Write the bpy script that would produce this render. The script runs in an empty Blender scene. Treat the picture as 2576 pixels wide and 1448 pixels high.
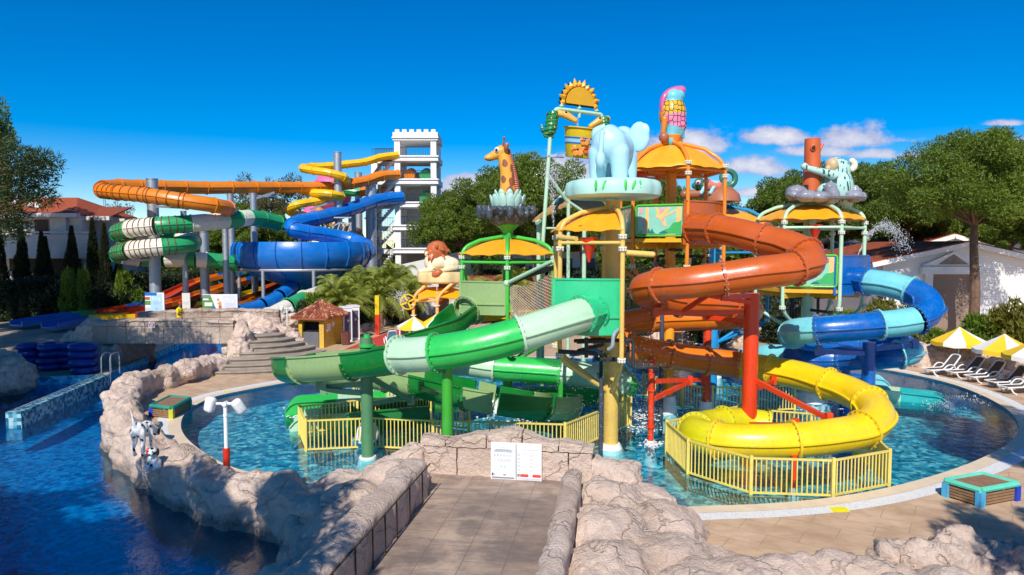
import bpy, bmesh, math, random
from mathutils import Vector as V, Matrix, noise
SC = bpy.context.scene
COL = SC.collection
pi, sin, cos, R = math.pi, math.sin, math.cos, math.radians
CAMZ, PIT, FOC = 6.5, R(3.47), 1717.0
def ray(x, y):
    xc, yc = (x-1288)/FOC, (724-y)/FOC
    return V((xc, cos(PIT)+yc*sin(PIT), -sin(PIT)+yc*cos(PIT)))
def P(x, y, d):          # surveyed point: bearing and distance north of the viewer
    r = ray(x, y); return V((0, 0, CAMZ)) + r*(d/r.y)
def G(x, y, z=0.0):      # surveyed point on level ground z
    r = ray(x, y); return V((0, 0, CAMZ)) + r*((z-CAMZ)/r.z)
def S(r, g, b):
    f = lambda c: (c/255/12.92) if c/255 <= .04045 else ((c/255+.055)/1.055)**2.4
    return (f(r), f(g), f(b), 1)
# ---------------------------------------------------------------- materials
class N:
    def __init__(s, name, world=False):
        s.m = bpy.data.materials.new(name); s.m.use_nodes = True
        s.t = s.m.node_tree; s.t.nodes.clear()
        s.out = s.t.nodes.new('ShaderNodeOutputMaterial')
    def n(s, kind, **kw):
        nd = s.t.nodes.new('ShaderNode'+kind)
        for k, v in kw.items():
            if k[0] == '_': setattr(nd, k[1:], v)
            else: s.set(nd.inputs[k.replace('_', ' ')] if not k.startswith('i') or not k[1:].isdigit() else nd.inputs[int(k[1:])], v)
        return nd
    def set(s, inp, v):
        if isinstance(v, bpy.types.NodeSocket): s.t.links.new(v, inp)
        elif isinstance(v, bpy.types.Node): s.t.links.new(v.outputs[0], inp)
        else: inp.default_value = v
    def ramp(s, fac, stops, interp='LINEAR'):
        r = s.t.nodes.new('ShaderNodeValToRGB'); s.set(r.inputs[0], fac)
        e = r.color_ramp.elements; r.color_ramp.interpolation = interp
        while len(e) < len(stops): e.new(.5)
        for el, (p, c) in zip(e, stops):
            el.position = p; el.color = c if len(c) == 4 else (*c, 1)
        return r.outputs[0]
    def mix(s, f, a, b, mode='MIX'):
        m = s.t.nodes.new('ShaderNodeMix'); m.data_type = 'RGBA'; m.blend_type = mode
        s.set(m.inputs[0], f); s.set(m.inputs[6], a); s.set(m.inputs[7], b); return m.outputs[2]
    def math(s, op, a, b=0.0, c=0.0):
        m = s.t.nodes.new('ShaderNodeMath'); m.operation = op
        s.set(m.inputs[0], a); s.set(m.inputs[1], b); s.set(m.inputs[2], c); return m.outputs[0]
    def co(s, which='Object', scale=None, rot=None):
        c = s.n('TexCoord').outputs[which]
        if scale or rot:
            c = s.n('Mapping', Vector=c, Scale=scale or (1, 1, 1), Rotation=rot or (0, 0, 0)).outputs[0]
        return c
    def noise(s, vec, scale, detail=4, rough=.55):
        return s.n('TexNoise', Vector=vec, Scale=scale, Detail=detail, Roughness=rough).outputs[0]
    def bump(s, h, strength=.3, dist=.02):
        return s.n('Bump', Height=h, Strength=strength, Distance=dist).outputs[0]
    def bsdf(s, **kw):
        p = s.n('BsdfPrincipled', **kw); s.t.links.new(p.outputs[0], s.out.inputs[0]); return s.m
def vary(c, k): return tuple(min(1, x*k) for x in c[:3])+(1,)
def paint(name, c, rough=.28, var=.12, coat=.3, grime=.2):
    n = N(name); v = n.co()
    a = n.noise(v, 1.3, 5); b = n.noise(v, 9, 5)
    col = n.mix(n.ramp(a, [(.3, (0, 0, 0)), (.7, (1, 1, 1))]), vary(c, 1-var), vary(c, 1+var))
    col = n.mix(n.math('MULTIPLY', n.ramp(b, [(.52, (0, 0, 0)), (.75, (1, 1, 1))]), grime), col, (.16, .13, .1, 1))
    st = n.noise(n.co('Object', (7, 7, .8)), 1.2, 5, .6)
    col = n.mix(n.math('MULTIPLY', n.ramp(st, [(.55, (0, 0, 0)), (.72, (1, 1, 1))]), grime*1.3), col, vary(c, .55))
    col = n.mix(n.math('MULTIPLY', n.ramp(n.noise(v, .6, 4, .6), [(.5, (0, 0, 0)), (.75, (1, 1, 1))]), .13), col, tuple(x*.75+.2 for x in c[:3])+(1,))
    return n.bsdf(Base_Color=col, Roughness=n.math('MULTIPLY_ADD', b, .4, rough-.12), Coat_Weight=coat*.7, Coat_Roughness=.12, Normal=n.bump(n.noise(v, 3, 2), .08, .05))
def matte(name, c, rough=.8, var=.25, scale=4, bump=.2, bscale=30, dist=.01):
    n = N(name); v = n.co(); a = n.noise(v, scale, 6)
    col = n.mix(n.ramp(a, [(.3, (0, 0, 0)), (.7, (1, 1, 1))]), vary(c, 1-var), vary(c, 1+var))
    return n.bsdf(Base_Color=col, Roughness=rough, Normal=n.bump(n.noise(v, bscale, 5), bump, dist))
def metal(name, c, rough=.4):
    n = N(name); v = n.co(); a = n.noise(v, 5, 6)
    col = n.mix(a, vary(c, .8), vary(c, 1.15))
    return n.bsdf(Base_Color=col, Metallic=.75, Roughness=n.math('MULTIPLY_ADD', a, .3, rough-.12))
def leafmat(name, c1, c2, scale=.9, rough=.6):
    n = N(name); g = n.n('NewGeometry'); v = n.co()
    a = n.noise(v, scale, 3); r = n.n('ObjectInfo').outputs['Random']
    f = n.math('MULTIPLY_ADD', g.outputs['Random Per Island'], .5, n.math('MULTIPLY', a, .5))
    col = n.mix(f, c1, c2)
    col = n.mix(n.math('MULTIPLY', r, .35), col, vary(c1, .7))
    d = n.n('BsdfPrincipled', Base_Color=col, Roughness=rough)
    t = n.n('BsdfTranslucent', Color=n.mix(.5, col, (c2[0]*1.3, c2[1]*1.3, c2[2]*.6, 1)))
    m = n.n('MixShader', i0=.3, i1=d.outputs[0], i2=t.outputs[0])
    n.t.links.new(m.outputs[0], n.out.inputs[0]); return n.m
# ---------------------------------------------------------------- mesh builder
class MB:
    def __init__(s): s.v = []; s.f = []; s.mi = []
    def add(s, vs, fs, mi=0):
        o = len(s.v); s.v += [V(p) for p in vs]; s.f += [[i+o for i in f] for f in fs]; s.mi += [mi]*len(fs); return s
    def box(s, c, size, rz=0, mi=0, M=None):
        M = M or Matrix.Rotation(rz, 3, 'Z'); c = V(c); h = V(size)/2
        vs = [c+M@V((x*h.x, y*h.y, z*h.z)) for z in (-1, 1) for y in (-1, 1) for x in (-1, 1)]
        return s.add(vs, [(0, 2, 3, 1), (4, 5, 7, 6), (0, 1, 5, 4), (2, 6, 7, 3), (0, 4, 6, 2), (1, 3, 7, 5)], mi)
    def bar(s, a, b, w, h=None, mi=0):
        a, b = V(a), V(b); t = b-a; L = t.length; t.normalize()
        up = V((0, 0, 1)) if abs(t.z) < .95 else V((0, 1, 0))
        x = t.cross(up).normalized(); z = x.cross(t)
        return s.box((a+b)/2, (w, L, h or w), mi=mi, M=Matrix((x, t, z)).transposed())
    def cyl(s, a, b, r0, r1=None, n=12, mi=0, caps=True):
        return s.tube([a, b], [r0, r0 if r1 is None else r1], n, mi, caps)
    def tube(s, pts, r, n=10, mi=0, caps=True):
        pts = [V(p) for p in pts]; m = len(pts); rr = r if isinstance(r, (list, tuple)) else [r]*m
        vs = []; fs = []; nx = None
        for i, p in enumerate(pts):
            t = ((pts[min(i+1, m-1)]-p).normalized() + (p-pts[max(i-1, 0)]).normalized())
            t = t.normalized() if t.length > 1e-6 else V((0, 0, 1))
            if nx is None: nx = t.orthogonal().normalized()
            nx = (nx-t*nx.dot(t)); nx = nx.normalized() if nx.length > 1e-6 else t.orthogonal().normalized()
            ny = t.cross(nx)
            vs += [p+(nx*cos(2*pi*k/n)+ny*sin(2*pi*k/n))*rr[i] for k in range(n)]
        for i in range(m-1):
            for k in range(n):
                k2 = (k+1) % n; fs.append((i*n+k, i*n+k2, (i+1)*n+k2, (i+1)*n+k))
        if caps: fs.append(tuple(reversed(range(n)))); fs.append(tuple(range((m-1)*n, m*n)))
        return s.add(vs, fs, mi)
    def lathe(s, prof, c=(0, 0, 0), n=24, mi=0, a0=0, a1=2*pi, M=None):
        c = V(c); full = abs(a1-a0-2*pi) < 1e-6; k1 = n if full else n+1; vs = []; fs = []
        for r, z in prof:
            for k in range(k1):
                a = a0+(a1-a0)*k/n; q = V((r*cos(a), r*sin(a), z)); vs.append(c+(M@q if M else q))
        for i in range(len(prof)-1):
            for k in range(n):
                k2 = (k+1) % k1; fs.append((i*k1+k, i*k1+k2, (i+1)*k1+k2, (i+1)*k1+k))
        return s.add(vs, fs, mi)
    def ball(s, c, r, n=12, m=8, mi=0, M=None):
        c = V(c); r = V((r, r, r)) if not isinstance(r, (tuple, list, V)) else V(r); vs = []; fs = []
        for j in range(m+1):
            th = pi*j/m
            for k in range(n):
                q = V((r.x*sin(th)*cos(2*pi*k/n), r.y*sin(th)*sin(2*pi*k/n), -r.z*cos(th))); vs.append(c+(M@q if M else q))
        for j in range(m):
            for k in range(n):
                k2 = (k+1) % n; fs.append((j*n+k, j*n+k2, (j+1)*n+k2, (j+1)*n+k))
        return s.add(vs, fs, mi)
    def prism(s, poly, o, ax, ay, az, depth, mi=0):      # extruded outline
        o, ax, ay, az = V(o), V(ax), V(ay), V(az); n = len(poly)
        f = [o+ax*x+ay*y for x, y in poly]
        return s.add(f+[p+az*depth for p in f], [tuple(range(n-1, -1, -1)), tuple(range(n, 2*n))]+[(i, (i+1) % n, n+(i+1) % n, n+i) for i in range(n)], mi)
    def sweep(s, prof, pts, mi=0, caps=False, closed=True):
        pts = [V(p) for p in pts]; m = len(pts); n = len(prof); vs = []; fs = []
        for i, p in enumerate(pts):
            t = (pts[min(i+1, m-1)]-pts[max(i-1, 0)]).normalized()
            sd = t.cross(V((0, 0, 1))).normalized(); up = sd.cross(t)
            vs += [p+sd*a+up*b for a, b in prof]
        for i in range(m-1):
            for k in range(n if closed else n-1):
                k2 = (k+1) % n; fs.append((i*n+k, (i+1)*n+k, (i+1)*n+k2, i*n+k2))
        if caps: fs.append(tuple(range(n))); fs.append(tuple(reversed(range((m-1)*n, m*n))))
        return s.add(vs, fs, mi)
    def build(s, name, mats, parent=None, ang=38, origin=None, smooth=True, loc=None):
        me = bpy.data.meshes.new(name)
        if parent is not None: o = ORG[parent]
        elif origin is not None: o = V(origin)
        else:
            mn = [min(p[i] for p in s.v) for i in range(3)]; mx = [max(p[i] for p in s.v) for i in range(3)]
            o = V(((mn[0]+mx[0])/2, (mn[1]+mx[1])/2, mn[2]))
        me.from_pydata([p-o for p in s.v], [], s.f)
        return finish(me, name, mats, parent, o, s.mi, ang if smooth else None)
ORG = {}
def finish(me, name, mats, parent, o, mi=None, ang=38):
    for m in (mats if isinstance(mats, (list, tuple)) else [mats]): me.materials.append(m)
    if mi and any(mi): me.polygons.foreach_set('material_index', mi)
    bm = bmesh.new(); bm.from_mesh(me); bmesh.ops.recalc_face_normals(bm, faces=bm.faces) if ang != 'keep' else None; bm.to_mesh(me); bm.free()
    if ang is not None:
        me.polygons.foreach_set('use_smooth', [True]*len(me.polygons))
        if ang != 'keep' and ang < 180: me.set_sharp_from_angle(angle=R(ang))
    ob = bpy.data.objects.new(name, me); COL.objects.link(ob)
    if parent is not None: ob.parent = parent
    else: ob.location = o
    ORG[ob] = V(o); return ob
def thing(name, label, cat, loc=(0, 0, 0), group=None):
    o = bpy.data.objects.new(name, None); COL.objects.link(o); o.location = loc; o.empty_display_size = .2
    ORG[o] = V(loc); return tag(o, label, cat, group)
def tag(o, label, cat, group=None):
    o['label'] = label; o['category'] = cat
    if group: o['group'] = group
    return o
def struct(o, kind='structure'): o['kind'] = kind; return o
def kids(o): return [c for c in bpy.data.objects if c.parent == o]
def dup(o, loc=None, rz=None, sc=None, label=None, parent=None):
    c = o.copy(); COL.objects.link(c)
    if parent is not None: c.parent = parent
    for ch in o.children: dup(ch, parent=c)
    if loc is not None: c.location = loc
    if rz is not None: c.rotation_euler = (0, 0, rz)
    if sc is not None: c.scale = (sc, sc, sc) if not isinstance(sc, tuple) else sc
    if label: c['label'] = label
    return c
def catmull(pts, per=8, closed=False):
    pts = [V(p) for p in pts]; n = len(pts); out = []; ts = []
    g = (lambda i: pts[i % n]) if closed else (lambda i: pts[i] if 0 <= i < n else (pts[0]*2-pts[1] if i < 0 else pts[-1]*2-pts[-2]))
    for i in range(n if closed else n-1):
        p0, p1, p2, p3 = g(i-1), g(i), g(i+1), g(i+2)
        # centripetal-ish tangents
        d1 = max((p2-p1).length, 1e-6); d0 = max((p1-p0).length, 1e-6); d2 = max((p3-p2).length, 1e-6)
        m1 = ((p1-p0)/d0 - (p2-p0)/(d0+d1) + (p2-p1)/d1)*d1
        m2 = ((p2-p1)/d1 - (p3-p1)/(d1+d2) + (p3-p2)/d2)*d1
        for k in range(per):
            t = k/per; h = t*t; c = h*t
            out.append(p1*(2*c-3*h+1)+m1*(c-2*h+t)+p2*(-2*c+3*h)+m2*(c-h)); ts.append(i+t)
    if not closed: out.append(pts[-1]); ts.append(float(n-1))
    return out, ts
def bend(pts, r=.3, k=6):        # pipe path with rounded corners
    pts = [V(p) for p in pts]; out = [pts[0]]
    for a, b, c in zip(pts, pts[1:], pts[2:]):
        u, w = a-b, c-b; q = min(r, u.length*.49, w.length*.49); p0, p1 = b+u.normalized()*q, b+w.normalized()*q
        out += [(p0*(1-t)**2+b*2*t*(1-t)+p1*t*t) for t in [i/k for i in range(k+1)]]
    return out+[pts[-1]]
def blobmesh(mb, voxel=.05, smooth=6, facet=None):
    me = bpy.data.meshes.new('tmp'); me.from_pydata(mb.v, [], mb.f)
    bm = bmesh.new(); bm.from_mesh(me); bmesh.ops.recalc_face_normals(bm, faces=bm.faces); bm.to_mesh(me); bm.free()
    ob = bpy.data.objects.new('tmp', me); COL.objects.link(ob)
    r = ob.modifiers.new('r', 'REMESH'); r.mode = 'VOXEL'; r.voxel_size = voxel
    if smooth:
        sm = ob.modifiers.new('s', 'SMOOTH'); sm.iterations = smooth; sm.factor = .5
    if facet:     # chisel into broad flat faces, then refine again
        dc = ob.modifiers.new('d', 'DECIMATE'); dc.ratio = facet
        r2 = ob.modifiers.new('r2', 'REMESH'); r2.mode = 'VOXEL'; r2.voxel_size = voxel
        sm2 = ob.modifiers.new('s2', 'SMOOTH'); sm2.iterations = 3; sm2.factor = .5
    dg = bpy.context.evaluated_depsgraph_get(); dg.update()
    out = bpy.data.meshes.new_from_object(ob.evaluated_get(dg), depsgraph=dg)
    bpy.data.objects.remove(ob); bpy.data.meshes.remove(me); out.materials.clear(); return out
def blob(mb, name, mats, parent=None, voxel=.05, smooth=6, disp=None, pick=None, origin=None, ang=180, facet=None):
    me = blobmesh(mb, voxel, smooth, facet)
    if disp:
        nn = [v.normal.copy() for v in me.vertices]
        for v, q in zip(me.vertices, nn): v.co = disp(v.co.copy(), q)
    mi = [pick(p.center) for p in me.polygons] if pick else None
    if parent is not None: o = ORG[parent]
    elif origin is not None: o = V(origin)
    else:
        xs = [v.co for v in me.vertices]; o = V((sum(p.x for p in xs)/len(xs), sum(p.y for p in xs)/len(xs), min(p.z for p in xs)))
    me.transform(Matrix.Translation(-o))
    return finish(me, name, mats, parent, o, mi, ang)
def capsule(mb, a, b, ra, rb=None, n=12):
    a, b = V(a), V(b); rb = ra if rb is None else rb
    k = max(2, int((b-a).length/(min(ra, rb)*.45))+1)
    for i in range(k+1):
        t = i/k; mb.ball(a.lerp(b, t), ra+(rb-ra)*t, n, 8)
# fractured rock displacement
def rockfn(amp=.16, sc=.9, seed=0, flat=False):
    o = V((seed*7.3, seed*3.1, seed*5.7))
    def f(p, n):
        q = p*sc+o
        w = V((noise.noise(q*1.7), noise.noise(q*1.7+V((9, 4, 1))), noise.noise(q*1.7+V((3, 8, 5)))))*.35
        d, _ = noise.voronoi(q+w); crack = math.exp(-(d[1]-d[0])*9)
        d2, _ = noise.voronoi((q+w*1.5)*2.6); crack2 = math.exp(-(d2[1]-d2[0])*10)
        fr = noise.fractal(q*2.2, .9, 2.1, 5)
        strat = abs(((p.z*3.1+noise.noise(q*1.1)*1.6) % 1)-.5)
        h = fr*.8 - crack*.32 - crack2*.2 + (.35-d[0])*.15 - strat*.35
        return p+n*h*amp
    return f
# ---------------------------------------------------------------- palette
def rockmat():
    n = N('rock'); v = n.co()
    a = n.noise(v, .55, 6, .6); b = n.noise(v, 4.5, 8, .65); c = n.noise(v, 22, 6, .7)
    col = n.ramp(a, [(.3, S(206, 180, 160)), (.5, S(232, 206, 187)), (.7, S(240, 217, 200))])
    col = n.mix(n.math('MULTIPLY', n.ramp(b, [(.46, (0, 0, 0)), (.62, (1, 1, 1))]), .34), col, S(184, 160, 142))
    col = n.mix(n.math('MULTIPLY', n.ramp(c, [(.55, (0, 0, 0)), (.75, (1, 1, 1))]), .3), col, S(226, 206, 190))
    vo = n.n('TexVoronoi', Vector=n.n('VectorMath', i0=v, i1=n.n('TexNoise', Vector=v, Scale=2.0, Detail=5.0).outputs[1], _operation='ADD').outputs[0], Scale=.62, _feature='DISTANCE_TO_EDGE').outputs[0]
    cr = n.ramp(vo, [(0, (0, 0, 0)), (.022, (1, 1, 1))])
    h = n.math('ADD', n.math('MULTIPLY', b, .9), n.math('MULTIPLY', c, .35))
    h = n.math('ADD', h, n.math('MULTIPLY', cr, .4)); d = n.noise(v, 60, 4, .7); h = n.math('ADD', h, n.math('MULTIPLY', d, .22))
    col = n.mix(n.math('MULTIPLY', n.ramp(d, [(.55, (0, 0, 0)), (.75, (1, 1, 1))]), .4), col, S(232, 214, 200))
    z = n.n('SeparateXYZ', Vector=n.n('NewGeometry').outputs[0]).outputs[2]
    wet = n.ramp(n.math('MULTIPLY_ADD', b, .5, z), [(.0, (1, 1, 1)), (.18, (0, 0, 0))])
    col = n.mix(n.math('MULTIPLY', wet, .6), col, S(70, 66, 56))
    return n.bsdf(Base_Color=n.mix(n.math('MULTIPLY_ADD', cr, -.26, .26), col, S(100, 82, 70)), Roughness=.85, Normal=n.bump(n.math('ADD', h, n.math('MULTIPLY', n.noise(v, 11, 5, .6), .5)), 1.0, .1))
def blockmat(name, bw, bh, scale=1, off=.0, c1=(184, 163, 146), c2=(196, 175, 158), mort=.012, coord='Object', rot=(0, 0, 0), bumpd=.05):
    n = N(name); v = n.co(coord, None, rot)
    br = n.n('TexBrick', Vector=v, Color1=S(*c1), Color2=S(*c2), Mortar=S(88, 70, 58), Scale=scale, Mortar_Size=mort, Mortar_Smooth=.3, Bias=0.0, Brick_Width=bw, Row_Height=bh, _offset=off)
    v2 = n.co(); a = n.noise(v2, .8, 6, .6); b = n.noise(v2, 6, 8, .65)
    col = n.mix(n.math('MULTIPLY', n.ramp(a, [(.35, (0, 0, 0)), (.7, (1, 1, 1))]), .4), br.outputs[0], S(158, 140, 124))
    col = n.mix(n.math('MULTIPLY', n.ramp(b, [(.5, (0, 0, 0)), (.7, (1, 1, 1))]), .35), col, S(150, 130, 116))
    h = n.math('ADD', n.math('MULTIPLY', b, .8), n.math('MULTIPLY', br.outputs[1], -.5))
    return n.bsdf(Base_Color=col, Roughness=.85, Normal=n.bump(h, .8, bumpd))
def deckmat(name, c1, c2, bw, bh, rot=0, stain=(150, 120, 92), st=.35, mort=(120, 98, 80), var=.5, bump=.3):
    n = N(name); v = n.co('Object', None, (0, 0, rot))
    br = n.n('TexBrick', Vector=v, Color1=S(*c1), Color2=S(*c2), Mortar=S(*mort), Scale=1.0, Mortar_Size=.006, Mortar_Smooth=.2, Bias=0.0, Brick_Width=bw, Row_Height=bh, _offset=.5)
    a = n.noise(v, .5, 6, .6); b = n.noise(n.co('Object', (1, 3.5, 1), (0, 0, rot)), 1.1, 8, .7); c = n.noise(v, 12, 4)
    col = n.mix(n.math('MULTIPLY', n.ramp(b, [(.42, (0, 0, 0)), (.66, (1, 1, 1))]), st), br.outputs[0], S(*stain))
    col = n.mix(n.math('MULTIPLY', n.ramp(a, [(.4, (0, 0, 0)), (.65, (1, 1, 1))]), st*.7), col, S(*[x*.86 for x in stain]))
    pt = n.noise(v, 1.4, 7, .65)
    col = n.mix(n.math('MULTIPLY', n.ramp(pt, [(.47, (0, 0, 0)), (.62, (1, 1, 1))]), st*.75), col, S(*[x*.9 for x in stain]))
    h = n.math('ADD', n.math('MULTIPLY', c, .15), n.math('MULTIPLY', br.outputs[1], -.6))
    return n.bsdf(Base_Color=col, Roughness=n.math('MULTIPLY_ADD', a, .3, .5), Normal=n.bump(h, bump, .02))
def poolfloor(name, cols, rot=0):
    n = N(name); v = n.co()
    vo = n.n('TexVoronoi', Vector=n.n('VectorMath', i0=v, i1=n.n('VectorMath', i0=n.n('TexNoise', Vector=v, Scale=1.2, Detail=3.0).outputs[1], i1=(.5, .5, .5), _operation='MULTIPLY').outputs[0], _operation='ADD').outputs[0], Scale=5.6, Randomness=1.0)
    r = n.n('SeparateColor', Color=vo.outputs[1]).outputs[0]
    big = n.noise(v, .25, 3)
    f = n.math('ADD', n.math('MULTIPLY', r, .75), n.math('MULTIPLY', big, .3))
    col = n.ramp(f, cols)
    return n.bsdf(Base_Color=col, Roughness=.5)
def watermat(name, tint, sx, bump, rot=0):
    n = N(name); v = n.co('Object', (1, 1, 1), (0, 0, rot)); w = n.co('Object', (sx, 1, 1), (0, 0, rot))
    h = n.math('ADD', n.noise(w, 2.3, 3, .5), n.math('MULTIPLY', n.noise(w, 7, 3, .6), .4))
    h = n.math('ADD', h, n.math('MULTIPLY', n.noise(v, .5, 2), .8))
    nm = n.bump(h, bump, .12)
    fr = n.n('Fresnel', IOR=1.33, Normal=nm)
    tc = n.mix(n.ramp(n.noise(w, 2.6, 4, .65), [(.38, (0, 0, 0)), (.62, (1, 1, 1))]), vary(tint, .8), vary(tint, 1.12))
    m = n.n('MixShader', i0=n.math('MULTIPLY', fr.outputs[0], .26), i1=n.n('BsdfTransparent', Color=tc).outputs[0], i2=n.n('BsdfGlossy', Roughness=.04, Normal=nm).outputs[0])
    n.t.links.new(m.outputs[0], n.out.inputs[0]); return n.m
ROCK = rockmat()
PAR = blockmat('stone_block', 1.15, 1.35, rot=(pi/2, 0, 0), mort=.02)
CAP = matte('stone_cap', S(205, 182, 162), .85, .2, 1.2, .8, 9, .05)
TILE = deckmat('stamped_floor', (192, 166, 144), (182, 158, 138), 1.25, .83, -(pi/2-R(9.35)), (122, 108, 102), .8, (84, 66, 54), bump=.5)
DECK = deckmat('deck_stone', (220, 190, 158), (206, 176, 144), 1.3, .65, R(35), (184, 146, 112), .55)
CONC = matte('concrete', S(188, 172, 152), .8, .18, .5, .3)
COPE = matte('coping', S(228, 206, 176), .5, .08, 2, .1)
GRATE = None
def gratemat():
    n = N('gutter_grate'); v = n.co('UV') ; v = n.co()
    w = n.n('TexVoronoi', Vector=v, Scale=16.0).outputs[0]
    return n.bsdf(Base_Color=n.mix(n.ramp(w, [(.2, (0, 0, 0)), (.5, (1, 1, 1))]), S(206, 204, 200), S(228, 226, 222)), Roughness=.6)
GRATE = gratemat()
PFLOOR = poolfloor('pool_mosaic', [(.1, S(14, 94, 126)), (.4, S(40, 154, 178)), (.62, S(92, 192, 212)), (.85, S(212, 238, 234))])
RFLOOR = poolfloor('river_mosaic', [(.15, S(6, 116, 160)), (.45, S(14, 172, 214)), (.75, S(90, 215, 240))])
PWATER = watermat('pool_water', (.48, .83, .88, 1), 1.0, .12)
RWATER = watermat('river_water', (.13, .53, .75, 1), 2.2, .15, R(20))
WHITE = matte('white_wall', S(236, 232, 226), .7, .05, 2, .1)
WPAINT = paint('white_paint', S(238, 238, 236), .4, .04, .1)
STEEL = metal('galvanised_steel', (.47, .5, .53, 1), .5)
CHROME = metal('stainless', (.7, .72, .74, 1), .25)
BLACK = matte('black', (.012, .012, .014, 1), .5, .2)
DARK = matte('dark_grey', (.035, .037, .042, 1), .5, .2)
DPIPE = paint('dark_pipe', S(62, 70, 88), .4, .1)
RTILE = matte('roof_tile', S(176, 84, 52), .8, .35, 5, .5, 12, .05)
FENCE = paint('fence_yellow', S(234, 210, 104), .4, .1, .1)
# ---------------------------------------------------------------- ground, pool, river
def loop(pts, closed=True, per=8): return catmull(pts, per, closed)[0]
PE = [G(x, y) for x, y in [(455, 1072), (478, 1030), (545, 998), (640, 978), (724, 963), (880, 934), (1060, 915), (1300, 905), (1600, 903), (1900, 905), (2110, 915), (2250, 935), (2380, 963), (2480, 1000), (2548, 1045), (2560, 1090), (2450, 1162), (2330, 1203), (2200, 1235), (2050, 1258), (1900, 1270), (1780, 1274)]]
PE += [V((-.5, 15.9, 0)), V((-3.5, 16.7, 0)), G(800, 1238), G(690, 1205), G(590, 1178), G(500, 1130)]
POOL = [V((p.x, p.y, 0)) for p in loop(PE)]
def area2(l): return sum(a.x*b.y-b.x*a.y for a, b in zip(l, l[1:]+l[:1]))
if area2(POOL) < 0: POOL.reverse()
def offset(l, d):
    o = []; n = len(l)
    for i in range(n):
        t = (l[(i+2) % n]-l[i-2]).normalized(); o.append(l[i]+V((t.y, -t.x, 0))*d)
    return o
RIV = [V((x, y, 0)) for x, y in [(-45, 33.2), (-24.9, 33.3), (-20.6, 34.4), (-21.2, 38), (-22.3, 44), (-23, 52), (-17, 52), (-15.8, 46), (-15.0, 39), (-15.4, 34), (-16.1, 31.4), (-16.4, 29.3), (-15.4, 26.2), (-14.2, 24.2), (-13.1, 22.5), (-12.0, 21.2), (-10.8, 19.8), (-9, 18.1), (-7.3, 16.9), (-5.7, 16.0), (-4.2, 15.2), (-2.0, 14.4), (0.4, 13.6), (1.2, 10), (1, -12), (-45, -12)]]
def filled(loops, z, name, mat, flip=False):
    bm = bmesh.new(); es = []
    for l in loops:
        vs = [bm.verts.new((p.x, p.y, z)) for p in l]
        es += [bm.edges.new((a, b)) for a, b in zip(vs, vs[1:]+vs[:1])]
    bmesh.ops.triangle_fill(bm, use_beauty=True, use_dissolve=False, edges=es)
    bmesh.ops.recalc_face_normals(bm, faces=bm.faces)
    for f in bm.faces:
        if f.normal.z < 0: f.normal_flip()
    me = bpy.data.meshes.new(name); bm.to_mesh(me); bm.free()
    return struct(finish(me, name, mat, None, V((0, 0, 0)), None, None))
def ribbon(l, z0, z1, name, mat, d0=0, d1=0, closed=True):
    a = offset(l, d0) if d0 else l; b = offset(l, d1) if d1 else l; n = len(l); m = MB()
    m.add([V((p.x, p.y, z0)) for p in a]+[V((p.x, p.y, z1)) for p in b], [(i, (i+1) % n, n+(i+1) % n, n+i) for i in range(n)])
    return struct(m.build(name, mat, origin=(0, 0, 0), smooth=False))
BIG = [V((-1500, -300, 0)), V((1500, -300, 0)), V((1500, 2500, 0)), V((-1500, 2500, 0))]
filled([BIG, POOL, RIV], 0, 'ground', DECK)
filled([POOL], -.85, 'pool_floor', PFLOOR); ribbon(POOL, -.85, 0, 'pool_side', matte('pool_side_tile', S(40, 105, 140), .4))
filled([POOL], -.07, 'pool_water', PWATER)
filled([RIV], -1.5, 'river_bed', RFLOOR); ribbon(RIV, -1.5, 0, 'river_side', RFLOOR)
filled([RIV], -.42, 'river_water', RWATER)
ribbon(POOL, .012, .012, 'pool_coping', COPE, 0, .42); ribbon(POOL, .008, .008, 'pool_gutter', GRATE, .42, .85)
# left bank paving and far soil
filled([[V((-60, 33.4, 0)), V((-25, 33.5, 0)), V((-20.8, 34.6, 0)), V((-21.4, 38, 0)), V((-22.5, 44, 0)), V((-23.2, 52, 0)), V((-20, 58, 0)), V((-60, 62, 0))]], .004, 'left_bank_paving', deckmat('left_paving', (186, 168, 146), (176, 160, 140), 2.2, 1.1, R(10), (130, 118, 104), .5))
filled([[V((-1400, 64, 0)), V((-30, 62, 0)), V((-12, 56, 0)), V((0, 58, 0)), V((30, 56, 0)), V((60, 60, 0)), V((1400, 70, 0)), V((1400, 2400, 0)), V((-1400, 2400, 0))]], .004, 'soil', matte('soil', S(110, 92, 62), .95, .4, .4))
# red path leading past the kiosk
_a = [G(855, 905), G(905, 880), G(960, 855), G(1040, 826), G(1110, 800)]
m = MB(); m.add([p+V((-.95, 0, .006)) for p in _a]+[p+V((.95, 0, .006)) for p in _a], [(i, i+1, 5+i+1, 5+i) for i in range(4)])
struct(m.build('red_path', matte('red_rubber', S(196, 62, 50), .85, .15, 3)))
# yellow floor stickers on the deck
def sticker(p, label):
    m = MB(); m.prism([(-.22, -.16), (.2, -.18), (.25, .15), (-.18, .17)], p+V((0, 0, .006)), (1, .1, 0), (-.1, 1, 0), (0, 0, 1), .004)
    tag(m.build('floor_sticker', matte('sticker_yellow', S(240, 225, 20), .6, .1)), label, 'floor marking', 'yellow floor stickers')
sticker(G(645, 1212), 'yellow sticker on the deck right of the white floodlight post'); sticker(G(2110, 1283), 'yellow sticker on the deck in front of the yellow slide fence')
sticker(G(575, 985), 'yellow sticker on the deck near the stone stairs')
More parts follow.
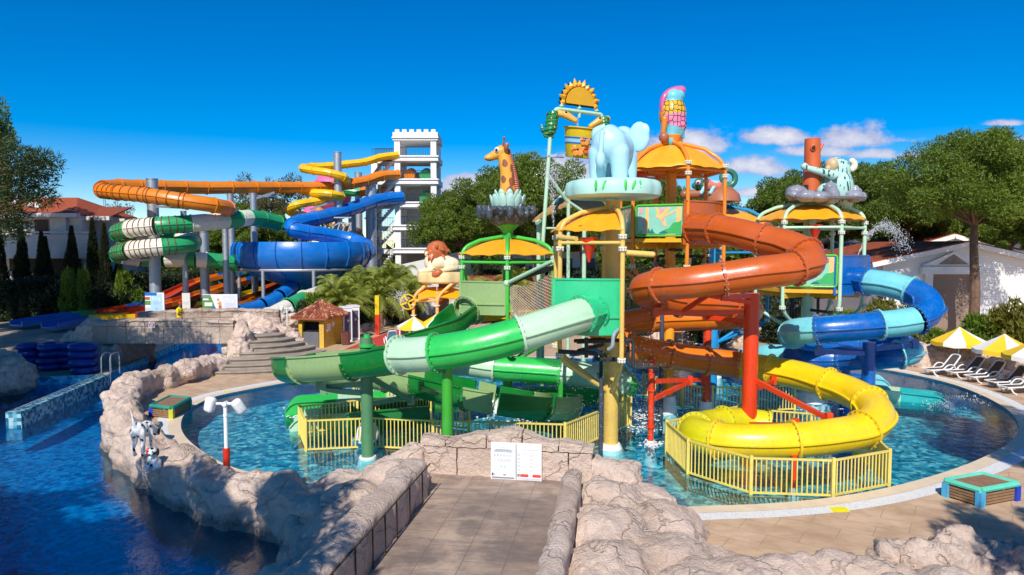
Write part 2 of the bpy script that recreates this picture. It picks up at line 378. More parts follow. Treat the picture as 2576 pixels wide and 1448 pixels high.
# ---------------------------------------------------------------- rock work
def rocky(name, label, cat, prims, voxel, amp, sc, seed, smooth=16, mat=None, facet=.02):
    m = MB(); prims(m)
    f = rockfn(amp, sc, seed)
    return tag(blob(m, name, mat or ROCK, None, voxel, smooth, f, facet=facet), label, cat)
def chain(m, pts, rx, zb, zt, seed, step=.55, jit=.2):
    rnd = random.Random(seed); pp, _ = catmull([V((p[0], p[1], 0)) for p in pts], 10)
    acc = 0
    for a, b in zip(pp, pp[1:]):
        acc += (b-a).length
        if acc < step: continue
        acc = 0; h = zt+rnd.uniform(-.16, .16); w = rx*rnd.uniform(.8, 1.2)
        M = Matrix.Rotation(math.atan2(b.y-a.y, b.x-a.x)+rnd.uniform(-.3, .3), 3, 'Z')
        m.box((b.x+rnd.uniform(-jit, jit)*.5, b.y+rnd.uniform(-jit, jit)*.5, (zb+h)/2), (1.3*rnd.uniform(.8, 1.3), w*2, h-zb), M=M)
        m.ball((b.x+rnd.uniform(-jit, jit), b.y+rnd.uniform(-jit, jit), h-.12), (w*.9, w*.9, .28*rnd.uniform(.7, 1.6)), 10, 6)
WALL = [(-15.0, 36.5), (-15.4, 34), (-16.0, 31.6), (-16.3, 29.4), (-15.3, 26.4), (-14.1, 24.4), (-13.0, 22.7), (-11.9, 21.4), (-10.7, 20.0), (-8.9, 18.3), (-7.2, 17.1), (-5.6, 16.2), (-4.3, 15.5)]
def wallprims(m):
    chain(m, WALL[:7], .5, -1.5, .8, 3); chain(m, WALL[6:], .55, -1.5, .66, 5)
    m.ball((-13.3, 23.2, .45), (.62, .9, .85)); m.ball((-15.6, 32.4, .6), (.75, .8, .6)); m.ball((-16.2, 28.6, .5), (.7, .8, .7)); m.ball((-6.6, 16.6, .35), (.8, .6, .6)); m.ball((-15.0, 26, .4), (.6, .7, .65))
rocky('river_rock_wall', 'long curving grey rock wall between the lazy river and the pool deck', 'rock wall', wallprims, .08, .2, .6, 2)
# bridge in front of the viewer: frame u (right), v (forward)
A9 = R(9.35); U9 = V((cos(A9), -sin(A9), 0)); V9 = V((sin(A9), cos(A9), 0)); O9 = V((-.47, 15.75, 0))
def W(u, v, z=0): return O9+U9*u+V9*v+V((0, 0, z))
M9 = Matrix.Rotation(-A9, 3, 'Z')
fb = thing('foreground_bridge', 'stamped stone footbridge in the foreground with rock parapets and end wall', 'footbridge', W(0, -3, 0))
m = MB(); m.box(W(.1, -4.2, .2), (6.2, 12.6, .5), M=M9)
fl = m.build('floor', TILE, fb, smooth=False)
def parapet(u, v0, v1, w, z0, z1, seed, name='parapet'):
    m = MB(); ns = 60; prof = []
    for i in range(9): prof.append((-w/2, z0+(z1-.14-z0)*i/8))
    for i in range(1, 6): a = pi-pi*i/6; prof.append((w/2*cos(a), z1-.14+.14*sin(a)))
    for i in range(9): prof.append((w/2, z1-.14-(z1-.14-z0)*i/8))
    o = V((seed*3.3, seed, 0)); vs = []; fs = []; n = len(prof)
    f = rockfn(.09, 1.1, seed)
    for i in range(ns+1):
        v = v0+(v1-v0)*i/ns; taper = 1-max(0, (v-v1+.25)/.25)**2*.35
        for a, z in prof:
            p = W(u+a*taper+noise.noise(V((v*.8, seed, 3)))*.05, v, z0+(z-z0)*(taper if z > z1-.3 else 1)+noise.noise(V((v*.9, seed, 0)))*.06*(z > z1-.3))
            nn = U9*(1 if a > 0 else -1)*.7+V((0, 0, .5 if z > z1-.2 else 0))
            vs.append(f(p, nn))
    for i in range(ns):
        for k in range(n-1): fs.append((i*n+k, i*n+k+1, (i+1)*n+k+1, (i+1)*n+k))
    fs += [tuple(range(n)), tuple(reversed(range(ns*n, (ns+1)*n)))]
    m.add(vs, fs); return m.build(name, ROCK, fb, ang=60)
parapet(-1.95, -7.5, .35, .68, -.4, 1.42, 1); parapet(1.9, -9.5, .2, .46, -.4, 1.42, 2)
# grooves between the blocks of the inner faces
m = MB()
for k in range(9): m.box(W(-1.575, -6.9+k*.8+.12*sin(k*5), .86), (.03, .018, .8), M=M9)
m.box(W(-1.575, -3.4, 1.24), (.03, 7.3, .02), M=M9)
m.build('block_joint', matte('joint', S(70, 55, 45), .95), fb, smooth=False)
# end wall: block courses with humped cap stones
ew = thing('sign_wall', 'low rock block wall with humped cap stones closing the footbridge end', 'wall', W(.55, 2.0, .4))
f = rockfn(.05, 1.6, 9); m = MB(); bx = [-2.0, -1.3, -.35, .7, 1.75, 2.45]; bx = [-2.25, -1.3, -.35, .7, 1.65, 2.25]
def rbox(m, c, size, seed, amp=.045, M=M9, n=10):
    g = MB(); sx, sy, sz = [max(2, int(s/.1)) for s in size]
    bm = bmesh.new(); bmesh.ops.create_cube(bm, size=1); bmesh.ops.subdivide_edges(bm, edges=bm.edges, cuts=min(n, max(sx, sz)), use_grid_fill=True)
    fn = rockfn(amp, 2.2, seed); vs = []
    for v in bm.verts:
        q = V(v.co); e = sum(abs(abs(q[i])-.5) < .02 for i in range(3))
        k = 1-.02*(e >= 2)
        p = V((q.x*size[0]*k, q.y*size[1]*k, q.z*size[2]*k)); w = V(c)+M@p
        vs.append(fn(w, (M@v.normal)))
    m.add(vs, [[v.index for v in f.verts] for f in bm.faces]); bm.free()
for i, (a, b) in enumerate(zip(bx, bx[1:])):
    m = MB(); rbox(m, W((a+b)/2, 2.05, .78), (b-a-.004, .5, .82), 20+i, .03); m.build('wall_block', ROCK, ew, ang=60)
hs = [.24, .3, .42, .34, .26]; cx = [-2.3, -1.6, -.5, .45, 1.4, 2.3]
for i, (a, b) in enumerate(zip(cx, cx[1:])):
    m = MB(); rbox(m, W((a+b)/2, 2.02, 1.2+hs[i]/2), (b-a-.004, .5, hs[i]), 40+i, .03)
    for v in m.v:   # humped profile
        q = (v-W(.05, 2.02, 0)).dot(U9)
        if v.z > 1.2+hs[i]*.55: v.z = 1.2+(v.z-1.2)/hs[i]*(.2+.3*math.exp(-(q/.9)**2)+.04*sin(q*5))
    m.build('cap_stone', ROCK, ew, ang=60)
def leftmass(m):
    rnd = random.Random(4)
    for u, v, z, r in [(-2.7, .7, .35, 1.0), (-2.9, 1.8, .4, .8), (-3.0, -.9, .3, 1.05), (-2.8, -2.7, .2, 1.05), (-2.7, -4.6, .2, 1.0), (-2.5, -6.2, .3, .8), (-4.0, .7, 0, .95), (-3.9, -.8, -.2, 1.0), (-4.8, .3, -.3, .8), (-3.5, -2.9, -.5, .9), (-2.5, 1.9, .75, .42), (-3.0, -4.8, -.5, .9)]:
        m.ball(W(u, v, z), (r, r*1.15, r*.8)); m.box(W(u, v, z-.55), (r*1.5, r*1.6, 1.9), rz=rnd.uniform(-.5, .5))
rocky('left_boulder_bank', 'pinkish rock mass beside the left parapet of the foreground bridge', 'rocks', leftmass, .055, .15, .5, 11)
def rightmass(m):
    rnd = random.Random(8)
    for u, v, z, r in [(2.7, .2, .4, .95), (2.65, -1.6, .4, 1.0), (2.7, -3.3, .35, 1.0), (2.7, -4.9, .3, 1.0), (3.0, 2.0, .5, .62), (2.4, 2.2, .6, .5), (3.6, .9, .2, .75), (3.9, -.6, .2, .95), (4.0, -2.3, .1, 1.05), (4.4, -3.9, .2, 1.0), (4.9, -1.5, -.3, .85), (5.2, -3.0, -.2, .9), (4.4, .2, -.25, .65)]:
        m.ball(W(u, v, z), (r, r*1.15, r*.8)); m.box(W(u, v, z-.55), (r*1.5, r*1.6, 1.9), rz=rnd.uniform(-.5, .5))
rocky('right_boulder_bank', 'pinkish rock mass with fissures right of the foreground bridge, reaching the pool', 'rocks', rightmass, .055, .16, .48, 17)
def lowmass(m):
    rnd = random.Random(12)
    for x, y, z, r in [(3.2, 11.6, .45, .75), (4.1, 11.7, .45, .75), (5.0, 11.9, .5, .7), (5.9, 11.9, .5, .7), (6.6, 11.8, .4, .75), (3.4, 10.6, .4, .9), (4.8, 10.6, .4, .9), (6.2, 10.6, .5, .9), (7.4, 10.9, .5, .9)]:
        m.ball((x, y, z), (r, r*.9, r*.8)); m.box((x, y, z-.7), (r*1.4, r*1.3, 1.6), rz=rnd.uniform(-.5, .5))
rocky('low_rock_border', 'low knobbly rock border along the bottom of the right deck', 'rocks', lowmass, .055, .15, .65, 23)
def bigb(m):
    for x, y, z, r in [(7.3, 12.3, .6, .75), (8.2, 12.2, .65, .85), (9.2, 12.0, .6, .9), (10.2, 12, .6, .9), (11, 12.2, .7, .9), (8.6, 11.2, .4, .9), (9.9, 11, .4, .9)]:
        m.ball((x, y, z), (r, r*.85, r*.8)); m.box((x, y, z-.7), (r*1.4, r*1.2, 1.6))
rocky('shaded_boulder', 'large grey boulder in dappled shade at the right end of the rock border', 'boulder', bigb, .06, .3, .7, 31)
def lb(m):
    for x, y, z, r in [(-23.9, 32.2, .2, 1.2), (-25, 32.4, .4, 1.3), (-24.6, 31, 0, 1.3), (-26, 31, .3, 1.5)]: m.ball((x, y, z), (r, r, r))
rocky('dark_boulder', 'dark shaded boulder in the river at the left edge', 'boulder', lb, .12, .35, .7, 37)
# far bridge with block parapets
br = thing('stone_bridge', 'faux rock bridge with block parapets spanning the lazy river', 'footbridge', (-19, 38.5, 0))
BM = blockmat('bridge_block', 1.02, 1.06, rot=(pi/2, 0, 0), mort=.011, bumpd=.16)
def bpar(x0, x1, y, z0, z1, name, hump=.15, w=.5, ext=None):
    m = MB(); n = 40; fr = rockfn(.13, 1.2, 6); vs = []; fs = []; prof = [(-w/2, 0), (-w/2, .3), (-w/2, .6), (-w/2, .88), (-w/2-.05, .9), (-w/2-.04, .98), (0, 1.03), (w/2+.04, .98), (w/2, .9), (w/2, .5), (w/2, 0)]
    k = len(prof)
    for i in range(n+1):
        t = i/n; x = x0+(x1-x0)*t; yy = y if not ext else y+ext*t
        for a, b in prof:
            zt = z1+hump*sin(pi*t); p = V((x, yy+a, z0+(zt-z0)*b)); vs.append(fr(p, V((0, 1 if a > 0 else -1, .6 if b > .9 else 0))))
    for i in range(n):
        for j in range(k-1): fs.append((i*k+j, i*k+j+1, (i+1)*k+j+1, (i+1)*k+j))
    fs += [tuple(range(k)), tuple(range(n*k, n*k+k))]
    m.add(vs, fs); return m.build(name, BM, br, ang=60)
bpar(-23.0, -15.2, 37.2, 1.2, 2.42, 'front_parapet'); bpar(-22.6, -14.6, 41.2, 1.2, 2.5, 'rear_parapet', .15, .5, 1.5)
m = MB(); m.box((-19, 39.2, 1.4), (7.8, 4.2, .3)); m.build('bridge_deck', CONC, br, smooth=False)
def piers(m, lo, hi):
    for c_, s_ in [((-22.6, 39.0, .0), (2.1, 4.2, 2.4)), ((-15.1, 39.2, .3), (1.8, 4.4, 2.6))]:
        if lo < c_[0] < hi: m.box(c_, s_)
    for c_, s_ in [((-23.6, 38, 1.0), (1.0, 1.1, 1.5)), ((-24.6, 38.4, .6), (1.1, 1, 1.2)), ((-25.8, 38.6, .1), (1.1, 1, .9)), ((-14.75, 37.0, 1.6), (.6, .65, 1.0)), ((-14.6, 36.2, .6), (.75, .8, 1.2)), ((-23.1, 37.4, 1.7), (.6, .7, .9))]:
        if lo < c_[0] < hi: m.ball(c_, s_)
for lo_, hi_ in ((-40, -19), (-19, 0)):
    g_ = MB(); piers(g_, lo_, hi_); blob(g_, 'rock_pier', ROCK, br, .09, 10, rockfn(.26, .7, 41), facet=.03)
# curved stone stairs
st = thing('curved_stairs', 'curved grey stone steps from the bridge down to the pool deck', 'stairs', (-13, 36.5, 0))
SM = matte('step_stone', S(158, 145, 130), .85, .2, 2, .5, 14, .03)
for i in range(7):
    m = MB(); r1 = 1.7+.62*i; z = 1.55-.22*i; C0 = V((-14.6, 39.2, 0)); n = 22; pr = [(r1-1.0, -.05), (r1-1.0, z), (r1+.02, z), (r1+.05, z-.03), (r1+.03, z-.08), (r1-.03, z-.1), (r1-.03, -.05)]
    m.lathe(pr, C0, n, a0=R(-100), a1=R(-12)); fr = rockfn(.03, 2, i)
    m.v = [fr(v, V((.5, -.5, .3))) for v in m.v]; m.build('step', SM, st, ang=40)
def stairrocks(m):
    for D, z, r in [((600, 805, 41.5), 1.6, .8), ((640, 808, 42), 1.6, .9), ((680, 822, 42), 1.2, 1.0), ((715, 840, 42), .7, 1.0), ((740, 855, 41.5), .4, .8), ((700, 850, 40.5), .5, .9), ((752, 865, 41), .2, .7), ((655, 830, 41.5), .9, .9)]:
        p = P(*D); m.ball((p.x, p.y, z), (r, r, r)); m.box((p.x, p.y, z-.7), (r*1.5, r*1.3, 1.6))
rocky('stair_side_rocks', 'sloping rock bank beside the curved stairs next to the yellow kiosk', 'rocks', stairrocks, .09, .3, .8, 51)
def backrocks(m):
    for x, y, d, r in [(660, 800, 46, .8), (700, 812, 46, .8), (735, 806, 46.5, .8), (690, 795, 47, .7)]: m.ball(P(x, y, d), r)
    m.v = [V((v.x, v.y, min(v.z, 1.9))) for v in m.v]
rocky('slide_exit_rocks', 'rocks under the mouth of the white and green tube slide', 'rocks', backrocks, .1, .25, .9, 57)
# low garden rock borders
def border(name, label, pix, r, seed, zt=.5):
    def f(m):
        chain(m, [G(x, y).to_2d() for x, y in pix], r, -.3, zt, seed, .6)
    rocky(name, label, 'rock border', f, .1, .25, .8, seed)
border('garden_rock_border', 'low rock border between the palms and the red path', [(893, 840), (925, 828), (960, 818), (1004, 806)], .4, 61)
border('pool_side_rock_wall', 'rock wall with shaded boulders behind the loungers right of the pool', [(2070, 905), (2160, 905), (2240, 912), (2320, 922), (2400, 926), (2500, 938), (2620, 952)], .6, 63, 1.15)
border('back_rock_wall', 'low rock wall behind the loungers beyond the orange slide', [(1640, 862), (1740, 858), (1820, 862), (1880, 868)], .7, 65, 1.3)
# tiled divider with handrail in the river
dv = thing('river_divider', 'blue tiled wall in the river carrying a steel handrail', 'pool divider', (-19.5, 29, -.4))
def tilemat():
    n = N('mosaic_tile'); v = n.co()
    br = n.n('TexVoronoi', Vector=v, Scale=7.0, Randomness=.25, _distance='CHEBYCHEV'); r = n.n('SeparateColor', Color=br.outputs[1]).outputs[0]
    return n.bsdf(Base_Color=n.ramp(r, [(.2, S(24, 96, 126)), (.5, S(84, 150, 168)), (.8, S(160, 196, 196))]), Roughness=.25)
MOS = tilemat()
a, b = V((-20.1, 33.3, -.35)), V((-18.95, 25.6, -.35)); m = MB(); m.bar(a, b, .55, 1.1); m.build('tiled_wall', MOS, dv, smooth=False)
m = MB(); t = (b-a).normalized(); z = V((0, 0, 1))
m.tube(bend([a+z*.2, a+z*.62+t*.1, b+z*.62-t*.1, b+z*.2], .15), .03, 8); m.build('handrail', CHROME, dv)
for k in range(1, 6):
    m = MB(); p = a.lerp(b, k/6); m.cyl(p+z*.2, p+z*.62, .022, n=8); m.build('rail_post', CHROME, dv)
ld = thing('pool_ladder', 'curved steel pool ladder rails beside the stacked tubes', 'ladder', P(250, 945, 34))
for dx in (-.22, .22):
    p = V((-20.35+dx, 34.2, 0)); m = MB(); m.tube(bend([p+V((0, .5, 0)), p+V((0, .5, 1.1)), p+V((0, -.3, 1.1)), p+V((0, -.35, -.8))], .3), .03, 8); m.build('rail', CHROME, ld)
# ---------------------------------------------------------------- slides
ORB = paint('slide_brown_orange', S(196, 90, 24), .26, .08, .4); ORL = paint('slide_orange', S(226, 120, 16), .28, .1, .4)
YEL = paint('slide_yellow', S(246, 206, 14), .28, .07, .4); LIM = paint('slide_lime', S(214, 206, 10), .3, .08, .4)
LB = paint('slide_light_blue', S(120, 206, 216), .26, .07, .4); DB = paint('slide_blue', S(0, 96, 178), .22, .1, .5)
GRN = paint('slide_green', S(44, 190, 84), .26, .08, .4); PGR = paint('slide_pale_green', S(186, 222, 186), .3, .05, .4)
DGR = paint('slide_dark_green', S(8, 122, 42), .26, .1, .4); SGR = paint('slide_sage', S(148, 178, 116), .32, .07, .3)
TEA = paint('slide_turquoise', S(36, 180, 178), .26, .07, .4); MIN = paint('mint_pipe', S(190, 222, 188), .35, .06, .2)
FOR = paint('slide_far_orange', S(228, 128, 18), .3, .1, .3); FYE = paint('slide_far_yellow', S(246, 190, 10), .3, .08, .3)
FBL = paint('slide_far_blue', S(0, 110, 196), .26, .1, .4); FGR = paint('slide_far_green', S(40, 160, 96), .28, .1, .4)
FWH = paint('slide_far_white', S(232, 226, 206), .35, .06, .2); RED = paint('red_post', S(224, 62, 16), .35, .08, .2)
PINK = paint('slide_pink', S(236, 110, 160), .35, .06, .2); TEAL = paint('slide_teal', S(12, 110, 110), .35, .08, .2)
def circ(r, n=22, fin=.06):
    pr = []
    for k in range(n):
        a = 2*pi*k/n
        if fin and k in (0, n//2):
            s = 1 if k == 0 else -1
            pr += [(s*r, -s*.025), (s*(r+fin), -s*.02), (s*(r+fin), s*.02), (s*r, s*.025)]
        else: pr.append((r*cos(a), r*sin(a)))
    return pr
def trough(r, wall=.25, t=.05, lip=.1, n=14):
    i = [(r*cos(pi+pi*k/n), r*sin(pi+pi*k/n)) for k in range(n+1)]; R2 = r+t
    o = [(R2*cos(pi+pi*k/n), R2*sin(pi+pi*k/n)) for k in range(n+1)]
    return [(-r, wall)]+i+[(r, wall), (r+lip, wall), (r+lip, wall-.05), (R2, wall-.05)]+o[::-1]+[(-R2, wall-.05), (-r-lip, wall-.05), (-r-lip, wall)]
def frames(pts, i):
    m = len(pts); t = (pts[min(i+1, m-1)]-pts[max(i-1, 0)]).normalized(); s = t.cross(V((0, 0, 1))).normalized(); return t, s, s.cross(t)
def slide(root, pts, r, secs, kind='tube', per=8, bolts=True, fin=.06, jw=.09, wall=.25, last_open=False, flange=True, n=22):
    """secs: list of (from, to, material[, kind]) in control-point numbers"""
    pp, ts = catmull(pts, per)
    for si, sc in enumerate(secs):
        a, b, mat_ = sc[:3]; kd = sc[3] if len(sc) > 3 else kind
        idx = [i for i, t in enumerate(ts) if a-1e-6 <= t <= b+1e-6]
        seg = [pp[i] for i in idx]
        if len(seg) < 2: continue
        m = MB()
        full = {'tube': lambda: circ(r, n, fin), 'flume': lambda: trough(r*1.0, wall)}[kd]()
        vs = []
        for i in idx:
            t, s, u = frames(pp, i); vs += [pp[i]+s*x+u*y for x, y in full]
        k = len(full); fs = [(i*k+j, (i+1)*k+j, (i+1)*k+(j+1) % k, i*k+(j+1) % k) for i in range(len(idx)-1) for j in range(k)]
        m.add(vs, fs)
        if kd == 'flume': m.f += [tuple(range(k)), tuple(range((len(idx)-1)*k, len(idx)*k))]; m.mi += [0, 0]
        if last_open and si == len(secs)-1:
            ci = circ(r-.05, n, 0); vs = []
            for i in idx[-12:]:
                t, s, u = frames(pp, i); vs += [pp[i]+s*x+u*y for x, y in ci]
            q = len(idx[-12:]); m.add(vs, [(i*n+j, i*n+(j+1) % n, (i+1)*n+(j+1) % n, (i+1)*n+j) for i in range(q-1) for j in range(n)])
            t, s, u = frames(pp, idx[-1]); e = pp[idx[-1]]
            m.add([e+s*x+u*y for x, y in ci]+[e+s*(x*r/(r-.05))+u*(y*r/(r-.05)) for x, y in ci], [(j, (j+1) % n, n+(j+1) % n, n+j) for j in range(n)])
        m.build('tube_section' if kd == 'tube' else 'open_trough', mat_, root, ang=42)
        if not flange: continue
        for e in ([idx[0], idx[-1]] if si == 0 else [idx[-1]]):
            t, s, u = frames(pp, e); c = pp[e]; m = MB(); Mx = Matrix((s, u, t)).transposed()
            if kd == 'tube':
                m.lathe([(r-.01, -.035), (r+jw, -.035), (r+jw, .035), (r-.01, .035)], c, 28, M=Mx)
                ang = [2*pi*q/20 for q in range(20)]
            else:
                ang = [pi+pi*q/10 for q in range(11)]; m.lathe([(r+.04, -.03), (r+jw+.03, -.03), (r+jw+.03, .03), (r+.04, .03)], c, 14, a0=pi, a1=2*pi, M=Mx)
            if bolts:
                for q in ang:
                    for sg in (-1, 1):
                        m.box(c+Mx@V(((r+jw*.6)*cos(q), (r+jw*.6)*sin(q), sg*.045)), (.035, .035, .03), M=Mx, mi=1)
            m.build('joint_flange', [mat_, BOLT], root, ang=40)
    return pp, ts
BOLT = metal('bolt', (.5, .5, .48, 1), .4)
def pipepost(root, p, q, r, mat_, name='support_post', n=16, foot=None, rings=()):
    m = MB(); m.cyl(p, q, r, n=n)
    for z in rings: m.cyl((p[0], p[1], z-.03), (p[0], p[1], z+.03), r*1.5, n=n)
    m.build(name, mat_, root)
    if foot: m = MB(); m.lathe([(0, foot+.0), (r*1.35, foot), (r*1.7, foot-.25), (r*2.3, foot-.75), (r*2.3, -.9)], (p[0], p[1], 0), 20); m.build('footing', WPAINT, root)
def arm(m, a, b, w=.12): m.bar(a, b, w, w*1.2)
def arms(root, prs, mat_, w=.12):
    for a, b in prs:
        m = MB(); arm(m, P(*a), P(*b), w); m.bar(P(*b)-V((0, 0, w)), P(*b)+V((0, 0, w*1.6)), w*1.5); m.build('support_arm', mat_, root, smooth=False)
# --- orange and yellow twisting tube
T1 = thing('tube_slide', 'big rust orange tube slide that spirals twice and turns yellow near the water', 'water slide', P(1888, 1090, 22.4))
o1 = [P(*q) for q in [(1748, 574, 24.7), (1802, 577, 23.8), (1860, 588, 23.1), (1921, 604, 22.5), (1985, 620, 21.9), (2026, 640, 21.4), (2034, 660, 21.0), (1999, 674, 20.8), (1915, 686, 20.7), (1821, 700, 20.9), (1735, 711, 21.1), (1660, 718, 21.6), (1622, 727, 22.3), (1640, 743, 23.2), (1710, 758, 23.7), (1795, 763, 24), (1862, 770, 24.6), (1885, 783, 25.6), (1850, 795, 26.5), (1740, 801, 26.9), (1630, 806, 26.7), (1548, 822, 26), (1520, 848, 25.2), (1580, 873, 24.9), (1680, 893, 25.2), (1778, 908, 25.4), (1860, 919, 25.3), (1938, 931, 24.6), (2015, 946, 23.8), (2083, 967, 22.9), (2142, 988, 22.1), (2187, 1015, 21.2), (2207, 1048, 20.3), (2172, 1081, 19.7), (2090, 1098, 19.4), (1996, 1108, 19.3), (1895, 1111, 19.4), (1805, 1106, 19.8), (1752, 1092, 20.6), (1765, 1076, 21.6), (1820, 1066, 22.3), (1885, 1066, 22.7), (1930, 1072, 22.6)]]
slide(T1, o1, .5, [(0, 1, ORB), (1, 3, ORB), (3, 5, ORB), (5, 7, ORB), (7, 9, ORB), (9, 11, ORB), (11, 13, ORB), (13, 14, ORB), (14, 15.5, ORB), (15.5, 17.5, ORB), (17.5, 20, ORL), (20, 23, ORL), (23, 24, ORL), (24, 25, ORL), (25, 26, ORL), (26, 27, YEL), (27, 29, YEL), (29, 31, YEL), (31, 33, YEL), (33, 35, YEL), (35, 37, YEL), (37, 38.5, LIM), (38.5, 40, LIM), (40, 42, LIM)], last_open=True)
def chute_box(root, a, b, z0, z1, depth, mat_, hole=None):
    """curved entry panel between two posts with a floor shelf"""
    a, b = V(a), V(b); a.z = b.z = 0; t = (b-a); L = t.length; t.normalize(); nrm = V((t.y, -t.x, 0))
    m = MB(); n = 14; vs = []; H = z1-z0
    for i in range(n+1):
        x = i/n; bow = depth*(1-(2*x-1)**2)
        for z in (z0, z1): vs.append(a+t*(L*x)+nrm*bow+V((0, 0, z)))
        for z in (z1, z0): vs.append(a+t*(L*x)+nrm*(bow-.06)+V((0, 0, z)))
    m.add(vs, [(i*4+k, (i+1)*4+k, (i+1)*4+(k+1) % 4, i*4+(k+1) % 4) for i in range(n) for k in range(4)])
    m.add([vs[0], vs[1], vs[2], vs[3], vs[-4], vs[-3], vs[-2], vs[-1]], [(0, 1, 2, 3), (4, 5, 6, 7)])
    m.build('entry_panel', mat_, root)
    m = MB(); po = [(0, 0)]+[(L*i/n, depth*(1-(2*i/n-1)**2)+.05) for i in range(n+1)]+[(L, 0)]
    m.prism([(x, y-.02) for x, y in po], a+V((0, 0, z1)), t, nrm, (0, 0, 1), .05); m.build('top_lip', mat_, root)
    m = MB(); m.prism(po, a+V((0, 0, z0+H*.3)), t, nrm, (0, 0, 1), .05); m.build('shelf_lip', mat_, root)
    m = MB(); m.prism([(x, y-.04) for x, y in po], a+V((0, 0, z0-.02)), t, nrm, (0, 0, 1), .06); m.build('entry_floor', mat_, root)
    for e, s in ((a, 1), (b, -1)):
        m = MB(); m.bar(e+V((0, 0, z0)), e+V((0, 0, z1)), .09); m.build('entry_flange', mat_, root)
chute_box(T1, P(1722, 560, 24.6), P(1822, 560, 26.2), 6.55, 8.1, .25, ORB)
c = P(1888, 900, 22.5); pipepost(T1, (c.x, c.y, -.85), (c.x, c.y, 4.95), .245, RED)
arms(T1, [((1888, 762, 22.3), (1700, 730, 21.3)), ((1888, 745, 22.3), (1822, 748, 21)), ((1870, 785, 22.5), (1650, 788, 22.6)), ((1720, 783, 22.4), (1800, 730, 21.4)), ((1888, 810, 22.4), (1775, 798, 24)), ((1895, 955, 22.5), (2085, 1055, 19.9)), ((1888, 985, 22.3), (1945, 960, 24)), ((1888, 1068, 22.2), (2000, 1070, 19.8))], RED, .12)
c = P(1638, 1000, 22.6); pipepost(T1, (c.x, c.y, -.85), (c.x, c.y, P(1638, 940, 22.6).z), .1, RED, foot=-.02, rings=(.45, 1.7))
arms(T1, [((1638, 960, 22.6), (1770, 955, 24.6)), ((1642, 1005, 22.6), (1735, 960, 24)), ((1636, 940, 22.6), (1640, 915, 24.3))], RED)
c = P(1777, 1000, 26.8); pipepost(T1, (c.x, c.y, -.85), (c.x, c.y, P(1777, 800, 26.8).z), .16, RED, foot=.35)
c = P(1997, 1200, 18.9); pipepost(T1, (c.x, c.y, -.85), (c.x, c.y, .62), .085, RED, foot=-.3)
# --- light blue / blue twisting tube
T2 = thing('tube_slide', 'light and dark blue striped tube slide spiralling right of the others', 'water slide', P(2185, 960, 25.5))
o2 = [P(*q) for q in [(2150, 700, 26.8), (2187, 709, 26.1), (2240, 717, 25.5), (2290, 732, 25), (2328, 754, 24.5), (2338, 778, 24.2), (2312, 802, 24), (2265, 812, 24), (2211, 818, 24), (2130, 825, 24.1), (2057, 830, 24.4), (2005, 834, 25), (1995, 842, 26), (2040, 855, 27.2), (2150, 868, 27.8), (2250, 876, 27.4), (2290, 884, 26.3), (2262, 893, 25.6), (2190, 900, 26.5), (2110, 903, 27.6), (2020, 902, 28), (1985, 898, 28.4), (1930, 895, 29), (1880, 905, 30)]]
slide(T2, o2, .48, [(0, 1, DB), (1, 3, LB), (3, 6.2, DB), (6.2, 8, LB), (8, 10, DB), (10, 12, LB), (12, 14, DB), (14, 15.5, DB), (15.5, 17, LB), (17, 19, DB), (19, 21, DB), (21, 23, LB)])
chute_box(T2, P(2100, 690, 26.0), P(2184, 690, 27.4), 4.62, 6.1, .25, DB)
c = P(2186, 900, 25.6); pipepost(T2, (c.x, c.y, -.85), (c.x, c.y, P(2186, 862, 25.6).z), .24, DB)
c = P(2128, 900, 28.5); pipepost(T2, (c.x, c.y, -.85), (c.x, c.y, P(2128, 890, 28.5).z), .2, DB)
arms(T2, [((2186, 885, 25.6), (2020, 862, 26.2)), ((2186, 880, 25.6), (2300, 868, 25)), ((2186, 890, 25.6), (2060, 885, 25)), ((2186, 900, 25.6), (2125, 905, 28))], DB, .14)
def exit_trough(root, a, b, cols, r=.45, wall=.3, rows=2):
    a, b = V(a), V(b); n = len(cols)
    for i, c_ in enumerate(cols):
        p, q = a.lerp(b, i/n), a.lerp(b, (i+1)/n)
        m = MB(); pts = [p.lerp(q, k/6) for k in range(7)]
        m.sweep(trough(r, wall, .05, .12), pts, caps=True)
        if i == n-1:    # rounded nose sinking to the water
            m.v = [V((v.x, v.y, v.z-.32*max(0, ((v-p).dot((q-p))/(q-p).length_squared-.5)*2)**2)) for v in m.v]
        m.build('open_trough', c_, root)
T2b = thing('open_slide', 'low mint and turquoise slide run-out lying in the pool on the right', 'water slide', G(2300, 1000, -.1))
exit_trough(T2b, P(2150, 985, 29.8), P(2385, 1012, 28.2), [MIN, PGR, TEA, TEA])
T2c = thing('open_slide', 'blue slide run-out lying in the pool behind the dark blue post', 'water slide', G(2180, 955, -.1))
exit_trough(T2c, P(2090, 955, 33), P(2235, 965, 32.2), [DB, DB, LB])
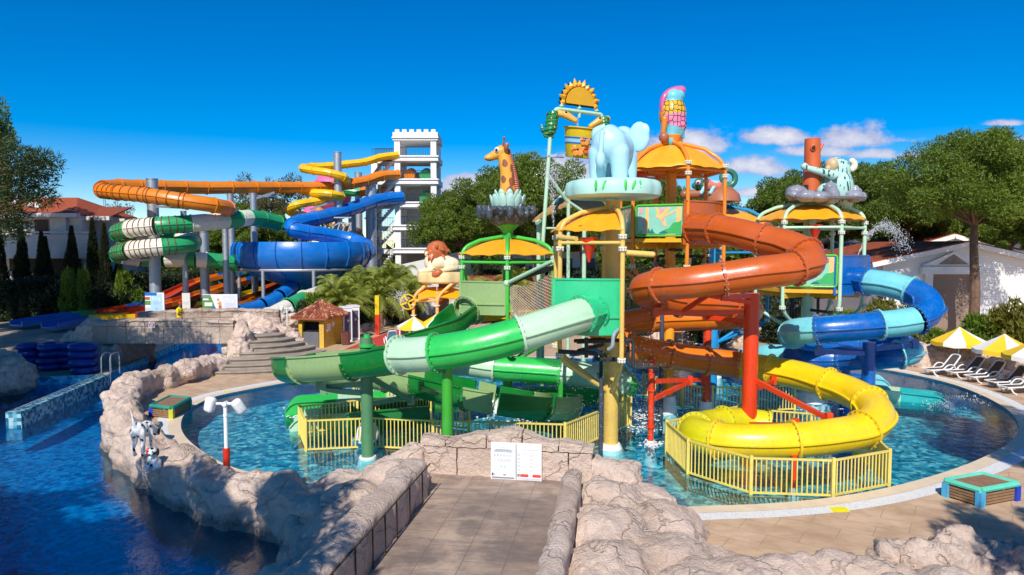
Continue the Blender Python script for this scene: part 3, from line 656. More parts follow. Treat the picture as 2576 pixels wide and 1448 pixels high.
# --- near green slide: tube, then open trough
T3 = thing('tube_slide', 'near green slide, a tube from the elephant tower that opens into a dark green trough', 'water slide', P(1125, 1050, 19))
o3 = [P(*q) for q in [(1490, 785, 20.2), (1463, 793, 19.8), (1385, 818, 19.2), (1307, 843, 18.9), (1200, 871, 18.8), (1097, 888, 19), (1045, 893, 19.3), (1004, 894, 19.7), (950, 902, 20.1), (885, 909, 20.4), (826, 914, 20.8), (770, 918, 21.3), (728, 921, 22.2), (745, 925, 23.4), (850, 933, 24), (974, 945, 23.8), (1048, 960, 23.3), (1159, 985, 22.6), (1230, 1000, 22.2), (1330, 1014, 22.4), (1400, 1018, 23.2), (1425, 1018, 24.4), (1380, 1016, 25.8), (1250, 1014, 26.8)]]
TGN = paint('slide_teal_green', S(40, 196, 134), .26, .06, .4)
slide(T3, o3, .5, [(0, 1, TGN), (1, 3, PGR), (3, 5, GRN), (5, 7, PGR), (7, 9, DGR, 'flume'), (9, 11.2, SGR, 'flume'), (11.2, 13, DGR, 'flume'), (13, 15, SGR, 'flume'), (15, 16, SGR, 'flume'), (16, 17.3, DGR, 'flume'), (17.3, 18.2, SGR, 'flume'), (18.2, 19.4, DGR, 'flume'), (19.4, 21, SGR, 'flume'), (21, 23, DGR, 'flume')], wall=.32)
chute_box(T3, P(1393, 770, 20.4), P(1562, 770, 20.0), 3.9, 5.5, .22, TGN)
c = P(923, 1000, 20.9); pipepost(T3, (c.x, c.y, -.85), (c.x, c.y, P(923, 850, 20.9).z), .19, paint('post_sage', S(86, 140, 96), .35), foot=-.02)
m = MB(); q = P(923, 850, 20.9); m.cyl(q-V((0, 0, .28)), q-V((0, 0, .2)), .25); m.cyl(q, q+V((0, 0, .1)), .1); m.build('post_cap', GRN, T3)
arms(T3, [((923, 965, 20.9), (805, 975, 21.5)), ((923, 990, 20.9), (815, 982, 21.2)), ((923, 945, 20.9), (1035, 1010, 22.6)), ((923, 1018, 20.9), (1050, 995, 23))], paint('arm_sage', S(110, 150, 110), .35), .13)
c = P(1125, 1000, 19.2); pipepost(T3, (c.x, c.y, -.85), (c.x, c.y, P(1125, 925, 19.2).z), .155, paint('post_green', S(60, 170, 50), .3))
arms(T3, [((1125, 940, 19.2), (1110, 925, 19)), ((1125, 1000, 19.2), (1060, 975, 22))], DGR)
# --- second green slide from the giraffe tower
T4 = thing('tube_slide', 'rear green slide leaving the giraffe tower, its lower tube passing behind the elephant tower', 'water slide', P(1410, 1000, 25))
o4 = [P(*q) for q in [(1195, 775, 26.1), (1176, 780, 25.7), (1150, 800, 25.2), (1115, 825, 24.7), (1075, 845, 24.6), (1040, 865, 25), (1035, 885, 26), (1075, 898, 26.8), (1160, 912, 26.8), (1245, 925, 26.6), (1330, 931, 26.4), (1410, 937, 26.2), (1500, 947, 25.9), (1560, 958, 25.9), (1575, 972, 26.6), (1530, 985, 27.3), (1400, 1000, 28), (1250, 1006, 28.4)]]
slide(T4, o4, .5, [(0, 1.2, SGR), (1.2, 4, DGR, 'flume'), (4, 7, DGR, 'flume'), (7, 9, PGR), (9, 11, GRN), (11, 13, PGR), (13, 15, GRN), (15, 17, GRN)], wall=.3)
chute_box(T4, P(1158, 740, 25.9), P(1272, 740, 25.2), 3.95, 5.15, .15, SGR)
c = P(1412, 1000, 25.9); pipepost(T4, (c.x, c.y, -.85), (c.x, c.y, P(1412, 960, 25.9).z), .13, paint('post_green2', S(50, 170, 60), .3))
arms(T4, [((1330, 950, 26.3), (1258, 930, 26.4)), ((1255, 915, 27), (1330, 960, 26.6))], GRN, .14)
T5 = thing('open_slide', 'long green and mint slide run-out lying in the pool beyond the left fence', 'water slide', G(900, 1020, -.1))
exit_trough(T5, P(1150, 1003, 27.9), P(722, 1026, 26.6), [GRN, GRN, PGR, GRN, PGR, GRN, GRN], .5, .35)
T6 = thing('open_slide', 'short pale green slide run-out inside the left yellow fence', 'water slide', G(820, 1070, -.1))
exit_trough(T6, P(1080, 1036, 25.2), P(735, 1066, 24.4), [DGR, DGR, DGR, SGR, PGR], .5, .35)
# ---------------------------------------------------------------- distant slide tower group
F1 = thing('tube_slide', 'long orange enclosed slide looping round the thick steel column at the left', 'water slide', P(400, 840, 54))
q = [P(*a) for a in [(1000, 441, 78), (960, 443, 76.5), (919, 456, 75), (882, 463, 73.5), (845, 470, 72), (800, 471, 70.5), (752, 472, 69), (696, 472, 67), (641, 472, 65), (580, 472.5, 63), (519, 473, 61.5), (464, 472, 60), (408, 471, 58.5), (350, 470, 57), (300, 469, 55.5), (262, 473, 54), (258, 480, 52.6), (296, 485, 51.4), (371, 492, 50.6), (463, 506, 50.6), (537, 517, 51.5), (572, 524, 53), (580, 533, 55)]]
q1_ = q
slide(F1, q, .56, [(k, k+1, FOR) for k in range(0, 20)]+[(20, 21, FOR), (21, 22, TEAL)], per=5, bolts=False, fin=.05, jw=.07, n=16)
F2 = thing('tube_slide', 'green and white banded enclosed slide coiled in two loops around the steel column', 'water slide', P(395, 840, 54))
q = [P(*a) for a in [(700, 562, 59), (660, 552, 57.5), (625, 549, 56), (603, 551, 55), (570, 555, 54), (537, 558, 53), (482, 563, 52), (408, 568, 51), (356, 573, 50.9), (312, 580, 51.8), (300, 588, 53.6), (330, 595, 55.3), (400, 599, 56), (455, 602, 55.6), (484, 608, 54), (470, 615, 52.4), (410, 621, 51.2), (352, 627, 51), (310, 633, 51.8), (300, 641, 53.5), (340, 649, 55.5), (390, 652, 56.2), (445, 653, 56.6), (483, 654, 57), (519, 655, 57.4), (580, 662, 58.5), (640, 670, 60)]]
W_, G_ = FWH, FGR
slide(F2, q, .66, [(0, 1, G_), (1, 2, G_), (2, 3, W_), (3, 4, G_), (4, 5, W_), (5, 6, W_), (6, 7.2, G_), (7.2, 8.5, W_), (8.5, 10, G_), (10, 11, G_), (11, 12, W_), (12, 13, G_), (13, 14.2, W_), (14.2, 16, G_), (16, 17.4, W_), (17.4, 19, G_), (19, 20.3, W_), (20.3, 21.4, G_), (21.4, 22.6, W_), (22.6, 23.2, G_), (23.2, 24, W_), (24, 25.2, G_), (25.2, 26, W_)], per=6, bolts=False, fin=.05, jw=.05, n=18)
def bands(root, pts, t0, t1, n, r, mat_, per=8):
    pp, ts = catmull(pts, per*4)
    for k in range(n):
        t = t0+(t1-t0)*k/(n-1); i = min(range(len(ts)), key=lambda j: abs(ts[j]-t)); tg, s, u = frames(pp, i)
        m = MB(); m.lathe([(r-.01, -.03), (r+.035, -.03), (r+.035, .03), (r-.01, .03)], pp[i], 22, M=Matrix((s, u, tg)).transposed()); m.build('band_rib', mat_, root)
bands(F1, q1_, 15.2, 18.9, 15, .56, matte('rib_rust', S(130, 66, 10), .6, .2)); BRN = matte('rib_brown', S(110, 66, 30), .6, .2); bands(F2, q, 6.3, 9.2, 14, .66, BRN); bands(F2, q, 15.6, 18.2, 14, .66, BRN)
F3 = thing('tube_slide', 'yellow zigzagging enclosed slide leaving the highest level of the white tower', 'water slide', P(800, 800, 72))
q = [P(*a) for a in [(1000, 391, 78), (956, 397, 77), (919, 408, 76), (872, 414, 75), (826, 419, 74), (785, 421, 72.8), (763, 424, 71.4), (790, 430, 70), (834, 437, 69.6), (863, 446, 70), (872, 456, 71.5), (850, 464, 73), (811, 469, 73.6), (775, 473, 73), (763, 480, 71.2), (789, 486, 69.8), (833, 489, 69.4), (857, 495, 70.4), (826, 502, 70.4), (789, 508, 69.6), (745, 517, 68.4), (726, 527, 68.8), (740, 539, 70), (772, 545, 72), (800, 560, 74)]]
slide(F3, q, .42, [(k, k+1, FYE) for k in range(24)], per=5, bolts=False, fin=.04, jw=.05, n=14)
F4 = thing('bowl_slide', 'blue slide dropping from the white tower into a wide blue bowl on steel legs', 'water slide', P(765, 800, 62))
q = [P(*a) for a in [(1010, 498, 78), (974, 501, 77), (937, 508, 75.5), (905, 519, 73.5), (870, 531, 71.5), (830, 542, 69.5), (790, 551, 67.5), (755, 559, 66), (735, 568, 65), (738, 577, 64.5), (770, 585, 65), (808, 590, 66), (850, 597, 67), (890, 606, 67.2), (920, 620, 66), (925, 634, 64.5), (890, 640, 60)]]
slide(F4, q, .72, [(k, k+1, FBL) for k in range(16)], per=5, bolts=False, fin=.06, jw=.06, n=18)
bc = P(762, 640, 61.5); m = MB(); br_ = 5.7; zt, zb = 6.85, 3.9
m.lathe([(br_-.5, zt-.25), (br_-.2, zt), (br_, zt), (br_+.25, zt-.5), (br_+.28, zt-1.2), (br_, zt-1.9), (br_-.6, zt-2.4), (br_-1.6, zb), (2.6, zb-.6), (1.2, zb-1.1), (.7, zb-1.6)], (bc.x, bc.y, 0), 56); m.build('bowl', FBL, F4)
for k in range(18):
    a = 2*pi*k/18+.1; m = MB(); m.tube([V((bc.x+r_*cos(a), bc.y+r_*sin(a), z)) for r_, z in [(br_+.05, zt), (br_+.3, zt-.5), (br_+.33, zt-1.2), (br_+.05, zt-1.9), (br_-.6, zt-2.45), (br_-1.6, zb-.05)]], .06, 6); m.build('bowl_rib', FBL, F4)
m = MB(); m.tube([V((bc.x+(br_-.3)*cos(a), bc.y+(br_-.3)*sin(a), zt-2.35)) for a in [2*pi*k/40 for k in range(41)]], .12, 8); m.build('ring_beam', STEEL, F4)
for k in range(8):
    a = 2*pi*k/8+.45; p = V((bc.x+(br_-.3)*cos(a), bc.y+(br_-.3)*sin(a), 0)); pipepost(F4, p, p+V((0, 0, zt-2.4)), .15, STEEL)
q = [P(*a) for a in [(765, 700, 61), (745, 715, 59.5), (715, 738, 57.5), (680, 761, 55.5), (640, 777, 53.8), (598, 787, 52)]]
slide(F4, q, .6, [(0, 1.2, FBL), (1.2, 2.4, FBL), (2.4, 3.6, FBL), (3.6, 5, FBL)], per=6, bolts=False, jw=.06, last_open=True, n=18)
F5 = thing('tube_slide', 'white and green tube slide mouth above the rocks left of the yellow kiosk', 'water slide', P(680, 815, 47))
q = [P(*a) for a in [(830, 730, 54), (795, 742, 52.5), (765, 753, 51), (735, 768, 49.5), (705, 783, 48.2), (677, 798, 47)]]
slide(F5, q, .6, [(0, 2, FWH), (2, 3.4, FGR), (3.4, 5, FWH)], per=6, bolts=False, jw=.1, last_open=True, n=18)
m = MB(); m.sweep(trough(.6, .05), [P(677, 798, 47), P(672, 801, 46.6), P(664, 808, 46)], caps=True); m.build('open_trough', FWH, F5)
F6 = thing('tube_slide', 'green and orange tangle of slides behind the blue bowl', 'water slide', P(860, 700, 80))
q = [P(*a) for a in [(990, 470, 82), (940, 478, 80), (905, 484, 79), (870, 482, 79), (830, 490, 80), (800, 520, 81), (830, 560, 80), (880, 578, 79), (905, 600, 78), (890, 640, 77)]]
slide(F6, q, .55, [(0, 2, FOR), (2, 3, FGR), (3, 4, FWH), (4, 6, FOR), (6, 7, FYE), (7, 9, FOR)], per=5, bolts=False, n=14)
# pink sphere topping of the distant slide
F7 = thing('bowl_slide', 'pink rounded slide bowl seen behind the yellow zigzag slide', 'water slide', P(812, 600, 84))
m = MB(); c = P(835, 480, 84); m.lathe([(.1, 2.2), (1.4, 1.9), (2.2, 1.0), (2.5, 0), (2.2, -1.4), (1.2, -2.6), (.4, -3.2)], c, 28); m.build('bowl', PINK, F7)
m = MB(); c2 = P(790, 490, 85); m.tube([c, P(805, 520, 84), P(780, 545, 84)], 1.1, 16); m.build('tube_section', PINK, F7)
pipepost(F7, V((c.x, c.y, 0)), c-V((0, 0, 3)), .3, STEEL)
# steel columns
def column(x, yt, d, r, label, flg=()):
    t = thing('steel_column', label, 'column', P(x, 724, d).to_2d().to_3d(), 'steel slide columns'); p = V((ORG[t].x, ORG[t].y, 0)); z = P(x, yt, d).z
    m = MB(); m.cyl(p, p+V((0, 0, z)), r, n=20); m.build('shaft', STEEL, t)
    m = MB(); m.cyl(p+V((0, 0, z)), p+V((0, 0, z+.06)), r*1.08, n=20); m.build('cap_plate', STEEL, t)
    for fz in flg: m = MB(); m.cyl(p+V((0, 0, fz)), p+V((0, 0, fz+.15)), r*1.25, n=20); m.build('flange_ring', STEEL, t)
    return t, p
tc1, p1_ = column(391, 452, 53.4, .42, 'thickest grey steel column, rising through the coils of the orange slide')
arms(tc1, [((391, 497, 53.4), (262, 493, 53)), ((391, 505, 53.4), (300, 500, 51.5)), ((391, 520, 53.4), (470, 524, 51)), ((391, 465, 53.4), (350, 478, 56)), ((391, 588, 53.4), (310, 600, 52)), ((391, 603, 53.4), (470, 600, 54.6)), ((391, 652, 53.4), (310, 660, 52.5))], STEEL, .14)
column(467, 533, 56.5, .23, 'slim dark steel column just right of the thickest column'); column(516, 585, 58.5, .38, 'steel column in front of the dark pines under the green and white coil')
column(570, 575, 56.5, .24, 'left slim one of a close pair of steel columns near the blue bowl'); t_, p_ = column(585, 490, 60, .28, 'taller one of the close pair of steel columns near the blue bowl')
column(642, 488, 64, .3, 'steel column carrying the straight run of the orange slide'); column(854, 385, 70.5, .4, 'tall steel column amid the yellow zigzag slide')
t_, p_ = column(936, 445, 76, .6, 'thick steel column in front of the white tower stairs', (9.5,)); column(905, 436, 79, .42, 'steel column behind the thick one near the white tower'); column(763, 560, 68, .3, 'steel column behind the blue spiral above the bowl', (8,))
column(888, 540, 75, .4, 'steel column rising behind the right side of the blue bowl')
sb = thing('steel_bracing', 'galvanised lattice bracing among the distant slides', 'bracing', P(842, 600, 69))
for x0, y0, d0, x1, y1, d1 in [(620, 494, 64, 700, 494, 65.5), (642, 500, 64, 690, 485, 65), (855, 432, 70.5, 785, 430, 71), (855, 500, 70.5, 780, 528, 69), (770, 560, 68, 850, 530, 70)]: m = MB(); arm(m, P(x0, y0, d0), P(x1, y1, d1), .16); m.build('brace_bar', STEEL, sb, smooth=False)
m = MB()
for k in range(6):
    x = 800+k*14; arm(m, P(x, 560+8*(k % 2), 69), P(x+14, 560+8*((k+1) % 2), 69), .1); arm(m, P(x, 548, 69), P(x+14, 548, 69), .1); arm(m, P(x, 600, 69), P(x+14, 560, 69), .1)
m.build('lattice_truss', STEEL, sb, smooth=False)
# green arch footbridge piece over the coil
# --- multi lane racing slide
F8 = thing('racing_slide', 'multi lane racing slide in blue, green and orange bands running down to the left', 'water slide', P(300, 800, 60))
RB = paint('lane_red', S(196, 66, 14), .4, .12, .2); RO = paint('lane_orange', S(232, 126, 14), .4, .1, .2); RY = paint('lane_yellow', S(226, 196, 8), .4, .1, .2)
def lane(pts, cols, w, h=.32):
    pp, ts = catmull([P(*a) for a in pts], 6); n = len(cols); L = len(pp)-1
    for i, c_ in enumerate(cols):
        a, b = int(L*i/n), int(L*(i+1)/n)
        m = MB(); m.sweep([(-w, h), (-w, 0), (w, 0), (w, h), (w+.09, h), (w+.09, -.1), (-w-.09, -.1), (-w-.09, h)], pp[a:b+1], caps=True); m.build('lane_section', c_, F8, smooth=False)
lane([(720, 662, 80), (620, 684, 76), (504, 710, 71), (440, 738, 67), (385, 764, 63), (270, 786, 59), (150, 800, 56), (40, 818, 53)], [FGR, FBL, FGR, FBL, RO, RB, RB, RB, RB, FBL, FBL, RB, RB, FGR, FBL, FBL, FBL], .75)
lane([(740, 680, 77), (650, 702, 72), (540, 732, 67), (460, 757, 63.5), (390, 776, 60.5), (300, 796, 57), (200, 810, 53.5), (125, 824, 51)], [FBL, FBL, RO, RO, RB, RO, RB, RB, FGR, FBL, FBL], .75)
lane([(770, 695, 74), (700, 722, 69), (620, 746, 64), (540, 768, 60), (460, 783, 57), (380, 794, 54.5), (230, 806, 51.6)], [RY, RO, RY, RY, RO, RB, RB, RB, FYE], .75)
lane([(820, 670, 74), (760, 700, 69), (690, 735, 63), (600, 765, 58), (520, 786, 55)], [RO, RO, RB, RO, RO], .75)
for x, d in [(470, 60), (505, 61)]:
    m = MB(); p = P(x, 770, d-2.2); m.prism([(0, -.9), (1.6, -.9), (1.6, .35), (.9, .35)], p, (1, 0, 0), (0, 0, 1), (0, 1, 0), .12); m.build('lane_fin', RY, F8, smooth=False)
# ---------------------------------------------------------------- play towers
CAN = paint('canopy_amber', S(250, 168, 18), .4, .08, .15); DECKY = paint('deck_amber', S(236, 176, 20), .45, .1, .1)
OPO = paint('pipe_orange', S(240, 140, 24), .33, .08, .25); OCO = paint('column_orange', S(244, 164, 30), .38, .1, .2)
TAN = paint('pipe_tan', S(230, 192, 100), .35, .08, .2); TCO = paint('column_tan', S(224, 186, 92), .38, .1, .2)
GPI = paint('pipe_green', S(70, 196, 70), .33, .08, .25); GCO = paint('column_green', S(60, 180, 64), .36, .1, .2)
MPI = paint('pipe_mint', S(186, 224, 190), .35, .06, .2); PEA = paint('pipe_peach', S(246, 178, 98), .35, .08, .2)
BPI = paint('pipe_sky_blue', S(20, 150, 216), .33, .08, .25); CON = paint('cone_red', S(222, 50, 20), .3, .1, .3)
FGN = paint('frame_green', S(88, 196, 60), .35, .08, .2); ART0 = matte('board_teal', S(140, 206, 184), .45, .06)
ART1 = matte('art_tan', S(244, 196, 120), .5, .05); ART2 = matte('art_green', S(60, 178, 96), .5, .05); ART3 = matte('art_pink', S(240, 160, 170), .5, .05); ART4 = matte('art_dark', S(16, 120, 110), .5, .05)
WBOLT = paint('flange_white', S(226, 226, 214), .4, .05, .1)
def hexp(c, a, r, z=0): return V((c[0]+r*cos(R(a)), c[1]+r*sin(R(a)), z))
def guard(root, a, b, z0, z1, inset=.12):
    a, b = V((a.x, a.y, 0)), V((b.x, b.y, 0)); t = (b-a).normalized(); L = (b-a).length; n = V((t.y, -t.x, 0)); z = V((0, 0, 1))
    o = a+t*inset+z*z0; w, h = L-2*inset, z1-z0
    m = MB(); m.tube(bend([o+t*w*.5, o+t*w, o+t*w+z*h, o+z*h, o, o+t*w*.5], .12), .04, 8)
    for x in (.0, 1.0): m.cyl(o+t*w*x+z*h*.75, o+t*(w*x+(inset if x else -inset))+z*h*.75, .03, n=6)
    gf = m.build('guard_frame', FGN, root)
    m = MB(); m.prism([(.06, .06), (w-.06, .06), (w-.06, h-.06), (.06, h-.06)], o-n*.02, t, z, n, .03); bd = m.build('guard_board', ART0, root, smooth=False)
    m = MB(); q = o+n*.013
    def art(poly, mi): m.prism([(x*w, y*h) for x, y in poly], q+n*(.002*mi), t, z, n, .006, mi)
    art([(.2, .07), (.28, .07), (.27, .93), (.21, .93)], 0); art([(.84, .3), (.93, .3), (.95, .93), (.85, .93)], 0)
    art([(.42, .62), (.5, .55), (.6, .3), (.66, .3), (.58, .62), (.72, .9), (.66, .93), (.52, .7), (.46, .93), (.4, .93), (.45, .72)], 0); art([(.6, .6), (.84, .8), (.84, .86), (.6, .68)], 0)
    art([(.52, .08), (.6, .2), (.7, .25), (.78, .42), (.9, .45), (.95, .5), (.95, .08)], 1); art([(.06, .08), (.14, .2), (.12, .08)], 1)
    art([(.06, .72), (.14, .74), (.16, .92), (.07, .9)], 2); art([(.08, .5), (.17, .46), (.2, .6), (.17, .62), (.15, .52), (.1, .55)], 2); art([(.52, .72), (.6, .82), (.58, .92), (.52, .88), (.5, .78)], 2); art([(.55, .45), (.6, .5), (.58, .6), (.54, .55)], 2)
    art([(.24, .08), (.27, .26), (.31, .14), (.35, .24), (.38, .12), (.42, .08)], 3); art([(.48, .08), (.56, .16), (.62, .16), (.68, .08)], 3)
    m.build('painted_art', [ART1, ART2, ART3, ART4], bd, smooth=False)
def hextower(name, label, c, angs, zd, zf, zrim, zhub, zlow, pm, cm, colr, ctop, panels, rails=None, foot=.55, R_=2.02, deck=True, low_in=1.3, fm=None, cbase=-.85, cen=None, half=False):
    t = thing(name, label, 'play tower', (c[0], c[1], -.07)); fm = fm or WBOLT; cc = cen or c
    m = MB(); m.cyl((cc[0], cc[1], cbase), (cc[0], cc[1], ctop), colr, n=24); m.build('column', cm, t)
    if foot is not None:
        m = MB(); m.lathe([(0, foot), (colr*1.25, foot), (colr*1.5, foot-.12), (colr*2.1, -.45), (colr*2.15, -.9)], (cc[0], cc[1], 0), 24); m.build('footing', WPAINT, t)
    for a in angs:
        pts = [hexp(c, a, colr*.8, zlow-low_in), hexp(c, a, R_, zlow-.15), hexp(c, a, R_, zrim+.12), hexp(c, a, R_*.62, zrim+(zhub-zrim)*.62+.1), hexp(c, a, .25, zhub+.06)]
        m = MB(); pp = bend(pts[:4], .45, 8)+[pts[4]]; m.tube(pp, .072, 10); po = m.build('post', pm, t)
        for z in list(zf)+[zlow]:
            m = MB()
            for dz in (-.045, .015): m.cyl(hexp(c, a, R_, z+dz), hexp(c, a, R_, z+dz+.03), .125, n=14)
            for k in range(8): p = hexp(c, a, R_, z); m.box((p.x+.105*cos(k*pi/4), p.y+.105*sin(k*pi/4), z), (.03, .03, .14))
            m.build('flange_joint', fm, po)
    zr = (zf[0]+zf[1])/2
    for i, j in (rails if rails is not None else list(zip(angs, angs[1:]))):
        m = MB(); m.cyl(hexp(c, i, R_, zr), hexp(c, j, R_, zr), .055, n=10); m.build('rail', pm, t)
    for a in angs: m = MB(); m.cyl(hexp(c, a, R_, zr), hexp(c, a, .1, zr), .05, n=8); m.build('spoke', pm, t)
    for a0, a1 in panels:
        m = MB(); ns, nt = 10, 16
        def pt(s, u, off):
            rr = .22+(R_*1.03-.22)*s; e = hexp((0, 0), a0, rr).lerp(hexp((0, 0), a1, rr), u)
            bul = 1+.10*s*sin(pi*u); fl = .05*s*abs(sin(3*pi*u))
            z = zhub-.05-(zhub-zrim+.05)*(s**1.7)+fl-off-.05*s*s*(1-abs(2*u-1))
            return V((c[0]+e.x*bul, c[1]+e.y*bul, z))
        top = [pt(i/ns, k/nt, 0) for i in range(ns+1) for k in range(nt+1)]; bot = [pt(i/ns, k/nt, .03) for i in range(ns+1) for k in range(nt+1)]
        w = nt+1; q = len(top); fs = []
        for i in range(ns):
            for k in range(nt):
                A = i*w+k; fs += [(A, A+1, A+w+1, A+w), (q+A, q+A+w, q+A+w+1, q+A+1)]
        for k in range(nt): A = ns*w+k; fs.append((A, A+1, q+A+1, q+A))
        for i in range(ns):
            for A in (i*w, i*w+nt): fs.append((A, A+w, q+A+w, q+A))
        m.add(top+bot, fs); m.build('canopy_panel', CAN, t, ang=50)
    if deck:
        m = MB(); m.prism([(R_*.98*cos(R(a)), R_*.98*sin(R(a))) for a in sorted([((angs[0]+60*k)+360) % 360 for k in range(6)])], (c[0], c[1], zd-.06), (1, 0, 0), (0, 1, 0), (0, 0, 1), .14) if not half else m.prism([(R_*.98*cos(R(a)), R_*.98*sin(R(a))) for a in angs], (c[0], c[1], zd-.06), (1, 0, 0), (0, 1, 0), (0, 0, 1), .14); m.build('deck', DECKY, t, smooth=False)
        m = MB()
        for k in range(3 if not half else 0): a = angs[0]+60*k; m.bar(hexp(c, a, 1.9, zd-.2), hexp(c, a+180, 1.9, zd-.2), .1, .2)
        m.build('deck_beam', DECKY, t) if m.v else None
        m = MB(); rnd = random.Random(int(c[0]*10))
        for k in range(4):
            y = zd-.35-.25*(k % 3); a = R(rnd.uniform(0, 180)); o = V((c[0], c[1], y)); d = V((cos(a), sin(a), 0)); s = V((-d.y, d.x, 0))*rnd.uniform(-.6, .6)
            m.tube(bend([o+s-d*1.3, o+s+d*.6, o+s+d*.6-V((0, 0, .9)), o+s+d*1.4-V((0, 0, .9))], .12), .06, 8)
        m.build('water_pipe', DARK, t)
    return t
def cone(root, p, r=.3, h=.75, mat_=None):
    m = MB(); m.lathe([(r, 0), (r*.92, -.02), (.03, -h), (r*.02, -h)], p, 16); m.lathe([(r*.9, 0), (r*.85, -.1), (.02, -h+.05)], p, 16); m.cyl(p+V((-r, 0, -.05)), p+V((r, 0, -.05)), .015, n=6); m.build('tipping_cone', mat_ or CON, root)
    m = MB(); m.tube([p+V((-r, 0, -.05)), p+V((-r, 0, .35)), p+V((r, 0, .35)), p+V((r, 0, -.05))], .014, 6); m.build('cone_bracket', BLACK, root)
# elephant tower
EC = (P(1540, 700, 21.9).x, 21.9)
TE = hextower('play_tower', 'tan piped play tower nearest the viewer with half an amber canopy under the blue elephant', EC, [-90, -150, 150, 90], 3.85, (6.78, 6.42), 7.08, 7.65, 3.15, TAN, TCO, .24, 7.95, [(-90, -150), (-150, -210)], [(-90, -150), (-150, 150)], .1, half=True)
cone(TE, P(1482, 598, 20.6)); m = MB(); m.cyl(P(1568, 636, 20), P(1642, 641, 19.6), .085, n=14); m.ball(P(1642, 641, 19.6), .085); m.build('spray_arm', TAN, TE)
m = MB(); m.cyl(P(1405, 597, 20.3), P(1450, 602, 19.6), .075, n=12); m.build('spray_arm', TAN, TE)
m = MB(); m.tube(bend([P(1556, 830, 20), P(1543, 842, 19.8), P(1541, 873, 19.8), P(1530, 880, 19.9)], .12), .055, 8); m.build('drain_pipe', paint('pvc_grey', S(150, 160, 176), .4), TE)
m = MB(); c = P(1512, 1000, 21.6); m.cyl((c.x, c.y, -.8), (c.x, c.y, 2.3), .075, n=10); m.build('drain_pipe', DPIPE, TE)
m = MB(); m.tube(bend([P(1405, 885, 20.8), P(1500, 890, 21), P(1500, 905, 21), P(1560, 905, 20.4)], .1), .07, 8); m.tube([P(1475, 850, 21), P(1475, 900, 21)], .06, 8); m.build('water_pipe', DARK, TE)
# orange tower
OC = (P(1690, 700, 26.7).x, 26.7); OA = [-146, -86, -26, 34, 94, 154]; OC = (6.18, 26.7)
TO = hextower('play_tower', 'orange piped play tower with a full amber umbrella roof under the parrot', OC, OA, 6.7, (9.5, 9.12), 9.5, 10.42, 5.75, OPO, OCO, .2, 10.55, [(a, a+60) for a in OA], list(zip(OA, OA[1:]+OA[:1])), .6)
guard(TO, hexp(OC, -146, 2.02), hexp(OC, -86, 2.02), 6.88, 8.0); guard(TO, hexp(OC, 154, 2.02), hexp(OC, -146, 2.02), 6.88, 8.0)
cone(TO, hexp(OC, -150, 1.6, 9.25)); cone(TO, hexp(OC, 178, 1.7, 9.25))
for k in range(9): m = MB(); p = V((OC[0]+.16, OC[1]-.12, .9+.45*k)); m.tube([p, p+V((.28, 0, 0))], .02, 6); m.build('climbing_peg', OPO, TO)
m = MB(); p = P(1664, 900, 26.3); m.cyl((p.x, p.y, -.8), (p.x, p.y, 5), .09, n=10); m.build('drain_pipe', DPIPE, TO)
m = MB(); m.lathe([(0, 10.5), (.3, 10.5), (.36, 10.75), (.2, 10.95), (0, 10.95)], (OC[0], OC[1], 0), 16); m.build('hub_cap', OPO, TO)
# koala tower
KC = (P(2042, 700, 27.9).x, 27.9); KA = [-140, -80, -20, 40, 100, 160]; KC = (12.12, 27.9)
TK = hextower('play_tower', 'mint green piped play tower at the right with an amber canopy under the koala', KC, KA, 4.75, (7.42, 7.02), 7.66, 8.2, 4.1, MPI, MPI, .24, 8.35, [(a, a+60) for a in KA], list(zip(KA, KA[1:]+KA[:1])), .45)
guard(TK, hexp(KC, -140, 2.02), hexp(KC, -80, 2.02), 4.95, 6.15); cone(TK, P(2051, 565, 26.4), .28)
# giraffe tower
GC = (P(1277, 700, 27.2).x, 27.2); GA = [-150, -90, -30, 30, 90, 150]
TG = hextower('play_tower', 'bright green piped play tower with an amber canopy under the giraffe', GC, GA, 3.85, (6.08, 5.7), 6.3, 6.82, 3.1, GPI, GCO, .2, 7.25, [(a, a+60) for a in GA], list(zip(GA, GA[1:]+GA[:1])), None)
m = MB(); m.cyl(P(1276, 713, 25.2), P(1392, 657, 23), .075, n=12); m.ball(P(1276, 713, 25.2), .14); m.build('brace_pipe', MPI, TG)
m = MB(); m.lathe([(.2, 7.0), (.22, 7.1), (.5, 7.35), (.5, 7.4), (0, 7.4)], (GC[0], GC[1], 0), 16); m.build('hub_cap', GCO, TG)
# chameleon tower, behind
CC = (P(1800, 700, 34).x, 34)
TC = hextower('play_tower', 'sky blue piped play tower mostly hidden behind the orange tower', CC, [-100, -40, 20, 80], 4.6, (6.4, 6.0), 7.6, 8.45, 3.0, BPI, BPI, .22, 7.2, [(-40, 20), (20, 80), (-100, -40)], None, .3, 2.6)
m = MB(); m.cyl(P(1795, 760, 31.5), V((P(1795, 760, 31.5).x, 31.5, -.8)), .22, n=16); m.build('column', BPI, TC)
cone(TC, P(1650, 475, 30.5), .35); cone(TC, P(2052, 680, 30), .28)
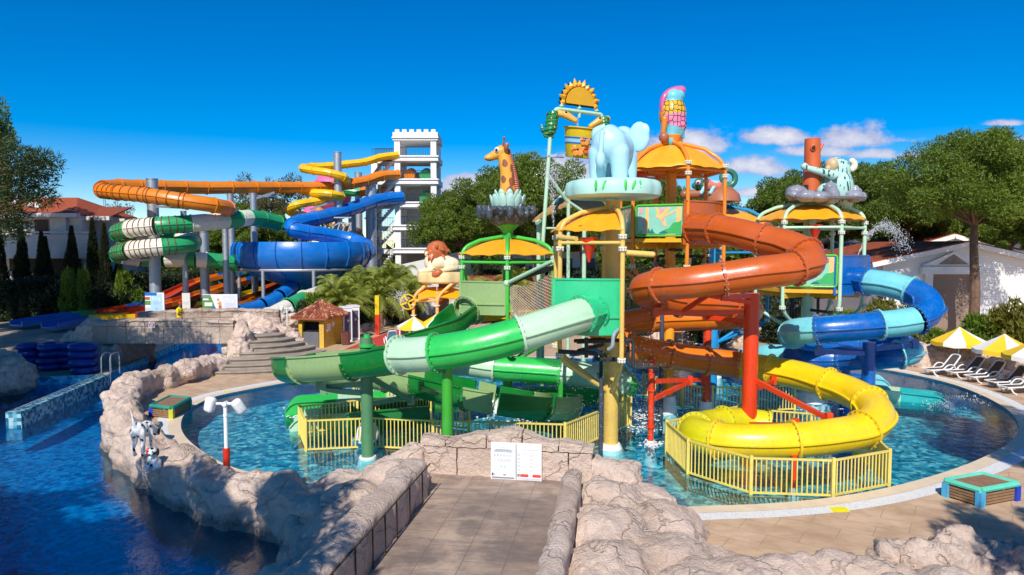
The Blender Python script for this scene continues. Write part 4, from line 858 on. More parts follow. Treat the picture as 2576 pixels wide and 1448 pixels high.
# ---------------------------------------------------------------- statues
def frame(deg):
    a = R(deg); return V((sin(a), cos(a), 0)), V((cos(a), -sin(a), 0))
ELB = paint('elephant_blue', S(176, 222, 236), .35, .05, .25, .04); MST = paint('plate_mint', S(180, 226, 210), .4, .05, .2, .05)
el = thing('elephant_statue', 'pale blue elephant statue seen from behind, standing on a scalloped mint plate', 'statue', (EC[0], EC[1], 8.02))
m = MB(); pr = []
for k in range(72):
    a = 2*pi*k/72; r = 1.44+.07*abs(sin(a*4.5)); pr.append((r*cos(a), r*sin(a)))
m.add([V((EC[0]+x*s, EC[1]+y*s, z)) for s, z in [(.93, 8.02), (1, 8.08), (1.02, 8.3), (.98, 8.5), (.9, 8.56), (.5, 8.56)] for x, y in pr], [(i*72+k, i*72+(k+1) % 72, (i+1)*72+(k+1) % 72, (i+1)*72+k) for i in range(5) for k in range(72)]+[tuple(range(72)), tuple(range(360, 432))])
pl = m.build('plate', MST, el, ang=50)
m = MB()
for k, dg in enumerate([-118, -108, -84, -74, -66]):
    p = V((EC[0]+1.5*cos(R(dg)), EC[1]+1.5*sin(R(dg)), 8.33)); m.ball(p, (.045, .03, .16), 8, 6, M=Matrix.Rotation(.35*(k % 2), 3, 'Y'))
m.build('grass_mark', matte('grass_green', S(70, 200, 80), .5), pl)
f_, r_ = frame(24); o = V((EC[0]-.02, EC[1]-.1, 8.52)); q = lambda f, r, z: o+f_*f+r_*r*.94+V((0, 0, z)); RM = Matrix.Rotation(-R(24), 3, 'Z'); m = MB()
m.ball(q(.15, 0, 1.12), (.6, .95, .58), 16, 12, M=RM); m.ball(q(-.42, 0, 1.13), (.58, .52, .56), 16, 12, M=RM)
for s in (-1, 1):
    capsule(m, q(-.5, .36*s, .85), q(-.48, .38*s, .0), .33, .25); capsule(m, q(.65, .36*s, .85), q(.68, .38*s, 0), .3, .24)
m.ball(q(1.2, 0, 1.5), (.42, .5, .45), 14, 10, M=RM); capsule(m, q(1.6, 0, 1.35), q(1.9, 0, .5), .2, .12)
m.ball(q(-.2, 0, 1.45), (.3, .7, .32), 12, 8, M=RM)
blob(m, 'body', ELB, el, .045, 8)
m = MB(); capsule(m, q(-.9, -.1, 1.42), q(-1.0, -.12, .78), .085, .07, 10); m.ball(q(-1.02, -.12, .6), (.16, .16, .27)); blob(m, 'tail', ELB, el, .03, 4)
for s in (-1, 1):
    m = MB(); m.ball(q(.82, .66*s, 1.5), (.36, .12, .5), 14, 10, M=RM); m.ball(q(.8, .82*s, 1.68), (.22, .1, .26), 12, 8, M=RM); blob(m, 'ear', ELB, el, .035, 5)
# giraffe bust
GIO = paint('giraffe_orange', S(240, 168, 56), .3, .06, .3, .04); GIB = paint('giraffe_brown', S(150, 88, 54), .3, .1, .3); DST = paint('dark_rockwork', S(66, 76, 86), .35, .25, .2)
gi = thing('giraffe_statue', 'orange spotted giraffe head and neck rising from mint leaves on a dark dripping bowl', 'statue', (GC[0], GC[1], 7.3))
gp = lambda x, y, dd=0: P(x, y, 27.2+dd)
nk = [gp(1276, 505), gp(1277, 470), gp(1275, 430), gp(1268, 400), gp(1262, 385)]; m = MB(); pp, _ = catmull(nk, 6)
for i, p in enumerate(pp): k = i/len(pp); m.ball(p, (.34-.12*k, .28-.08*k, .25), 14, 8)
m.ball(gp(1262, 381), (.27, .24, .24)); capsule(m, gp(1258, 385), gp(1232, 397), .23, .16); m.ball(gp(1228, 398), (.17, .18, .13))
sp_ = [(1290, 425, .24), (1270, 412, .2), (1288, 458, .26), (1266, 452, .2), (1284, 483, .3), (1268, 495, .22), (1292, 442, .16)]
spw = [(gp(x, y, -.22), r) for x, y, r in sp_]
def gpick(c):
    for p, r in spw:
        d = math.hypot((c.x-p.x)*1.25, (c.z-p.z)*.85)+noise.noise(c*5)*.05
        if d < r*.62 and c.y < 27.3: return 1
    return 0
blob(m, 'neck_and_head', [GIO, GIB], gi, .026, 6, pick=gpick)
for dy in (-.12, .12):
    m = MB(); capsule(m, gp(1265, 372, dy), gp(1268, 350, dy*1.3), .045, .035, 8); m.ball(gp(1268, 348, dy*1.3), .06); m.build('horn', GIB, gi)
    m = MB(); m.ball(gp(1274, 369, dy*2.4), (.1, .05, .17), 10, 8, M=Matrix.Rotation(.4, 3, 'Y')); m.build('ear', GIB, gi)
    m = MB(); m.ball(gp(1250, 378, dy*1.75), (.1, .08, .12), 12, 8); e = m.build('eye', matte('eye_white', S(235, 235, 230), .2), gi)
    m = MB(); m.ball(gp(1249, 378, dy*2.3), (.055, .03, .065), 10, 6); m.build('pupil', BLACK, e)
m = MB()
for k in range(22):
    t = k/21; p = gp(1279, 378).lerp(gp(1302, 490), t)+V((.05*sin(t*3), 0, 0)); m.ball(p, (.09+.03*t, .07, .055), 8, 6)
m.build('mane', paint('mane_brown', S(178, 98, 74), .4), gi)
m = MB(); m.tube([gp(1222, 401, -.14), gp(1230, 405, -.2), gp(1238, 402, -.2)], .015, 6); m.build('mouth_line', BLACK, gi)
LEAF = paint('leaf_mint', S(186, 226, 208), .35, .08, .2)
for ring, (rr, z0, z1, cnt) in enumerate([(.42, 7.95, 8.75, 9), (.62, 7.9, 8.55, 12)]):
    for k in range(cnt):
        a = 2*pi*k/cnt+ring*.2; d = V((cos(a), sin(a), 0)); s = V((-d.y, d.x, 0)); b0 = V((GC[0], GC[1], z0))+d*rr*.8; m = MB()
        m.ball(V((GC[0], GC[1], (z0+z1)/2))+d*rr*1.0, (.06, .17, (z1-z0)*.5), 10, 8, M=Matrix.Rotation(a, 3, 'Z') @ Matrix.Rotation(.28, 3, 'Y')); m.build('leaf', LEAF, gi)
m = MB(); m.lathe([(0, 7.32), (.55, 7.32), (.72, 7.5), (.85, 7.8), (1.05, 7.95), (.9, 8.05), (.4, 8.05), (0, 8.05)], (GC[0], GC[1], 0), 30)
for k in range(17):
    a = 2*pi*k/17; rr = .98+.08*(k % 3); m.ball((GC[0]+rr*cos(a), GC[1]+rr*sin(a), 7.88-.09*(k % 2)), (.17, .17, .2+.06*(k % 3)), 8, 8)
fr = rockfn(.06, 2.5, 71); blob(m, 'dripping_bowl', DST, gi, .04, 2, fr)
# parrot
pa = thing('parrot_statue', 'parrot statue with yellow and pink scaled back and pink crest on the orange tower roof', 'statue', (OC[0], OC[1], 10.5))
def scalemat(name, c):
    n = N(name); v = n.co('Object', None, (pi/2, 0, 0))
    b = n.n('TexVoronoi', Vector=n.co('Object', (1, .3, .8)), Scale=6.2, Randomness=.42, _feature='DISTANCE_TO_EDGE').outputs[0]
    e = n.ramp(b, [(.05, (0, 0, 0)), (.09, (1, 1, 1))])
    return n.bsdf(Base_Color=n.mix(e, (.02, .015, .01, 1), S(*c)), Roughness=.25, Coat_Weight=.4, Normal=n.bump(e, .4, .02))
PB = paint('parrot_blue', S(110, 200, 216), .28, .06, .4); PK = paint('parrot_pink', S(224, 100, 152), .28, .06, .4); PO = paint('parrot_orange', S(226, 140, 50), .3, .08, .3); PBR = paint('perch_brown', S(168, 100, 66), .4, .1, .2)
p_ = lambda x, y, dd=0: P(x, y, 26.7+dd); m = MB()
m.ball(p_(1692, 288), (.53, .45, .7), 18, 14); m.ball(p_(1698, 312), (.46, .38, .5), 16, 12); m.ball(p_(1694, 246), (.38, .33, .34), 14, 10); m.ball(p_(1706, 240), (.26, .25, .25), 12, 8); m.ball(p_(1700, 325), (.36, .3, .45), 14, 10); capsule(m, p_(1695, 318, -.1), p_(1688, 352, -.05), .3, .28); capsule(m, p_(1712, 300, -.1), p_(1716, 345), .16, .1)
zb = [p_(0, y).z for y in (255, 290, 320, 352)]
def ppick(c):
    w = (c.x-p_(1692, 0).x)*.28
    if c.x < p_(1668, 0).x+.02*sin(c.z*4) and c.z < zb[0]-.3: return 3
    if c.z > zb[0]-.02: return 0
    if c.z > zb[1]+w*.2: return 1
    if c.z > zb[2]-w: return 2
    return 0
blob(m, 'body', [PB, scalemat('yellow_scales', (232, 178, 24)), scalemat('pink_scales', (240, 140, 180)), PO], pa, .03, 5, pick=ppick)
m = MB(); cr = catmull([p_(1664, 282, -.05), p_(1665, 262, -.05), p_(1670, 246, -.05), p_(1682, 234), p_(1700, 228), p_(1713, 228)], 5)[0]
for i, p in enumerate(cr): k = i/len(cr); m.ball(p, (.07+.13*k, .2, .07+.11*k), 10, 8)
blob(m, 'crest', PK, pa, .03, 4)
m = MB(); capsule(m, p_(1672, 300, -.3), p_(1668, 335, -.25), .13, .1); blob(m, 'leg', PO, pa, .03, 3)
m = MB(); capsule(m, p_(1670, 346, -.4), p_(1672, 346, .1), .2, .2); capsule(m, p_(1672, 355, -.1), p_(1710, 355), .14, .12); blob(m, 'perch', PBR, pa, .03, 3)
m = MB(); m.lathe([(.13, 10.5), (.14, 10.6), (.3, 10.8), (0, 10.8)], (OC[0], OC[1], 0), 14); m.build('mount', DARK, pa)
# koala
ko = thing('koala_statue', 'mint koala statue hugging an orange tree trunk among grey boulders', 'statue', (KC[0]+.5, KC[1], 8.35))
KM = None
def koalamat():
    n = N('koala_mint'); v = n.co('Object', (12, 12, 2.6)); a = n.noise(v, 1.0, 0); col = n.mix(n.ramp(a, [(.64, (0, 0, 0)), (.67, (1, 1, 1))]), S(178, 218, 204), S(50, 84, 82))
    return n.bsdf(Base_Color=col, Roughness=.32, Coat_Weight=.3)
KM = koalamat(); k_ = lambda x, y, dd=0: P(x, y, 27.6+dd); KG = paint('boulder_grey', S(140, 142, 152), .35, .15, .3); KL = paint('trunk_orange', S(206, 96, 40), .4, .12, .2)
m = MB(); m.ball(k_(2110, 470), (.55, .55, .75), 16, 12); m.ball(k_(2112, 430), (.42, .42, .5), 14, 10); m.ball(k_(2118, 500), (.5, .5, .5), 14, 10); m.ball(k_(2102, 418), (.34, .36, .36), 14, 10)
capsule(m, k_(2100, 442, -.3), k_(2032, 424, -.25), .19, .12); m.ball(k_(2023, 419, -.2), .15); capsule(m, k_(2100, 450, .3), k_(2040, 430, .3), .17, .12); m.ball(k_(2077, 482, -.35), (.36, .3, .33))
blob(m, 'body', KM, ko, .035, 6)
m = MB(); m.ball(k_(2093, 416, -.12), (.25, .3, .3), 14, 10); m.ball(k_(2083, 424, -.2), (.12, .12, .1)); blob(m, 'face', paint('face_tan', S(216, 186, 140), .35, .25), ko, .03, 4)
for dx, dd in ((2140, .1), (2098, .35)):
    m = MB(); 
    for k in range(5): a = R(-70+35*k); m.ball(k_(dx, 416, dd)+V((.16*cos(a), 0, .18*sin(a))), (.14, .1, .12), 10, 8)
    blob(m, 'ear', paint('ear_cream', S(236, 226, 200), .4), ko, .03, 3)
m = MB(); b0, t0 = k_(2040, 482, .2), k_(2044, 350, .2); m.tube([b0, b0.lerp(t0, .5)+V((.02, 0, 0)), t0], [.36, .32, .3], 18); m.ball(k_(2047, 372, -.12), (.12, .06, .16)); m.cyl(k_(2058, 385, .1), k_(2070, 362, .1), .08, .05, 8)
m.build('tree_trunk', KL, ko)
m = MB(); m.ball(k_(2047, 372, -.16), (.07, .05, .1)); m.build('knot_hole', matte('hole_brown', S(70, 34, 14), .7), ko); m = MB(); m.box(k_(2028, 472, -.2), (.14, .1, .2)); m.build('trunk_hole', BLACK, ko)
for x, y, r, dd in [(2003, 488, (.36, .35, .26), 0), (1992, 494, (.2, .3, .16), -.3), (2033, 497, (.42, .3, .2), -.9), (2062, 499, (.36, .3, .19), -1.0), (2093, 496, (.26, .3, .3), -1.0), (2090, 480, (.22, .2, .25), -.7), (2148, 497, (.3, .3, .22), -.5), (2166, 499, (.2, .25, .17), 0), (2150, 484, (.2, .2, .2), -.2), (2020, 486, (.3, .3, .2), .6), (2140, 490, (.4, .4, .25), .9), (2080, 490, (.5, .4, .2), 1)]:
    m = MB(); m.ball(k_(x, y-3, dd), tuple(v*1.25 for v in r), 10, 8); blob(m, 'grey_boulder', KG, ko, .06, 3, rockfn(.05, 1.5, x))
m = MB(); m.lathe([(0, 8.3), (1.4, 8.33), (1.45, 8.4), (1.2, 8.46), (0, 8.46)], (k_(2080, 500).x, 27.6, 0), 28); m.build('plate', KG, ko)
# sun topped bucket frame
bf = thing('bucket_frame', 'mint pipe frame carrying a half sun sign, two green snakes and a tipping bucket', 'bucket frame', P(1430, 900, 30))
L0, L1 = P(1398, 274, 29), P(1514, 288, 30.3); zt = L0.z; L1.z = zt; cl, cr_ = P(1366, 620, 28.9), P(1530, 620, 31)
m = MB(); m.tube(bend([V((cl.x-.02, cl.y, 0)), V((cl.x, cl.y, 6.8)), P(1384, 345, 29), L0, L0.lerp(L1, .5)], .15), .085, 10); m.build('frame_pipe', MPI, bf)
m = MB(); m.tube(bend([V((cr_.x, cr_.y, 0)), V((cr_.x, cr_.y, 6.8)), L1+V((.15, .1, -1.5)), L1, L0.lerp(L1, .49)], .15), .085, 10); m.build('frame_pipe', MPI, bf)
m = MB(); m.cyl(P(1378, 440, 29), P(1425, 505, 29.6), .075); m.cyl(P(1425, 505, 29.6), P(1470, 535, 30), .07); m.build('brace_pipe', MPI, bf)
m = MB(); m.cyl(P(1365, 575, 29), P(1440, 575, 29.5), .05); m.cyl(P(1430, 512, 29.6), V((P(1430, 600, 29.6).x, 29.6, 0)), .08); m.build('brace_pipe', MPI, bf)
m = MB(); m.bar(P(1375, 395, 29), P(1400, 392, 29), .2, .1); m.cyl(P(1378, 393, 28.9), P(1418, 396, 29.2), .04); m.build('pivot_bracket', STEEL, bf)
ba = (L1-L0).normalized(); bn = V((ba.y, -ba.x, 0)); so_ = L0.lerp(L1, .5)+V((0, 0, .28))-bn*.08
SYE = paint('sun_amber', S(228, 172, 30), .4, .05, .2); SPE = paint('petal_amber', S(232, 168, 30), .3, .1, .3)
m = MB(); n = 28; m.prism([(.74*cos(pi*k/n), .74*sin(pi*k/n)) for k in range(n+1)], so_+bn*.12, ba, V((0, 0, 1)), bn, .05); m.build('sun_disc', SYE, bf, smooth=False)
m = MB(); m.prism([(.99*cos(pi*k/40)*(1+.06*(k % 2)), .99*sin(pi*k/40)*(1+.06*(k % 2))-.05) for k in range(41)], so_, ba, V((0, 0, 1)), bn, .1); m.build('sun_back', BLACK, bf, smooth=False)
for k in range(13):
    a = pi*(k+.1)/12.2; d = ba*cos(a)+V((0, 0, sin(a))); s = ba*-sin(a)+V((0, 0, cos(a))); m = MB(); L = 1.14 if k % 2 else 1.04
    m.add([so_+d*.76-s*.11+bn*.1, so_+d*.9-s*.13+bn*.1, so_+d*L+bn*.1, so_+d*.9+s*.13+bn*.1, so_+d*.76+s*.11+bn*.1, so_+d*.86+bn*.2, so_+d*.84+bn*.02], [(0, 1, 5), (1, 2, 5), (2, 3, 5), (3, 4, 5), (4, 0, 5), (1, 0, 6), (2, 1, 6), (3, 2, 6), (4, 3, 6), (0, 4, 6)])
    m.build('sun_petal', SPE, bf, ang=25)
for t in (.12, .5, .88):
    m = MB(); p = L0.lerp(L1, t); m.cyl(p, p+V((0, 0, .3)), .05, n=8); m.cyl(p+V((0, 0, .12)), p+V((0, 0, .16)), .1, n=10); m.build('sign_stud', MPI, bf)
m = MB(); p = L0.lerp(L1, .5); m.cyl(p, p-V((0, 0, .25)), .07, .06, 10); m.build('water_spout', MPI, bf)
SNK = None
def snakemat():
    n = N('snake_green'); v = n.co(); vo = n.n('TexVoronoi', Vector=v, Scale=5.5).outputs[0]
    return n.bsdf(Base_Color=n.ramp(vo, [(0, S(196, 200, 90)), (.22, S(196, 200, 90)), (.26, (.01, .02, .01, 1)), (.38, (.01, .03, .02, 1)), (.42, S(40, 140, 80))], 'LINEAR'), Roughness=.3, Coat_Weight=.3)
SNK = snakemat()
def snake(c0, c1, hx, tail, label):
    t = thing('snake_statue', label, 'statue', c0, 'snakes on the bucket frame'); m = MB(); pts = []
    for k in range(73): a = 2*pi*k/12; pts.append(c0.lerp(c1, k/72)+V((.17*cos(a), .17*sin(a), 0)))
    m.tube(pts, [.115*min(1, (k+4)/20) for k in range(73)], 8)
    if tail: m.tube([pts[0], pts[0]+V((-.35, 0, 0)), pts[0]+V((-.5, 0, .25)), pts[0]+V((-.52, 0, .5))], [.12, .1, .07, .02], 8)
    m.build('body', SNK, t)
    m = MB(); e = pts[-1]; capsule(m, e, e+V((hx*.35, -.15, -.1)), .15, .15); capsule(m, e+V((hx*.35, -.15, -.1)), e+V((hx*.75, -.2, -.35)), .17, .12); blob(m, 'head', paint('snake_head', S(226, 176, 70), .3, .2), t, .03, 4)
    m = MB(); m.ball(e+V((hx*.36, -.3, -.02)), .05, 8, 6); m.build('eye', BLACK, t)
snake(P(1383, 342, 29), P(1391, 285, 29), 1, True, 'green spotted snake coiled round the left frame post'); snake(P(1520, 345, 30.3), P(1518, 300, 30.3), -1, False, 'green spotted snake coiled round the right frame post behind the elephant')
bk = thing('tipping_bucket', 'yellow tipping bucket painted with blue bands and orange hibiscus flowers', 'bucket', P(1455, 398, 29.7)); bc = P(1458, 398, 29.7); BY = paint('bucket_yellow', S(232, 196, 24), .35, .06, .2); MT = Matrix.Rotation(.1, 3, 'Y') @ Matrix.Rotation(.12, 3, 'X')
def bz(z): return .62+.17*z/1.2
m = MB(); m.lathe([(0, 0), (.6, 0), (bz(0), .03), (bz(1.2), 1.2), (bz(1.2)+.06, 1.22), (bz(1.2)+.06, 1.26), (bz(1.2)-.05, 1.26), (.58, .08)], bc, 36, M=MT); m.build('bucket_wall', BY, bk)
BB = matte('band_blue', S(30, 110, 190), .4, .05); BC = matte('band_cyan', S(150, 210, 226), .4, .05)
for z0, z1, mt in [(.56, .62, BB), (.62, .76, BC), (.76, .84, BB)]:
    m = MB(); m.lathe([(bz(z0), z0), (bz(z0)+.008, z0), (bz(z1)+.008, z1), (bz(z1), z1)], bc, 36, M=MT); m.build('painted_band', mt, bk)
for a, z, r, mt in [(-104, .33, .27, OPO), (-84, .72, .2, OPO), (-72, .38, .18, paint('flower_red', S(226, 90, 30), .4))]:
    d = V((cos(R(a)), sin(R(a)), 0)); s = V((-d.y, d.x, 0)); c = bc+MT@(d*(bz(z)+.015)+V((0, 0, z))); m = MB()
    for k in range(5): b = 2*pi*k/5+.3; m.ball(c+(s*cos(b)+V((0, 0, 1))*sin(b))*r*.62, (r*.48, r*.48, r*.48), 8, 6)
    m.v = [c+(v-c)-d*((v-c).dot(d)*.93) for v in m.v]; m.build('flower', mt, bk)
    m = MB(); m.ball(c+d*.02, r*.14, 8, 6); m.cyl(c+d*.03, c+d*.04-s*r*.8, .012, n=6); m.build('stamen', BLACK, bk)
# lion on its tan plate over a peach pipe frame
lp = lambda x, y, dd=0: P(x, y, 46+dd); LC = V((lp(1105, 700).x, 46, 0))
TL = thing('play_tower', 'peach piped play tower with small amber canopies under the lion', 'play tower', (LC.x, LC.y, 0))
for x, d in [(1040, 45), (1100, 44.4), (1118, 47)]:
    p = P(x, 780, d); m = MB(); m.tube(bend([V((p.x, p.y, 0)), V((p.x, p.y, 3.2)), V((p.x+.9, p.y+.3, 4.0))], .5), .11, 10); po = m.build('post', PEA, TL)
    for z in (1.9, 2.6): m = MB(); m.cyl((p.x, p.y, z), (p.x, p.y, z+.06), .2, n=12); m.build('flange_joint', WBOLT, po)
m = MB(); m.cyl(P(1040, 757, 45), P(1100, 757, 44.4), .1); m.cyl(P(1100, 757, 44.4), P(1120, 752, 47), .1); m.build('rail', PEA, TL)
m = MB(); m.cyl((LC.x+.3, LC.y, 0), (LC.x+.3, LC.y, 4.2), .35, n=16); m.build('column', paint('post_brown', S(110, 66, 40), .5), TL)
for x0, x1, s in [(1052, 1098, -1), (1100, 1180, 1)]:
    m = MB(); nx, ny = 12, 8; vs = [P(x0+(x1-x0)*i/nx, 722+26*(j/ny)**1.6+(8*(1-i/nx)**2 if s < 0 else 14*(i/nx)**2), 46-1.6*j/ny) for i in range(nx+1) for j in range(ny+1)]
    w = ny+1; vs += [v-V((0, 0, .05)) for v in vs]; q = (nx+1)*w; m.add(vs, [f for i in range(nx) for j in range(ny) for f in ((i*w+j, i*w+j+1, (i+1)*w+j+1, (i+1)*w+j), (q+i*w+j, q+(i+1)*w+j, q+(i+1)*w+j+1, q+i*w+j+1))]); m.build('canopy_panel', CAN, TL, ang=60)
m = MB(); c = lp(1026, 760, -1.2); m.lathe([(.45, -.03), (.52, -.03), (.52, .03), (.45, .03), (.45, -.03)], c, 24, M=Matrix.Rotation(pi/2, 3, 'X')); m.bar(c-V((.45, 0, .2)), c+V((.45, 0, .2)), .1); m.bar(c-V((.2, 0, -.4)), c+V((.2, 0, -.4)), .1); m.bar(c, P(1042, 757, 45), .08); m.build('play_wheel', paint('wheel_yellow', S(240, 190, 30), .4), TL)
li = thing('lion_statue', 'cream lion statue with red brown mane lying on a round tan plate', 'statue', (LC.x, LC.y, 4.1)); CRM = paint('lion_cream', S(238, 222, 184), .4, .06, .1); MAN = paint('lion_mane', S(190, 98, 48), .4, .15, .2); PTN = paint('plate_tan', S(226, 200, 140), .5, .12, .1)
m = MB(); zc = lp(0, 690).z; ctr = V((lp(1106, 0).x, 46, 0)); pr = [(1.6+.05*sin(a_*9), a_) for a_ in [2*pi*k/60 for k in range(60)]]
m.add([V((ctr.x+r*s*cos(a_), ctr.y+r*s*sin(a_), z)) for s, z in [(.9, lp(0, 712).z), (1, lp(0, 708).z), (1.02, lp(0, 690).z), (.97, lp(0, 685).z), (.5, lp(0, 684).z)] for r, a_ in pr], [(i*60+k, i*60+(k+1) % 60, (i+1)*60+(k+1) % 60, (i+1)*60+k) for i in range(4) for k in range(60)]+[tuple(range(60)), tuple(range(240, 300))]); m.build('plate', PTN, li, ang=50)
m = MB(); m.ball(lp(1100, 663), (.7, .62, .5)); m.ball(lp(1128, 664), (.8, .65, .48)); m.ball(lp(1115, 660), (.8, .6, .5)); m.ball(lp(1083, 660), (.45, .52, .55)); m.ball(lp(1110, 660, -.35), (.36, .35, .42)); capsule(m, lp(1085, 678, -.5), lp(1058, 683, -.6), .18, .14); capsule(m, lp(1148, 672, -.2), lp(1108, 682, -.9), .2, .13); capsule(m, lp(1085, 678, .3), lp(1056, 682, .3), .18, .14)
blob(m, 'body', CRM, li, .05, 12)
m = MB(); rnd = random.Random(3); m.ball(lp(1100, 633), (.76, .6, .72), 16, 12); capsule(m, lp(1085, 650), lp(1080, 672), .35, .2)
for k in range(26): a, b = rnd.uniform(0, 2*pi), rnd.uniform(-.6, 1.4); d = V((cos(a)*cos(b), sin(a)*cos(b), sin(b))); capsule(m, lp(1100, 633)+d*.55, lp(1100, 633)+d*.86+V((0, 0, -.2)), .15, .06, 8)
blob(m, 'mane', MAN, li, .04, 2); m = MB(); m.ball(lp(1099, 689, -1.5), (.42, .22, .25), 12, 8, M=Matrix.Rotation(-.5, 3, 'Y')); blob(m, 'tail_tuft', MAN, li, .04, 3)
m = MB(); m.ball(lp(1078, 640, -.1), (.28, .3, .25)); blob(m, 'muzzle', CRM, li, .04, 3)
# chameleon on a log
ch = thing('chameleon_statue', 'colourful chameleon statue with coiled tail on a brown log behind the orange tower', 'statue', P(1780, 505, 32.5)); cp = lambda x, y, dd=0: P(x, y, 32.5+dd)
m = MB(); capsule(m, cp(1722, 490), cp(1795, 487), .22, .24); blob(m, 'log', PBR, ch, .05, 3); m = MB(); m.lathe([(0, .75), (.4, .68), (.75, .35), (.85, 0), (0, .1)], cp(1818, 508), 22); m.cyl(cp(1795, 505), V((cp(1795, 505).x, 32.5, 7.0)), .2); m.build('palm_cap', PBR, ch)
m = MB(); capsule(m, cp(1772, 466, -.1), cp(1803, 468, -.1), .3, .26); capsule(m, cp(1768, 465, -.1), cp(1748, 468, -.1), .26, .16); m.ball(cp(1760, 462, -.1), .27)
TLc = paint('chameleon_green', S(50, 120, 100), .3, .15, .3); zz = cp(0, 466).z; xx = cp(1772, 0).x
blob(m, 'body', [TLc, paint('chameleon_coral', S(226, 130, 110), .3), BC], ch, .04, 4, pick=lambda c: 0 if c.x < xx else (1 if noise.noise(c*3) > -.05 else 2))
m = MB(); pts = [cp(1803, 466)]+[cp(1830, 448)+V((cos(a)*(.36-.04*a/2), 0, sin(a)*(.36-.04*a/2))) for a in [-1.6+.35*k for k in range(22)]]
m.tube(pts, [.17-.005*k for k in range(len(pts))], 10); m.build('tail', [TLc], ch); m = MB()
for x in (1772, 1795): capsule(m, cp(x, 472, -.3), cp(x-8, 486, -.35), .1, .08, 8)
m.build('leg', BC, ch); m = MB(); m.ball(cp(1756, 460, -.38), .12, 10, 8); e = m.build('eye', matte('eye_pink', S(240, 190, 190), .3), ch); m = MB(); m.ball(cp(1756, 460, -.5), .05, 8, 6); m.build('pupil', BLACK, e)
# cargo net between two towers
nt = thing('cargo_net', 'sagging beige rope cargo net between the green and tan towers', 'net', P(1330, 770, 24.5)); m = MB()
def npt(u, v): a = P(1282, 715, 25.2).lerp(P(1392, 680, 23), u); b = P(1285, 800, 25.2).lerp(P(1392, 800, 23.2), u); return a.lerp(b, v)+V((0, .25*sin(pi*u)*sin(pi*v), -.2*sin(pi*u)))
for k in range(-14, 22):
    l1 = [npt(u/12, k/14+u/12) for u in range(13) if 0 <= k/14+u/12 <= 1]; l2 = [npt(u/12, k/14+1-u/12) for u in range(13) if 0 <= k/14+1-u/12 <= 1]
    for l in (l1, l2):
        if len(l) > 1: m.tube(l, .013, 4, caps=False)
m.build('rope_mesh', matte('rope_beige', S(206, 186, 160), .9), nt, smooth=False); m = MB(); m.tube([P(1282, 712, 25.2), P(1340, 690, 24.2), P(1392, 674, 23)], .09, 8); m.build('top_roll', BLACK, nt)
# thatched shelter behind the bucket frame
sh = thing('shelter_roof', 'mint framed shelter with brown boarded roof behind the bucket frame', 'shelter', P(1480, 620, 33)); m = MB(); a, b, c, d = P(1420, 522, 31.5), P(1545, 535, 33), P(1445, 462, 34), P(1560, 470, 35)
m.add([a, b, d, c]+[p+V((0, 0, .12)) for p in (a, b, d, c)], [(0, 1, 2, 3), (4, 5, 6, 7), (0, 1, 5, 4), (1, 2, 6, 5), (2, 3, 7, 6), (3, 0, 4, 7)]); a2, c2 = P(1340, 560, 31), P(1415, 500, 33)
m.add([p+V((0, 0, h)) for h in (0, .12) for p in (a2, P(1420, 522, 31.5), c, c2)], [(0, 1, 2, 3), (4, 5, 6, 7), (0, 1, 5, 4), (1, 2, 6, 5), (2, 3, 7, 6), (3, 0, 4, 7)]); m.build('roof', matte('board_brown', S(176, 136, 82), .8, .3, 6), sh, smooth=False)
m = MB()
for x, y, d_ in [(1470, 540, 32), (1355, 565, 31.5), (1540, 545, 33)]: p = P(x, y, d_); m.cyl(p, (p.x, p.y, 0), .1, n=10)
m.bar(P(1350, 562, 31), P(1445, 462, 34), .15); m.bar(P(1445, 462, 33.8), P(1560, 540, 33), .15); m.build('frame_pipe', MPI, sh)
# ---------------------------------------------------------------- fences
def fence(label, tops, group=None, zt=.93, zb=-.12):
    pts = [G(x, y, zt) for x, y in tops]; t = thing('yellow_fence', label, 'fence', (sum(p.x for p in pts)/len(pts), sum(p.y for p in pts)/len(pts), zb), group)
    for p in pts: m = MB(); m.box((p.x, p.y, (zt+zb)/2+.02), (.085, .085, zt-zb+.06)); m.build('fence_post', FENCE, t, smooth=False)
    for a, b in zip(pts, pts[1:]):
        d = (b-a); L = d.length; d.normalize(); m = MB(); z = V((0, 0, 1)); a0 = V((a.x, a.y, 0))
        m.bar(a0+d*.05+z*(zt-.02), a0+d*(L-.05)+z*(zt-.02), .06, .05); m.bar(a0+d*.05+z*(zb+.1), a0+d*(L-.05)+z*(zb+.1), .05, .05); n = max(2, int(L/.125))
        for k in range(1, n): q = a0+d*(L*k/n); m.bar(q+z*(zb+.125), q+z*(zt-.045), .032, .032)
        m.build('fence_panel', FENCE, t, smooth=False)
fence('yellow railing pen standing in the water around the yellow slide', [(1865, 1020), (1770, 1040), (1677, 1060), (1731, 1107), (1890, 1151), (2097, 1157), (2238, 1133), (2207, 1103), (2150, 1066)])
fence('short yellow railing behind the red post inside the yellow loop', [(1933, 1032), (2041, 1040), (2090, 1052)])
fence('long yellow railing pen in the water below the green slides', [(1180, 1013), (1042, 997), (899, 1006), (753, 1023), (769, 1058), (935, 1051), (1089, 1058), (1255, 1062), (1421, 1067), (1587, 1002), (1560, 985)])
fence('yellow railing at the far side of the pool behind the sage post', [(890, 952), (1011, 965), (1085, 972)])
fence('yellow railing in the pool behind the orange column', [(1619, 939), (1665, 951), (1717, 966), (1769, 973), (1793, 973), (1864, 975), (2000, 970)])
